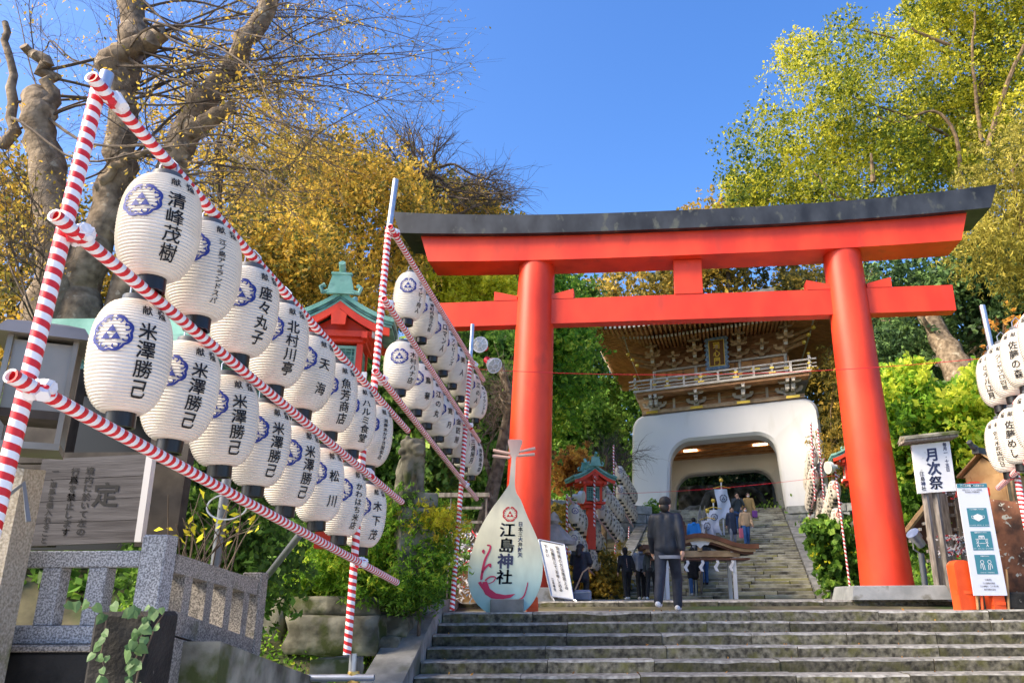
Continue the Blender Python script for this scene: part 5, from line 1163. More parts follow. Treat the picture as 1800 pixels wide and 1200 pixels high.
# spotlight on a post by the right pillar
sp_ = thing('spot_lamp', 'small steel spotlight on grey post by the right pillar', 'lamp', at(1628, 1042, 16.8)); hgt = at(1628, 972, 16.8).z-at(1628, 1042, 16.8).z
MB().tube([(0, 0, 0), (0, 0, hgt)], .06, 10).build('post', 'pipe_grey', sp_, smooth=True); MB().tube([(-.02, 0, hgt), (-.14, 0, hgt+.08), (-.14, 0, hgt+.25), (0, 0, hgt+.32)], .015, 6).build('bracket', 'steel', sp_)
q = Vector((-.5, -.3, .55)).to_track_quat('Z', 'Y').to_matrix(); MB().lathe([(.05, -.1), (.09, -.08), (.10, .08), (.13, .10), (.135, .26)], 14, (0, 0, hgt+.22), q).build('lamp_head', 'steel', sp_, smooth=True)
# right fortune rack
r2 = thing('fortune_rack', 'weathered wooden rack with tied paper fortunes, right of the torii', 'rack'); RY = 17.2
for x0, x1 in ((1652, 1660), (1700, 1708), (1745, 1752)): eb('post', 'old_wood', x0, 850, x1, 1040, .1, RY, r2)
for y in (868, 886, 905, 930, 946, 968, 985): eb('crossbar', 'old_wood', 1630, y-3, 1760, y+3, .06, RY, r2)
for y in (946, 968): papers(r2, 1650, y-9, 1715, y+10, 70, RY, .06)
papers(r2, 1630, 852, 1700, 875, 16, RY, .06)
# small red-capped lantern box behind
rb = thing('red_roof_box', 'small red gabled top showing behind the visitor notice', 'box', at(1710, 872, 16.4)); MB().prism([(-.28, 0), (.28, 0), (.26, .14), (.06, .27), (-.10, .27), (-.24, .12)], -.2, .2).build('cap', 'vermilion', rb); MB().box((0, 0, -.45), (.44, .3, .9)).build('body', 'vermilion', rb)
# small wooden roofed shrine at right (sun-lit)
def hut(label, p0, Y, w, h, m_roof, rz, low):
    h_ = thing('wooden_shrine_roof', label, 'roof', at(*p0, Y), rz)
    for k in range(9):
        for sx in (-1, 1):
            y = -.55+k*.135; mb = MB(); mb.add([(sx*.02, y, h), (sx*w, y, 0), (sx*w, y+.125, 0), (sx*.02, y+.125, h)]+[(sx*.02, y, h+.035), (sx*w, y, .035), (sx*w, y+.125, .035), (sx*.02, y+.125, h+.035)], [(0, 1, 2, 3), (7, 6, 5, 4), (0, 4, 5, 1), (2, 6, 7, 3), (1, 5, 6, 2)]); mb.build('roof_board', m_roof, h_)
    MB().prism([(-w*.85, .0), (w*.85, 0), (0, h*.85)], -.45, -.40).build('gable', 'lit_wood', h_); MB().box((0, 0, -low/2), (w*1.5, .9, low)).build('body', 'lit_wood', h_)
    MB().box((0, 0, h+.06), (.14, 1.35, .12)).build('ridge', 'roof_tile', h_); MB().tube([(0, -.6, h+.1), (0, -.75, h+.14), (0, -.85, h+.22)], .06, 6).build('ridge_end', 'roof_tile', h_)
    for sx in (-1, 1): MB().box((sx*w*.62, -.42, -low/2), (.09, .09, low)).build('post', 'lit_wood', h_)
hut('small sun-lit plank roof above the visitor notice at right', (1752, 838), 16.5, .55, .42, 'lit_wood', rad(-55), .9)
eh = thing('eave_shelter', 'low brown eave with pale rafter ends behind the sign posts', 'roof'); EYy = 19.0
A_, B_, C_, D_ = at(1585, 948, EYy), at(1655, 858, EYy), at(1690, 900, EYy-.2), at(1592, 958, EYy)
for i in range(9):
    f0, f1 = i/9, (i+.93)/9; p0, p1 = A_.lerp(B_, f0), A_.lerp(B_, f1); d = Vector((1.9, .6, -.25)); mb = MB(); mb.add([p0, p1, p1+d, p0+d]+[p+Vector((0, 0, .06)) for p in (p0, p1, p1+d, p0+d)], [(3, 2, 1, 0), (4, 5, 6, 7), (0, 1, 5, 4), (1, 2, 6, 5), (3, 0, 4, 7)]); mb.build('roof_board', 'brown_wood', eh)
    q = A_.lerp(B_, (i+.5)/9)+Vector((.12, -.05, -.10)); MB().box(q, (.05, .12, .06)).build('rafter_end', 'rafter_tip', eh)
MB().tube([A_+Vector((-.03, -.03, .03)), B_+Vector((-.03, -.03, .03))], .07, 6).build('verge_board', 'lit_wood', eh); MB().tube([B_+Vector((.5, .3, -.1)), Vector((B_.x+.5, B_.y+.3, 0))], .09, 8).build('post', 'brown_wood', eh)
# globe street lamp on the slope
gl = thing('globe_lamp', 'cream street lamp with three white globes on the right slope', 'lamp', at(1640, 700, 33)); hg = at(1640, 612, 33).z-at(1640, 700, 33).z
MB().tube([(0, 0, -2), (0, 0, hg)], .06, 8).build('post', 'lamp_white', gl, smooth=True); MB().tube([(-.25, 0, hg-.35), (0, 0, hg-.42), (.25, 0, hg-.35)], .03, 6).build('arm', 'lamp_white', gl)
for x, z in ((-.22, hg-.12), (.22, hg-.12), (0, hg+.10)): MB().lathe([(.08, -.2), (.15, -.14), (.17, 0), (.12, .14), (.03, .18)], 14, (x, 0, z)).build('globe', 'lamp_white', gl, smooth=True)
# concrete retaining wall and rail on the slope
cw = thing('slope_wall', 'grey concrete retaining wall with rail on the right slope', 'wall'); p = at(1650, 700, 31); MB().box((p.x, 31.5, p.z-.4), (4.6, .4, 2.6), bev=.03).build('wall_face', 'grey_wall', cw); q = at(1640, 655, 31)
MB().box((q.x, 31.2, q.z), (3.0, .12, .14), rot=Matrix.Rotation(rad(9), 3, 'Y')).build('rail', 'dark_wood', cw)
for k in range(4): MB().box((q.x-1.2+k*.8, 31.2, q.z-.25-.12*k+.2), (.1, .1, .5)).build('rail_post', 'grey_wall', cw)
bgw = MB().box((at(1640, 640, 34.5).x, 35, at(1640, 640, 34.5).z), (3.4, .4, 2.2)); tag(bgw.build('ochre_wall', 'old_pillar'), 'ochre stone wall behind the globe lamp', 'wall')
# ================================================================== CANOPY ON THE LANDING, BANNERS, HANDRAIL
cp = thing('purification_canopy', 'low brown curved canopy on white posts with paper streamers', 'canopy'); CY_ = 26.6; cc = at(1228, 1000, CY_)
def cprof(u): return 1.98-.34*float(sst(.05, 1.45, abs(u)))
for k, (dz, y0, y1, m_, hw) in enumerate(((0, -.75, .75, 'brown_wood', 1.82), (-.14, -.68, .68, 'gate_wood_pale', 1.72), (-.21, -.60, .60, 'brown_wood', 1.66))):
    mb = MB(); n = 20; vs = []
    for y in (y0, y1):
        for d in (0, .09):
            for i in range(n+1): u = -hw+2*hw*i/n; vs.append((cc.x+u, CY_+y, cprof(u)+dz-d*(1.5 if k == 0 else 1)))
    m1 = n+1; f = []
    for i in range(n): f += [(i, i+1, 2*m1+i+1, 2*m1+i), (m1+i+1, m1+i, 3*m1+i, 3*m1+i+1), (i+1, i, m1+i, m1+i+1), (2*m1+i, 2*m1+i+1, 3*m1+i+1, 3*m1+i)]
    f += [(0, 2*m1, 3*m1, m1), (n, m1+n, 3*m1+n, 2*m1+n)]; mb.add(vs, f); mb.build('roof_layer', m_, cp)
MB().box((cc.x, CY_-.45, 1.36), (2.5, .12, .20), bev=.01).build('beam', 'gate_wood_pale', cp); MB().box((cc.x, CY_+.45, 1.34), (2.5, .12, .20)).build('beam', 'gate_wood_pale', cp); MB().box((cc.x, CY_, 1.20), (3.1, 1.1, .06)).build('ceiling', 'brown_wood', cp)
mb = MB().prism([(-.32, 1.72), (-.25, 1.62), (-.12, 1.63), (0, 1.52), (.12, 1.63), (.25, 1.62), (.32, 1.72), (0, 1.80)][::-1], CY_-.62, CY_-.58, lambda x, y, z: (cc.x+x, y, z)); mb.build('pendant', 'white_paint', cp); MB().box((cc.x, CY_-.45, 1.50), (.14, .12, .16)).build('strut', 'gate_wood_pale', cp)
for sx in (-1, 1): MB().box((cc.x+sx*1.06, CY_-.45, .62), (.11, .11, 1.25)).build('post', 'white_paint', cp); MB().box((cc.x+sx*1.06, CY_+.45, .62), (.11, .11, 1.25)).build('post', 'white_paint', cp); MB().box((cc.x+sx*1.06, CY_-.46, 1.47), (.2, .16, .13)).build('bracket', 'white_paint', cp)
MB().box((cc.x-.45, CY_, 2.12), (.22, .22, .32)).build('roof_ornament', 'brown_wood', cp); MB().sphere((cc.x-.45, CY_, 2.34), .09, 8, 6).build('roof_ornament', 'brown_wood', cp)
for k in range(5):
    x = cc.x-.95+.47*k; mb = MB(); mb.add([(x, CY_-.52, 1.24), (x+.09, CY_-.52, 1.22), (x+.13, CY_-.54, 1.08), (x+.04, CY_-.54, 1.09), (x-.06, CY_-.53, .97), (x+.05, CY_-.53, .94), (x+.10, CY_-.54, .82), (x, CY_-.54, .84)], [(0, 1, 2, 3), (3, 2, 5, 4), (4, 5, 6, 7)]); mb.build('paper_streamer', 'tape_white', cp)
hr = thing('handrail', 'steel handrail with weathered wooden boarding up the middle of the stairs', 'handrail'); u0 = -.62
for du in (-.12, .10):
    def HR(w, h): return UB+UU*(u0+du)+UW*w+Vector((0, 0, w/UT*UR+h))
    for h in (.55, .9): MB().tube([HR(.2, h), HR(12.5, h)], .03, 8).build('rail', 'steel', hr, smooth=True)
    for i in range(7): MB().tube([HR(.2+2.05*i, 0), HR(.2+2.05*i, .9)], .03, 8).build('rail_post', 'steel', hr, smooth=True)
mb = MB(); P4 = [UB+UU*(u0+.25)+UW*w+Vector((0, 0, w/UT*UR+h)) for w, h in ((.2, .1), (12.4, .1), (12.4, .8), (.2, .8))]; mb.add(P4+[p+UU*.06 for p in P4], [(0, 1, 2, 3), (7, 6, 5, 4), (0, 4, 5, 1), (3, 2, 6, 7), (0, 3, 7, 4), (1, 5, 6, 2)]); mb.build('boarding', 'old_wood', hr)
def banner(px, ptop, pbot, Y, w, hgt_, lab, tilt):
    b_ = thing('banner', lab, 'banner', at(px, pbot, Y), 0, 'white banners on the stairs'); H = at(px, ptop, Y).z-at(px, pbot, Y).z
    MB().tube([(0, 0, -.6), (0, 0, H)], .035, 8).build('pole', 'white_paint', b_, smooth=True); MB().sphere((0, 0, H+.06), .10, 10, 8).build('finial', 'gilt', b_, smooth=True)
    r_ = Matrix.Rotation(tilt, 3, 'Z')
    MB().tube([r_@Vector((-w/2-.1, -.06, H-.32)), r_@Vector((0, -.06, H-.22)), r_@Vector((w/2+.1, -.06, H-.32))], .02, 6).build('crossbar', 'gilt', b_)
    n = 8; mb = MB(); vs = []
    for j in range(n+1):
        for i in range(7): x = -w/2+w*i/6; z = H-.36-hgt_*j/n-(.25*(1-abs(x)/(w/2))*-1 if j == n else 0); vs.append(r_@Vector((x+.06*math.sin(j*.8+px), -.07+.05*math.sin(i*1.1+j*.9), z)))
    mb.add(vs, [(j*7+i, j*7+i+1, (j+1)*7+i+1, (j+1)*7+i) for j in range(n) for i in range(6)]); mb.build('cloth', 'sheet_white', b_, smooth=True)
    V, Fc = crest2d(); MB().add([r_@Vector((x*w*.28+.03, -.14, H-.36-hgt_*.28+y*w*.28)) for x, y in V], Fc).build('crest', 'ink_navy', b_)
banner(1274, 846, 960, 38.0, .62, 1.55, 'tall white banner with dark crest on the upper stairs', .1); banner(1258, 882, 962, 37.0, .55, 1.15, 'middle white banner on a pole left of the tall banner', -.3); banner(1247, 900, 965, 36.2, .6, .9, 'lowest white banner drooping from its pole', -.7)
# ================================================================== PEOPLE
def person(label, loc, rz, H, P, voxel=.02):
    """P: dict of colours and pose; built facing -Y locally, then turned by rz"""
    t = thing('person', label, 'person', loc, rz); t.scale = (H/1.7,)*3
    lean = P.get('lean', 0.0); st = P.get('stride', .16); kb = P.get('knee', .06)
    def Lz(z, y=0.0): return -lean*max(0, z-.88)+y
    hipz, shz = .90, 1.40
    legs = []
    for sg, f in ((-1, 1), (1, -1)):
        fx = sg*.095; fy = -st*f*.5*P.get('dir', 1); lift = P.get('lift', 0)*(1 if f < 0 else 0)
        legs.append([(fx, 0, hipz), (fx, fy*.55-(kb if f > 0 else kb*.4), .49+lift*.5), (fx, fy+(.05 if f < 0 else 0), .09+lift)])
    arms = []
    for sg, f in ((-1, -1), (1, 1)):
        sw = P.get('swing', .12)*f; pose = P.get('arms', 'down')
        sh_ = (sg*.185, Lz(shz), shz-.02)
        if pose == 'camera': el = (sg*.26, Lz(1.12)-.12, 1.15); hd = (sg*.07, Lz(1.35)-.26, 1.40)
        elif pose == 'wave' and sg > 0: el = (sg*.36, Lz(1.3)-.04, 1.34); hd = (sg*.42, Lz(1.5)-.06, 1.58)
        elif pose == 'fold': el = (sg*.25, Lz(1.1)-.02, 1.12); hd = (sg*.14, Lz(1.0)-.22, 1.05)
        else: el = (sg*.245, Lz(1.12)-sw*.4+.02, 1.12); hd = (sg*.262, Lz(.86)-sw-.05, .88)
        arms.append([sh_, el, hd])
    hy = Lz(1.56); hd_t = P.get('nod', 0)
    hands = []
    for (s_, e_, h_), sg in zip(arms, (-1, 1)):
        e_, h_ = Vector(e_), Vector(h_); d = (h_-e_).normalized(); side = Vector((sg, 0, 0)); n2 = d.cross(side)
        hands += [[(*h_, .03), (*(h_+d*.05), .036)]]
        for k in range(4):
            o_ = n2*((k-1.5)*.019); base = h_+d*.075+o_; ln = (.062, .074, .07, .055)[k]; hands.append([(*base, .0105), (*(base+d*ln*.55-side*.008), .0098), (*(base+d*ln*.95-side*.025), .0088)])
        hands.append([(*(h_+d*.02+n2*.03), .012), (*(h_+d*.06+n2*.05-side*.01), .011), (*(h_+d*.085+n2*.048-side*.018), .0095)])
    body = [[(0, hy, 1.585, .098, .86, 1.02, 1.18)], [(0, hy-.03, 1.53, .07, .85, 1, 1)], [(0, Lz(1.42), 1.40, .058), (0, hy+.01, 1.52, .052)], [(0, hy-.107, 1.57, .018)], [(-.085, hy+.005, 1.575, .022, .5, 1, 1.3)], [(.085, hy+.005, 1.575, .022, .5, 1, 1.3)], [(0, hy-.085, 1.515, .028, 1.2, .7, .5)]]
    body += [[(0, Lz(1.30), 1.30, .10), (0, 0, .95, .10)]]
    for (s_, e_, h_) in arms: body.append([(*s_, .05), (*e_, .04), (*h_, .027)])
    for l_ in legs: body.append([(*l_[0], .07), (*l_[1], .05), (*l_[2], .035)])
    bd_ = blob(body+hands, P.get('bvox', max(.013, voxel*.65)), 'body', 'skin', t, 2)
    for sx in (-1, 1): MB().sphere((sx*.034, hy-.092, 1.592), .011, 8, 6).build('eye', 'hair', bd_)
    # clothing
    bulk = P.get('bulk', 1.0); hem = P.get('hem', .84)
    jk = [[(-.13, Lz(1.37), 1.37, .078*bulk), (.13, Lz(1.37), 1.37, .078*bulk)], [(0, Lz(1.43), 1.40, .085), (0, Lz(1.46), 1.455, .068)]]
    low_ = hem+.07
    for sx in (-1, 1): jk.append([(sx*.07, Lz(1.36)+.01, 1.36, .098*bulk), (sx*.072, Lz(1.20), 1.20, .108*bulk), (sx*.066, Lz(1.04), 1.04, .104*bulk), (sx*.075, Lz(low_), max(low_, .90), .113*bulk)]+([(sx*.078, -.005, low_, .122*bulk)] if hem < .78 else []))
    jk.append([(0, Lz(1.3), 1.30, .10*bulk), (0, Lz(low_), low_+.02, .118*bulk)])
    for (s_, e_, h_) in arms:
        h2 = Vector(h_)+(Vector(e_)-Vector(h_)).normalized()*.03; jk.append([(*s_, .075*bulk), (*e_, .062*bulk), (*h2, .050*bulk)])
    if P.get('hood'): jk.append([(0, Lz(1.45)+.09, 1.44, .085, 1.3, .8, .8)])
    blob(jk, voxel, 'jacket', P['top'], t, 8)
    tr = [[(0, 0, .93, .125, 1.25, .95, .9)]]
    tw = P.get('tw', 1.0)
    for l_ in legs: tr.append([(*l_[0], .098*tw), (*l_[1], .078*tw), (*l_[2], .066*tw)])
    blob(tr, voxel, 'trousers', P['legs'], t, 7)
    if P.get('shirt'): _m = MB().lathe([(1, 0), (1.02, .02), (1, .05)], 24); _m.v = [(x*.208, y*.140, z+.765) for x, y, z in _m.v]; _m.build('shirt_hem', P['shirt'], t, smooth=True)
    for l_ in legs:
        x_, y_, z_ = l_[2]; blob([[(x_, y_+.05, z_-.045, .045), (x_, y_-.06, z_-.05, .046), (x_, y_-.13, z_-.058, .036)]], .014, 'shoe', P.get('shoes', 'shoe_white'), t, 2)
    if P.get('cap'):
        blob([[(0, hy+.005, 1.635, .108, .92, 1.08, .85)], [(0, hy-.12, 1.625, .06, 1.2, 1.1, .22)]], .014, 'cap', P['cap'], t, 2)
        blob([[(0, hy+.055, 1.545, .082, .98, .6, 1.0)]], .016, 'hair', 'hair', t, 2)
    else:
        hr_ = [[(0, hy+.02, 1.615, .108, .92, 1.0, 1.0)], [(0, hy+.06, 1.55, .085, 1.0, .6, 1.1)]]
        if P.get('long'): hr_.append([(0, hy+.075, 1.52, .085), (0, Lz(1.35)+.11, 1.36, .075)])
        blob(hr_, .016, 'hair', P.get('hairc', 'hair'), t, 2)
        if P.get('mask'): MB().sphere((0, hy-.062, 1.53), .06, 10, 8, (1.05, .75, .8)).build('face_mask', 'mask_white', t, smooth=True)
    return t
def ground_at(px, py, Y, z): p = at(px, py, Y); return (p.x, Y, z)
def stair_at(px, k, off=.2):                         # a point on tread k of the upper stairs under the pixel column px
    base = UB+UW*(k*UT+off); d = ray(px, 980); n2 = Vector((-UU.y, UU.x, 0)); s = (base-EYE).dot(n2)/Vector((d.x, d.y, 0)).dot(n2); p = EYE+d*s; return (p.x, p.y, UR*(k+1))
person('man in dark jacket and black cap walking up the stairs, seen from behind', ground_at(1176, 1077, 13.62, -.15), math.pi-.3, 1.80, dict(top='cloth_navy', legs='cloth_trouser', cap='cloth_black', shirt='cloth_grey', stride=.50, bulk=1.16, tw=1.1, swing=.16, hem=.85, lift=.06, knee=.12), .016)
person('person in black jacket leaning forward by the left kerb, walking away', ground_at(1103, 1060, 27.0, 0), math.pi+.25, 1.62, dict(top='cloth_black', legs='cloth_black', lean=.28, stride=.32))
person('person in pale grey hooded top walking away among the left group', ground_at(1128, 1060, 28.0, 0), math.pi+.1, 1.76, dict(top='cloth_grey', legs='cloth_black', stride=.2, hood=1))
person('person in slate jacket with white shoes walking away in the left group', ground_at(1146, 1060, 26.4, 0), math.pi-.3, 1.62, dict(top='cloth_slate', legs='cloth_black', lean=.3, stride=.34, hood=1))
person('person in jeans half hidden behind the walking man', ground_at(1163, 1058, 27.6, 0), math.pi-.2, 1.6, dict(top='cloth_black', legs='cloth_jeans', lean=.2, stride=.3, shoes='cloth_black'))
person('woman in long black coat and jeans climbing the stairs under the canopy', stair_at(1217, 0), math.pi, 1.58, dict(top='cloth_black', legs='cloth_jeans', hem=.6, stride=.22, bulk=1.15, long=1))
person('person in blue jeans one step above the woman in black coat', stair_at(1237, 3), math.pi, 1.66, dict(top='cloth_navy', legs='cloth_jeans', stride=.25, shoes='cloth_black'))
person('person in bright blue hooded jacket climbing beyond the canopy', stair_at(1222, 12), math.pi, 1.62, dict(top='cloth_blue', legs='cloth_black', hood=1, bulk=1.15))
person('woman in navy quilted coat waving as she comes down the stairs', stair_at(1291, 17), 0.05, 1.62, dict(top='cloth_puffer', legs='cloth_grey', hem=.52, arms='wave', long=1, hairc='hair', bulk=1.08, shoes='cloth_black', stride=.1))
person('person in beige jacket, jeans and white mask coming down the stairs', stair_at(1315, 17), .1, 1.62, dict(top='cloth_tan', legs='cloth_jeans', mask=1, stride=.2, bulk=1.15, shoes='cloth_black'))
person('man in dark jacket taking a photograph on the upper stairs', stair_at(1302, 24), .0, 1.75, dict(top='cloth_slate', legs='cloth_jeans', arms='camera', bulk=1.1, stride=.05))
person('person in camel coat and white mask standing behind the beige jacket', stair_at(1322, 25), .0, 1.66, dict(top='cloth_camel', legs='cloth_tan', mask=1, hem=.6, bulk=1.1, stride=.05))
wm = person('woman in dark hooded coat with grey shoulder bag behind the white notice', ground_at(1021, 1060, 17.2, -.72), math.pi-.5, 1.62, dict(top='cloth_navy', legs='cloth_black', hem=.6, hood=1, long=1, bulk=1.15, arms='fold', hairc='hair'))
wm.location.z = -.0; wm.scale = (.86, .86, .66)
bag = thing('shoulder_bag', 'grey shoulder bag hanging on the woman beside the white notice', 'bag', at(1024, 1046, 16.85), rad(-15)); MB().box((0, 0, 0), (.36, .12, .22), bev=.04).build('bag_body', 'cloth_grey', bag); MB().tube([(-.16, 0, .1), (-.02, .10, .45), (.10, .16, .55)], .016, 5).build('strap', 'cloth_tan', bag); MB().tube([(-.17, -.063, .05), (.17, -.063, .07)], .006, 4).build('zip', 'lamp_white', bag)
b_ = thing('shoulder_bag', 'purple bag held by the person in the camel coat', 'bag', Vector(stair_at(1331, 25))+Vector((0, -.15, .65))); MB().box((0, 0, 0), (.26, .1, .34), bev=.04).build('bag_body', 'figure_red', b_); b_.children[0].data.materials[0] = mat('cloth_purple', (.20, .06, .28), rough=.7)
b_ = thing('shoulder_bag', 'pink bag held between the waving woman and the beige jacket', 'bag', Vector(stair_at(1305, 17))+Vector((0, -.1, .5))); MB().box((0, 0, 0), (.2, .1, .42), bev=.03).build('bag_body', 'figure_red', b_); b_.children[0].data.materials[0] = mat('cloth_pink', (.6, .14, .2), rough=.7)
# ================================================================== VEGETATION
def leaf_mesh(name, m, C, size, tint, parent=None, droop=0.0, thin=.55, up=0.0, rng=NR):
    n = len(C); C = np.asarray(C, np.float32); size = np.broadcast_to(np.asarray(size, np.float32), (n,))
    d = rng.normal(size=(n, 3)); d[:, 2] -= droop; d /= np.linalg.norm(d, axis=1, keepdims=True)+1e-9
    a = rng.normal(size=(n, 3)); a[:, 2] += up; w = np.cross(d, a); w /= np.linalg.norm(w, axis=1, keepdims=True)+1e-9
    nn = np.cross(d, w)
    L_ = (d*size[:, None]); W_ = w*(size*thin*.5)[:, None]; F_ = nn*(size*.10)[:, None]
    V = np.stack([C-L_*.5, C-W_+F_, C+L_*.5, C+W_+F_], 1).reshape(-1, 3).astype(np.float32)
    me = bpy.data.meshes.new(name); me.vertices.add(4*n); me.vertices.foreach_set('co', V.ravel()); me.loops.add(4*n); me.loops.foreach_set('vertex_index', np.arange(4*n, dtype=np.int32))
    me.polygons.add(n); me.polygons.foreach_set('loop_start', np.arange(0, 4*n, 4, dtype=np.int32)); me.update(calc_edges=True)
    at_ = me.attributes.new('tint', 'FLOAT', 'POINT'); at_.data.foreach_set('value', np.repeat(np.clip(tint, 0, 1), 4).astype(np.float32))
    me.materials.append(MATS[m]); return link(name, me, parent)
def in_poly(P, x, y):
    P = np.asarray(P, float); ins = np.zeros(len(x), bool); j = len(P)-1
    for i in range(len(P)):
        c = ((P[i, 1] > y) != (P[j, 1] > y)) & (x < (P[j, 0]-P[i, 0])*(y-P[i, 1])/(P[j, 1]-P[i, 1]+1e-12)+P[i, 0]); ins ^= c; j = i
    return ins
def outline_points(P, Y, spread, n):
    """points spread through the volume of a crown whose silhouette was surveyed"""
    P = np.asarray(P, float); out = []
    while len(out) < n:
        x = NR.uniform(P[:, 0].min(), P[:, 0].max(), 200); y = NR.uniform(P[:, 1].min(), P[:, 1].max(), 200); k = in_poly(P, x, y)
        for a, b in zip(x[k], y[k]): out.append(at(a, b, Y+NR.uniform(-1, 1)*spread))
    return out[:n]
def clumps(C, r, per, flat=.75, jit=.35):
    """leaves set along short sprigs that fill each clump"""
    P = []; T = []; q = 9
    for c in C:
        k = max(1, int(per*NR.uniform(.6, 1.4)/q)); rr = r*NR.uniform(1-jit, 1+jit); v = NR.normal(size=(k, 3)); v /= np.linalg.norm(v, axis=1, keepdims=True)
        b = v*(NR.uniform(.25, 1, (k, 1))**.55)*rr*np.array([1.15, 1.15, flat]); d = v*.8+NR.normal(size=(k, 3))*.7; d /= np.linalg.norm(d, axis=1, keepdims=True)
        t = np.linspace(0, 1, q)[None, :, None]; pts = b[:, None, :]+d[:, None, :]*t*rr*.5+NR.normal(size=(k, q, 3))*rr*.055; pts[..., 2] -= (t[..., 0]**2)*rr*.12
        P.append(pts.reshape(-1, 3)+np.array(c)); T.append(np.repeat(NR.normal(0, .20)+NR.normal(0, .12, k), q))
    return np.concatenate(P), np.concatenate(T)
def spline(P, k=6):
    P = [Vector(p) for p in P]
    if len(P) < 3: return P
    Q = [P[0]*2-P[1]]+P+[P[-1]*2-P[-2]]; o = []
    for i in range(1, len(Q)-2):
        p0, p1, p2, p3 = Q[i-1:i+3]
        for j in range(k): t = j/k; o.append(.5*((2*p1)+(p2-p0)*t+(2*p0-5*p1+4*p2-p3)*t*t+(3*p1-p0-3*p2+p3)*t**3))
    return o+[P[-1]]
def limb(mb, P, r0, r1, n=7, k=5, wob=0.0):
    q = spline(P, k); m_ = len(q)
    if wob: q = [p+Vector((random.gauss(0, wob), random.gauss(0, wob), random.gauss(0, wob)))*(i/m_) for i, p in enumerate(q)]
    mb.tube(q, [r0+(r1-r0)*i/(m_-1) for i in range(m_)], n); return q
def tree(name, label, outline, Y, spread, nc, r, per, ls, m, tb, trunk, rt, bark, group=None, nl=14, flat=.75, ts=.2, droop=.3, extra=None, cat='tree', thin=.55, vis=()):
    t = thing(name, label, cat, group=group); C = outline_points(outline, Y, spread, nc)
    P, T = clumps(C, r, per, flat); tint = tb+T+NR.normal(0, ts, len(P))
    O = np.asarray(outline, float); oc = O.mean(0); H_ = outline_points((O-oc)*1.10+oc, Y, spread*1.15, max(4, int(nc*.3))); P2, T2 = clumps(H_, r*.9, per*.22, flat); P = np.concatenate([P, P2]); tint = np.concatenate([tint, tb+.1+T2+NR.normal(0, ts, len(P2))])
    leaf_mesh('crown', m, P, ls*NR.uniform(.45, 1.45, len(P)), tint, t, droop, thin)
    if trunk:
        tp = [at(px, py, Y+dy) for px, py, dy in trunk]; base = tp[0]; gz0 = GZf(base.x, base.y); tp = [Vector((base.x, base.y, gz0-.3))]+tp if base.z > gz0+.2 else tp
        mb = MB(); q = limb(mb, tp, rt, rt*.45, 9); 
        for c in random.sample(C, min(nl, len(C))):
            s = min(q[len(q)//4:], key=lambda p: (p-c).length+abs(p.z-c.z+1.5)*.6); mid = s.lerp(c, .5)+Vector((random.uniform(-.5, .5), random.uniform(-.5, .5), random.uniform(-.2, .8)))*(c-s).length*.18
            limb(mb, [s, mid, c], rt*.30, rt*.05, 5, 4)
        for V_ in vis: limb(mb, [at(px, py, Y+dy) for px, py, dy in V_[0]], V_[1], V_[2], 7, 4, .04)
        mb.build('trunk', bark, t, smooth=True)
    return t
gF = 'trees on the hillside behind the forecourt'
# ---- right
tree('camphor_tree', 'large sunlit yellow-green camphor tree rising above the torii at right', [(1305, 385), (1298, 300), (1335, 235), (1385, 170), (1400, 85), (1475, 40), (1545, 50), (1600, 5), (1650, -60), (1800, -160), (1990, -160), (2000, 340), (1750, 345), (1600, 360), (1450, 375)], 37, 3.4, 230, 1.25, 900, .17, 'leaf_camphor', .50,
     [(1730, 520, 0), (1725, 330, 0), (1715, 200, 0), (1760, 60, .5)], .42, 'bark_warm', gF, 26, .8, .22, vis=[(((1690, 340, -3.4), (1680, 240, -3.6), (1640, 195, -3.6), (1580, 215, -3.6), (1540, 205, -3.4)), .11, .04), (((1735, 260, -3.5), (1770, 150, -3.4), (1800, 80, -3.2)), .15, .09), (((1725, 250, -3.4), (1710, 120, -3.2), (1712, 20, -3)), .10, .05), (((1530, 370, -3), (1470, 345, -3.4), (1430, 300, -3.4)), .12, .04), (((1535, 320, -3.2), (1530, 270, -3.4)), .14, .05), (((1670, 80, -3.4), (1620, 60, -3.4), (1600, 50, -3.4)), .1, .05)])
tree('bamboo_thicket', 'pale yellow feathery thicket at the right edge below the camphor', [(1685, 330), (1730, 250), (1800, 215), (1920, 220), (1920, 560), (1790, 520), (1700, 470)], 22, 1.5, 90, .7, 330, .17, 'leaf_bamboo', .5, [(1850, 640, 0), (1800, 400, 0), (1780, 300, 0)], .10, 'bark_warm', gF, 18, 1.1, .22, .9, thin=.25)
tree('evergreen_tree', 'dark evergreen tree hanging behind the right end of the torii', [(1505, 480), (1600, 455), (1700, 420), (1800, 440), (1900, 440), (1900, 660), (1700, 600), (1640, 590), (1560, 600), (1510, 560)], 29, 2, 120, .85, 330, .2, 'leaf_dark', .5, [(1700, 740, 0), (1660, 600, 0), (1610, 500, 0)], .35, 'bark', gF, 16)
tree('small_pine', 'small dark tree beside the right pillar above the slope wall', [(1535, 600), (1570, 580), (1630, 610), (1630, 690), (1560, 700), (1540, 660)], 27.5, 1, 45, .6, 320, .16, 'leaf_dark', .62, [(1590, 720, 0), (1568, 620, 0), (1566, 570, 0)], .12, 'bark_warm', gF, 8)
tree('orange_sapling', 'small sapling with orange autumn leaves beside the right rack', [(1740, 560), (1765, 530), (1800, 560), (1800, 640), (1760, 660), (1735, 630)], 15.5, .5, 20, .24, 30, .10, 'leaf_rust', .8, [(1765, 760, 0), (1762, 640, 0), (1764, 570, 0)], .03, 'bark_warm', gF, 10)
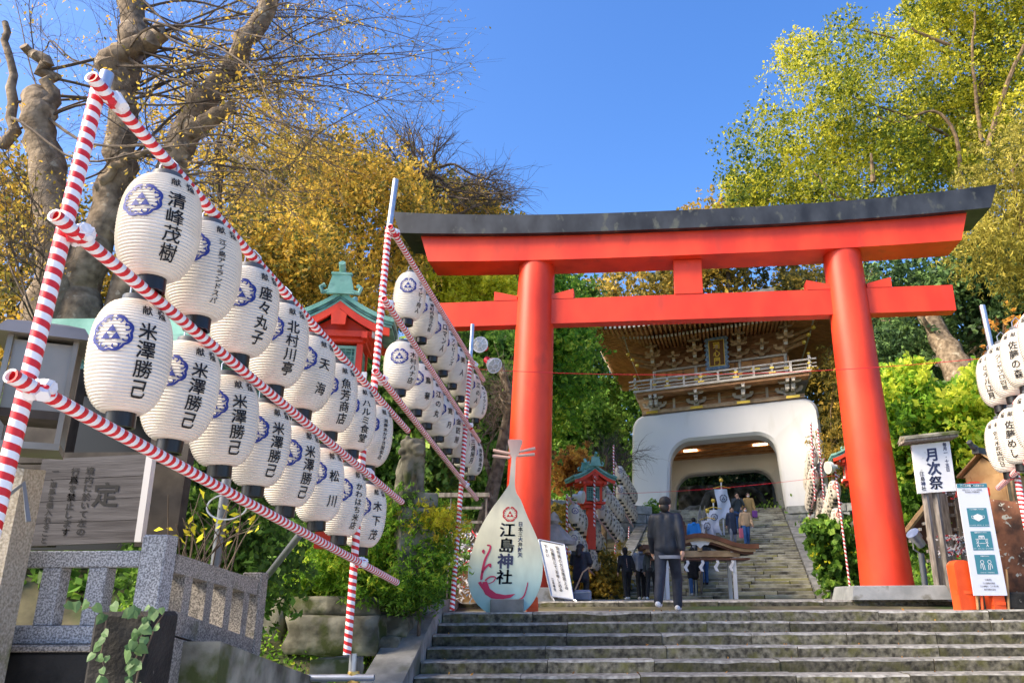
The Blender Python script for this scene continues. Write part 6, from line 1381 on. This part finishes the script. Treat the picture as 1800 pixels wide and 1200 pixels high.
tree('green_shrub', 'bright green shrub on the slope above the white wooden sign', [(1548, 690), (1560, 650), (1610, 655), (1620, 720), (1680, 690), (1745, 690), (1760, 740), (1735, 800), (1680, 800), (1600, 790), (1560, 780)], 20.5, 1.2, 110, .5, 330, .17, 'leaf_bright', .55, [(1650, 860, 0), (1650, 780, 0), (1640, 720, 0)], .06, 'bark_warm', None, 10, .7, .22, cat='shrub')
tree('green_shrub', 'dense green shrub behind the right pillar and sign posts', [(1555, 780), (1610, 770), (1740, 790), (1760, 880), (1640, 920), (1600, 960), (1575, 900)], 20.8, 1.0, 80, .5, 300, .17, 'leaf_bright', .35, [(1640, 980, 0), (1630, 900, 0), (1620, 850, 0)], .06, 'bark_warm', None, 8, cat='shrub')
tree('yellow_shrub', 'yellowish shrub on the slope below the right rack', [(1690, 650), (1760, 660), (1800, 690), (1900, 740), (1880, 860), (1780, 860), (1720, 800)], 19.5, 1.2, 80, .5, 280, .17, 'leaf_bright', .85, [(1780, 900, 0), (1770, 820, 0), (1760, 760, 0)], .06, 'bark_warm', None, 8, cat='shrub')
tree('dark_shrub', 'dark glossy plants with yellow flowers beside the right kerb', [(1425, 925), (1455, 905), (1500, 930), (1512, 1050), (1465, 1045), (1450, 1000)], 27.6, .7, 60, .42, 120, .22, 'leaf_mid', .45, [(1475, 1045, 0), (1472, 1010, 0), (1470, 980, 0)], .03, 'bark_warm', None, 6, cat='shrub', thin=.8)
P_ = np.array([at(NR.uniform(1432, 1500), NR.uniform(930, 1000), 26.9+NR.uniform(-.3, .2)) for _ in range(14)]); Pp, T_ = clumps(P_, .16, 22); yf = leaf_mesh('yellow_flowers', 'leaf_yellow', Pp, .09, .8+0*T_); tag(yf, 'clusters of small yellow flowers beside the right kerb', 'flowers', kind='stuff')
tree('pampas_shrub', 'arching grass and rusty shrub between gate and right pillar', [(1462, 690), (1465, 620), (1490, 600), (1510, 800), (1480, 830), (1466, 800)], 39, 1.0, 30, .8, 260, .24, 'leaf_olive', .65, [(1465, 880, 0), (1462, 800, 0), (1460, 720, 0)], .06, 'bark_warm', None, 8, 1.0, .2, 1.0, cat='shrub', thin=.25)
tree('potted_shrub', 'small round shrub on the right stone pedestal of the gate', [(1392, 885), (1400, 862), (1418, 858), (1430, 885)], 41.0, .4, 14, .3, 90, .14, 'leaf_mid', .6, [(1412, 888, 0), (1412, 878, 0), (1412, 870, 0)], .03, 'bark_warm', None, 4, cat='shrub')
tree('potted_shrub', 'small round shrub on the left stone pedestal of the gate', [(1128, 902), (1135, 885), (1150, 882), (1158, 902)], 43.0, .4, 12, .3, 90, .14, 'leaf_mid', .55, [(1143, 902, 0), (1143, 895, 0), (1143, 888, 0)], .03, 'bark_warm', None, 4, cat='shrub')
# ---- behind the gate
tree('background_tree', 'broad olive tree behind the gate roof and the torii beams', [(1062, 540), (1065, 495), (1150, 480), (1250, 470), (1480, 465), (1520, 480), (1520, 620), (1450, 680), (1100, 640)], 58, 3, 150, 1.6, 300, .38, 'leaf_olive', .55, [(1300, 700, 0), (1300, 600, 0), (1310, 500, 0)], .4, 'bark_dark', gF, 16)
tree('background_tree', 'olive crown tip showing just above the black torii beam', [(1215, 385), (1240, 360), (1275, 356), (1310, 352), (1330, 400), (1300, 470), (1220, 470)], 56, 1.5, 40, 1.2, 260, .34, 'leaf_olive', .75, [(1290, 620, 0), (1280, 480, 0), (1270, 400, 0)], .25, 'bark_dark', gF, 8)
tree('background_tree', 'dark tree seen between the left pillar and the gate eave', [(972, 560), (975, 490), (1005, 488), (1032, 500), (1030, 560), (1045, 620), (1062, 700), (1030, 760), (965, 740)], 50, 1.5, 90, 1.0, 300, .28, 'leaf_mid', .38, [(1005, 900, 0), (1005, 700, 0), (1005, 560, 0)], .25, 'bark_warm', gF, 12)
tree('background_tree', 'green mixed bushes below the left eave of the gate', [(965, 720), (1030, 700), (1070, 730), (1065, 860), (1050, 900), (965, 890)], 46.5, 1.2, 80, .95, 300, .28, 'leaf_mid', .5, [(1030, 930, 0), (1030, 860, 0), (1030, 790, 0)], .18, 'bark_warm', gF, 12)
tree('red_maple', 'small rust-coloured maple behind the small red lantern', [(975, 815), (1010, 795), (1035, 810), (1030, 850), (985, 850)], 33, .8, 30, .5, 120, .2, 'leaf_rust', .5, [(1005, 960, 0), (1004, 880, 0), (1003, 840, 0)], .06, 'bark_warm', gF, 8)
tree('low_shrub', 'yellow-green shrub at the foot of the nearest left far rack', [(975, 890), (1000, 900), (1060, 1010), (1085, 980), (1090, 1055), (1010, 1060), (970, 960)], 29.5, .8, 60, .5, 240, .18, 'leaf_olive', .75, [(1040, 1060, 0), (1040, 1030, 0), (1040, 1000, 0)], .04, 'bark_warm', None, 8, cat='shrub')
tree('dark_backdrop_tree', 'dark evergreen mass behind the dragon relief', [(1150, 800), (1400, 780), (1420, 870), (1200, 900), (1150, 900)], 56, 1.5, 70, 1.2, 280, .3, 'leaf_dark', .4, [(1280, 900, 0), (1280, 850, 0), (1280, 800, 0)], .3, 'bark_dark', gF, 8)
tree('background_tree', 'green wooded slope trees far behind the left side of the gate', [(930, 900), (940, 640), (975, 560), (1030, 560), (1100, 580), (1200, 640), (1210, 800), (1180, 900)], 63, 2.5, 170, 1.5, 320, .32, 'leaf_mid', .42, [(1060, 960, 0), (1060, 800, 0), (1060, 660, 0)], .3, 'bark_dark', gF, 16)
tree('background_tree', 'yellow-green wooded slope trees far behind the right side of the gate', [(1380, 900), (1400, 620), (1450, 560), (1560, 540), (1640, 600), (1660, 800), (1560, 900)], 60, 2.5, 170, 1.5, 320, .32, 'leaf_olive', .6, [(1500, 960, 0), (1500, 800, 0), (1500, 660, 0)], .3, 'bark_dark', gF, 16)
tree('background_tree', 'tall yellow-green tree added behind the left torii pillar to shade the gate', [(820, 700), (800, 560), (820, 490), (870, 455), (930, 450), (985, 480), (1015, 540), (1025, 620), (1000, 720), (930, 760)], 39.5, 2.6, 150, 1.1, 330, .24, 'leaf_bright', .45, [(915, 900, 0), (915, 700, 0), (912, 560, 0)], .25, 'bark_dark', gF, 16)  # tree added at this depth and height to keep sun off the arch
# ---- left: autumn hillside
tree('autumn_tree', 'golden autumn tree filling the slope behind the front rack', [(350, 520), (355, 440), (420, 400), (520, 390), (560, 430), (575, 520), (540, 600), (480, 640), (400, 600)], 19, 1.8, 85, .8, 270, .115, 'leaf_autumn', .45, [(470, 760, 0), (460, 620, 0), (455, 480, 0)], .16, 'bark_dark', gF, 18)
tree('autumn_tree', 'tall golden-brown autumn tree behind the large red lantern', [(540, 560), (530, 420), (560, 330), (580, 270), (640, 260), (700, 300), (745, 330), (740, 440), (700, 560), (640, 600)], 26, 2.6, 110, 1.05, 300, .15, 'leaf_autumn', .40, [(640, 760, 0), (635, 560, 0), (630, 380, 0)], .22, 'bark_dark', gF, 22)
tree('autumn_tree', 'olive and orange tree rising between the first two racks', [(400, 420), (400, 300), (460, 270), (540, 260), (600, 250), (620, 330), (600, 420), (520, 450)], 30, 2.6, 80, 1.15, 280, .17, 'leaf_olive', .62, [(510, 720, 0), (510, 520, 0), (510, 360, 0)], .2, 'bark_dark', gF, 18)
tree('autumn_tree', 'brown-leaved tree top left of the black torii beam', [(690, 420), (705, 330), (745, 310), (790, 325), (830, 345), (870, 370), (905, 385), (880, 480), (760, 520), (700, 480)], 34, 2.2, 90, 1.0, 260, .18, 'leaf_autumn', .30, [(790, 760, 0), (790, 560, 0), (785, 400, 0)], .22, 'bark_dark', gF, 18)
tree('ginkgo_tree', 'bright yellow tree framed between the torii beams at left', [(745, 540), (755, 478), (850, 470), (915, 480), (920, 560), (860, 590), (770, 590)], 31, 1.5, 90, .75, 300, .19, 'leaf_yellow', .55, [(840, 760, 0), (838, 620, 0), (836, 520, 0)], .16, 'bark_dark', gF, 14)
tree('evergreen_tree', 'dark green tree below the tie beam beside the left pillar', [(770, 590), (900, 580), (905, 700), (900, 880), (840, 900), (770, 800), (760, 680)], 24, 1.6, 150, .75, 300, .18, 'leaf_mid', .28, [(850, 960, 0), (850, 800, 0), (850, 660, 0)], .2, 'bark', gF, 14)
tree('evergreen_tree', 'green bush wall behind the second rack and the lion', [(560, 620), (660, 600), (760, 640), (790, 760), (770, 900), (680, 900), (600, 820), (560, 720)], 17, 1.2, 130, .55, 300, .15, 'leaf_mid', .30, [(690, 960, 0), (690, 820, 0), (690, 720, 0)], .12, 'bark_dark', gF, 12)
tree('autumn_tree', 'yellow-olive tree behind the big bare trunk at far left', [(-60, 640), (-60, 300), (20, 260), (70, 290), (120, 420), (160, 560), (120, 620)], 14.5, 1.2, 70, .65, 240, .10, 'leaf_autumn', .35, [(20, 760, 0), (20, 560, 0), (20, 400, 0)], .12, 'bark_dark', gF, 14)
tree('autumn_tree', 'yellow-leaved tree between the bare trunk and the front lanterns', [(150, 640), (160, 480), (210, 380), (300, 340), (380, 360), (400, 460), (380, 560), (260, 640)], 16, 1.4, 70, .75, 200, .105, 'leaf_autumn', .40, [(270, 780, 0), (270, 620, 0), (275, 480, 0)], .12, 'bark_dark', gF, 16)
tree('autumn_tree', 'sparse backlit orange crown above the front lanterns', [(230, 340), (240, 180), (330, 110), (430, 110), (520, 160), (560, 250), (500, 310), (380, 350)], 21, 2.4, 70, .9, 110, .11, 'leaf_autumn', .72, [(400, 700, 0), (395, 480, 0), (380, 280, 0)], .12, 'bark_dark', gF, 24, 1.0)
tree('dark_shrub', 'dark green shrub behind the granite fence', [(270, 1010), (265, 870), (300, 820), (400, 830), (470, 880), (500, 1010), (480, 1080), (330, 1060)], 8.9, .6, 90, .30, 230, .085, 'leaf_mid', .22, [(390, 1080, 0), (390, 1010, 0), (392, 960, 0)], .03, 'twig', None, 10, cat='shrub')
tree('feathery_bush', 'feathery bright green bush above the boulder wall', [(530, 1045), (525, 985), (560, 945), (610, 935), (660, 890), (700, 868), (740, 860), (770, 890), (785, 930), (780, 985), (765, 1035), (715, 1052), (620, 1055)], 12.3, .75, 150, .26, 420, .075, 'leaf_bright', .33, [(660, 1060, 0), (662, 1010, 0), (668, 960, 0)], .05, 'twig', None, 16, .7, .2, .2, cat='bush', thin=.30)
tree('feathery_bush', 'yellow-tinged feathery sprays at the top right of the green bush', [(690, 905), (735, 880), (785, 890), (800, 925), (780, 950), (740, 930)], 11.9, .5, 16, .22, 240, .065, 'leaf_yellow', .30, [(740, 1040, 0), (745, 990, 0), (750, 930, 0)], .03, 'twig', None, 10, .6, cat='bush', thin=.30)
# yellow-leaved stems by the fence
ys = thing('yellow_leaf_stems', 'bare brown stems with a few large yellow leaves behind the fence', 'plant'); mb = MB(); LP = []
for i in range(26):
    b = at(random.uniform(300, 420), 1000, 6.6+random.uniform(-.2, .3)); tpt = at(random.uniform(285, 460), random.uniform(850, 930), 6.5+random.uniform(-.3, .2)); q = limb(mb, [b-Vector((0, 0, .25)), b.lerp(tpt, .5)+Vector((random.uniform(-.05, .05), 0, .02)), tpt], .007, .003, 4, 4); LP += [q[-1]]+([q[-4]] if random.random() < .6 else [])
mb.build('stems', 'twig', ys); LP = np.repeat(np.array(LP)[::2], 2, 0); LP = LP+NR.normal(size=LP.shape)*.03; leaf_mesh('leaves', 'leaf_yellow', LP, .085*NR.uniform(.6, 1.2, len(LP)), NR.uniform(0, .8, len(LP)), ys, .6, .42)
# ground cover and undergrowth
def cover(name, label, boxes, m, tb, ls, hgt):
    P = []
    for (x0, x1, y0, y1, n) in boxes:
        x = NR.uniform(x0, x1, n); y = NR.uniform(y0, y1, n); P.append(np.stack([x, y, gz(x, y)+np.abs(NR.normal(0, hgt, n))], 1))
    P = np.concatenate(P); o = leaf_mesh(name, m, P, ls*NR.uniform(.6, 1.4, len(P)), tb+NR.normal(0, .25, len(P)), None, -.2, .6); tag(o, label, 'plants', kind='stuff')
cover('ground_cover', 'low leafy ground cover around the boulder wall', [(-6.5, -2.75, 7.5, 12.0, 16000), (-2.75, -2.2, 7.5, 9.5, 1500)], 'leaf_bright', .35, .07, .10)
cover('undergrowth', 'leafy undergrowth on the left hillside', [(-9, -2.9, 12, 24, 16000), (-22, -2.9, 22, 50, 22000), (-4.5, .0, 28, 40, 7000)], 'leaf_mid', .4, .2, .45)
cover('undergrowth', 'leafy undergrowth on the right hillside', [(9.6, 18, 14, 34, 16000), (9.8, 30, 28, 60, 22000)], 'leaf_mid', .5, .22, .5)
# ================================================================== BARE TREES
def wander(s, e, sag, n=5):
    L_ = (e-s).length; P = [s]; o = Vector((0, 0, 0))
    for i in range(1, n):
        t = i/n; o = o*.6+Vector((random.gauss(0, 1), random.gauss(0, 1), random.gauss(0, 1)))*.045*L_; P.append(s.lerp(e, t)+o*(1-t*.5)+Vector((0, 0, 4*t*(1-t)*sag*L_)))
    return P+[e]
def twigs(mb, starts, region, Y0, Y1, n, l2, l3, r0, sag, tips, nsec=9, nter=4):
    P = np.asarray(region, float)
    for i in range(n):
        s = random.choice(starts)
        while True:
            x, y = random.uniform(P[:, 0].min(), P[:, 0].max()), random.uniform(P[:, 1].min(), P[:, 1].max())
            if in_poly(P, np.array([x]), np.array([y]))[0]: break
        e = at(x, y, random.uniform(Y0, Y1)); L_ = (e-s).length
        q = limb(mb, wander(s, e, random.uniform(-.05, .16)*sag*2), r0*min(2.2, .5+L_*.3), r0*.30, 5, 4); d0 = (e-s).normalized()
        for j in range(nsec):
            k0 = int(len(q)*(.22+.76*(j+random.random())/nsec)); k0 = min(k0, len(q)-2); p = q[k0]; dl = (q[k0+1]-q[k0]).normalized()
            d = (dl*.9+Vector((random.gauss(0, .5), random.gauss(0, .5), random.gauss(.05, .4)))).normalized(); ln = l2*random.uniform(.4, 1.5)*(1.1-.5*j/nsec)
            e2 = p+d*ln+Vector((0, 0, -.10*ln)); q2 = limb(mb, wander(p, e2, random.uniform(-.1, .15), 3), r0*.38, r0*.14, 4, 3); tips.append(e2)
            for k in range(nter):
                p3 = q2[random.randrange(1, len(q2))]; d3 = (d+Vector((random.gauss(0, .5), random.gauss(0, .5), random.gauss(-.05, .45)))).normalized(); ln3 = l3*random.uniform(.5, 1.5); e3 = p3+d3*ln3
                mb.tube([p3, p3.lerp(e3, .5)+Vector((random.gauss(0, .05), random.gauss(0, .05), random.gauss(.03, .04)))*ln3*2, e3], [r0*.18, r0*.14, r0*.07], 3, cap=False); tips.append(e3)
bt = thing('bare_tree', 'big nearly leafless tree with pollarded trunks at the upper left', 'tree'); TYY = 9.6
def PX(l, Y): return [at(px, py, Y+dy) for px, py, dy in l]
pr_ = 9.6/1410*.76
def trunk_part(pts, radii, wob=.03):
    mb = MB(); q = spline([at(px, py, TYY+dy) for px, py, dy in pts], 5); n = len(q); rr = []
    for i in range(n):
        t = i/(n-1)*(len(radii)-1); k = min(int(t), len(radii)-2); rr.append((radii[k]+(radii[k+1]-radii[k])*(t-k))*pr_*(1+.05*math.sin(i*1.3+pts[0][0])+.03*math.sin(i*3.1)))
    q = [p+Vector((random.gauss(0, wob), random.gauss(0, wob), 0)) for p in q]; mb.tube(q, rr, 14); mb.v = [tuple(Vector(v)+Vector((math.sin(v[2]*9+v[0]*7), math.cos(v[2]*7+v[1]*5), math.sin(v[0]*11))) * .014) for v in mb.v]
    mb.build('trunk', 'bark', bt, smooth=True); return q
S1 = trunk_part([(60, 760, 0), (85, 600, 0), (100, 470, 0), (85, 330, -.05), (72, 230, -.1), (66, 165, -.1)], [75, 62, 48, 42, 40, 34])
S2 = trunk_part([(72, 240, -.1), (88, 160, -.1), (80, 110, -.15), (40, 85, -.2)], [26, 19, 15, 11])
S3 = trunk_part([(120, 640, .1), (150, 480, .1), (185, 380, .1), (215, 270, .1), (212, 170, .05), (190, 110, 0), (215, 92, -.05), (262, 72, -.1), (285, 52, -.1)], [60, 48, 40, 38, 36, 34, 31, 25, 22])
S4 = trunk_part([(212, 180, .1), (228, 90, .2), (238, 20, .3), (245, -60, .3)], [34, 36, 37, 34])
S5 = trunk_part([(205, 560, .2), (262, 400, .3), (300, 300, .3), (335, 215, .3), (390, 135, .3), (435, 75, .3), (490, -20, .3)], [44, 42, 40, 35, 30, 27, 24])
S6 = trunk_part([(12, 260, .2), (20, 130, .2), (5, 40, .2)], [15, 11, 8]); S7 = trunk_part([(340, 232, .25), (375, 205, .15), (405, 186, .1)], [28, 22, 17]); S8 = trunk_part([(175, 330, -.05), (200, 300, -.15), (235, 270, -.2), (300, 262, -.2)], [14, 11, 8, 5])
mb = MB(); tips = []
st_ = S1[6:]+S2+S3[12:]+S4+S5[8:]+S6
twigs(mb, st_, [(0, -60), (500, -60), (850, 50), (840, 110), (790, 160), (730, 280), (560, 330), (300, 330), (0, 380)], 7.2, 12.5, 40, 1.0, .5, .011, .35, tips, 10, 4)
twigs(mb, S4+S5[14:]+S3[20:], [(480, -40), (840, 60), (780, 160), (800, 220), (620, 300), (480, 200)], 8, 12, 26, .9, .45, .011, .5, tips, 12, 5)
twigs(mb, S5[4:14]+S3[8:16], [(330, 330), (640, 280), (720, 330), (560, 420), (400, 430)], 8, 11, 14, .8, .4, .012, .4, tips, 8, 3)
twigs(mb, S1[4:14], [(-40, 150), (60, 330), (180, 400), (0, 480)], 7.5, 10, 18, .6, .35, .012, .4, tips, 9, 4)
o = mb.build('branches', 'twig', bt); 
tips = np.array(tips); k = NR.random(len(tips)) < .22; TP_ = tips[k]; TP_ = np.repeat(TP_, 5, 0)+NR.normal(size=(len(TP_)*5, 3))*.09; leaf_mesh('leaves', 'leaf_autumn', TP_, .055*NR.uniform(.6, 1.3, len(TP_)), NR.normal(.5, .28, len(TP_)), bt, .8, .5)
def bare(name, label, trunk, Y, radii, region, n, l2, l3, r0, bark='bark', sp_=1.5, extra_limbs=(), m='twig'):
    t = thing(name, label, 'tree'); mb = MB(); q = spline([at(px, py, Y) for px, py in trunk], 5); g = GZf(q[0].x, q[0].y); q = [Vector((q[0].x, q[0].y, min(g, q[0].z)-.2))]+q
    mb.tube(q, [radii[0]+(radii[1]-radii[0])*i/(len(q)-1) for i in range(len(q))], 9); st = q[len(q)//2:]
    for L_ in extra_limbs: st = st+limb(mb, [at(px, py, Y) for px, py in L_[0]], L_[1], L_[2], 7)
    mb.build('trunk', bark, t, smooth=True); mb = MB(); tp = []; twigs(mb, st, region, Y-sp_, Y+sp_, n, l2, l3, r0, .4, tp, 9, 4); mb.build('branches', m, t); return t
bare('bare_tree', 'slender leafless tree on the skyline left of the torii', [(770, 520), (765, 420), (755, 340), (740, 300)], 30, (.2, .08), [(650, 300), (680, 230), (760, 190), (800, 240), (790, 330), (880, 300), (930, 345), (880, 375), (760, 380)], 34, 1.6, .9, .05, 'bark_dark', 2)
bare('bare_tree', 'leafless twiggy tree behind the brown crown near the beam end', [(850, 560), (830, 430), (800, 380)], 36, (.2, .09), [(800, 370), (810, 310), (860, 290), (940, 340), (920, 375), (860, 385)], 18, 1.6, .9, .05, 'bark_dark', 2)
bare('grey_trunk_tree', 'pale grey forked trunk beside the left torii pillar', [(840, 960), (868, 850), (885, 770), (895, 700), (878, 640)], 19.5, (.20, .09), [(835, 700), (850, 640), (900, 600), (905, 720), (860, 760)], 12, .7, .4, .025, 'bark', .8, [([(868, 850), (850, 800), (838, 760)], .08, .04), ([(885, 770), (900, 740), (915, 700)], .09, .05)], 'bark')
bare('bare_tree', 'small leafless pale tree left of the white gate arch', [(1062, 930), (1062, 860), (1068, 800)], 37.5, (.14, .06), [(1030, 790), (1050, 765), (1110, 770), (1140, 800), (1130, 815), (1080, 830), (1030, 830)], 16, 1.0, .5, .03, 'bark_warm', 1)
# big leaning trunk on the right slope
lt = thing('leaning_trunk', 'thick mossy leaning tree trunk on the right slope', 'tree'); mb = MB(); limb(mb, [at(1715, 720, 25.5), at(1680, 640, 26), at(1645, 580, 26.5), at(1610, 520, 27)], .62, .22, 12, 5, .06); limb(mb, [at(1640, 585, 26.3), at(1622, 560, 26), at(1612, 530, 26)], .10, .06, 7); mb.build('trunk', 'bark', lt, smooth=True)
# fallen leaves lodged on the steps
FL = []
for (ye, zt, dp) in rows[:9]:
    for _ in range(13): FL.append((random.uniform(-2.0, 8.5), ye+min(dp-.16, abs(random.gauss(.30, .08))), zt+.012))
fl_ = leaf_mesh('fallen_leaves', 'leaf_rust', np.array(FL), .055*NR.uniform(.6, 1.3, len(FL)), NR.uniform(0, .8, len(FL)), None, 0, .55, 3.0); tag(fl_, 'small brown fallen leaves scattered on the stone steps', 'leaves', kind='stuff')
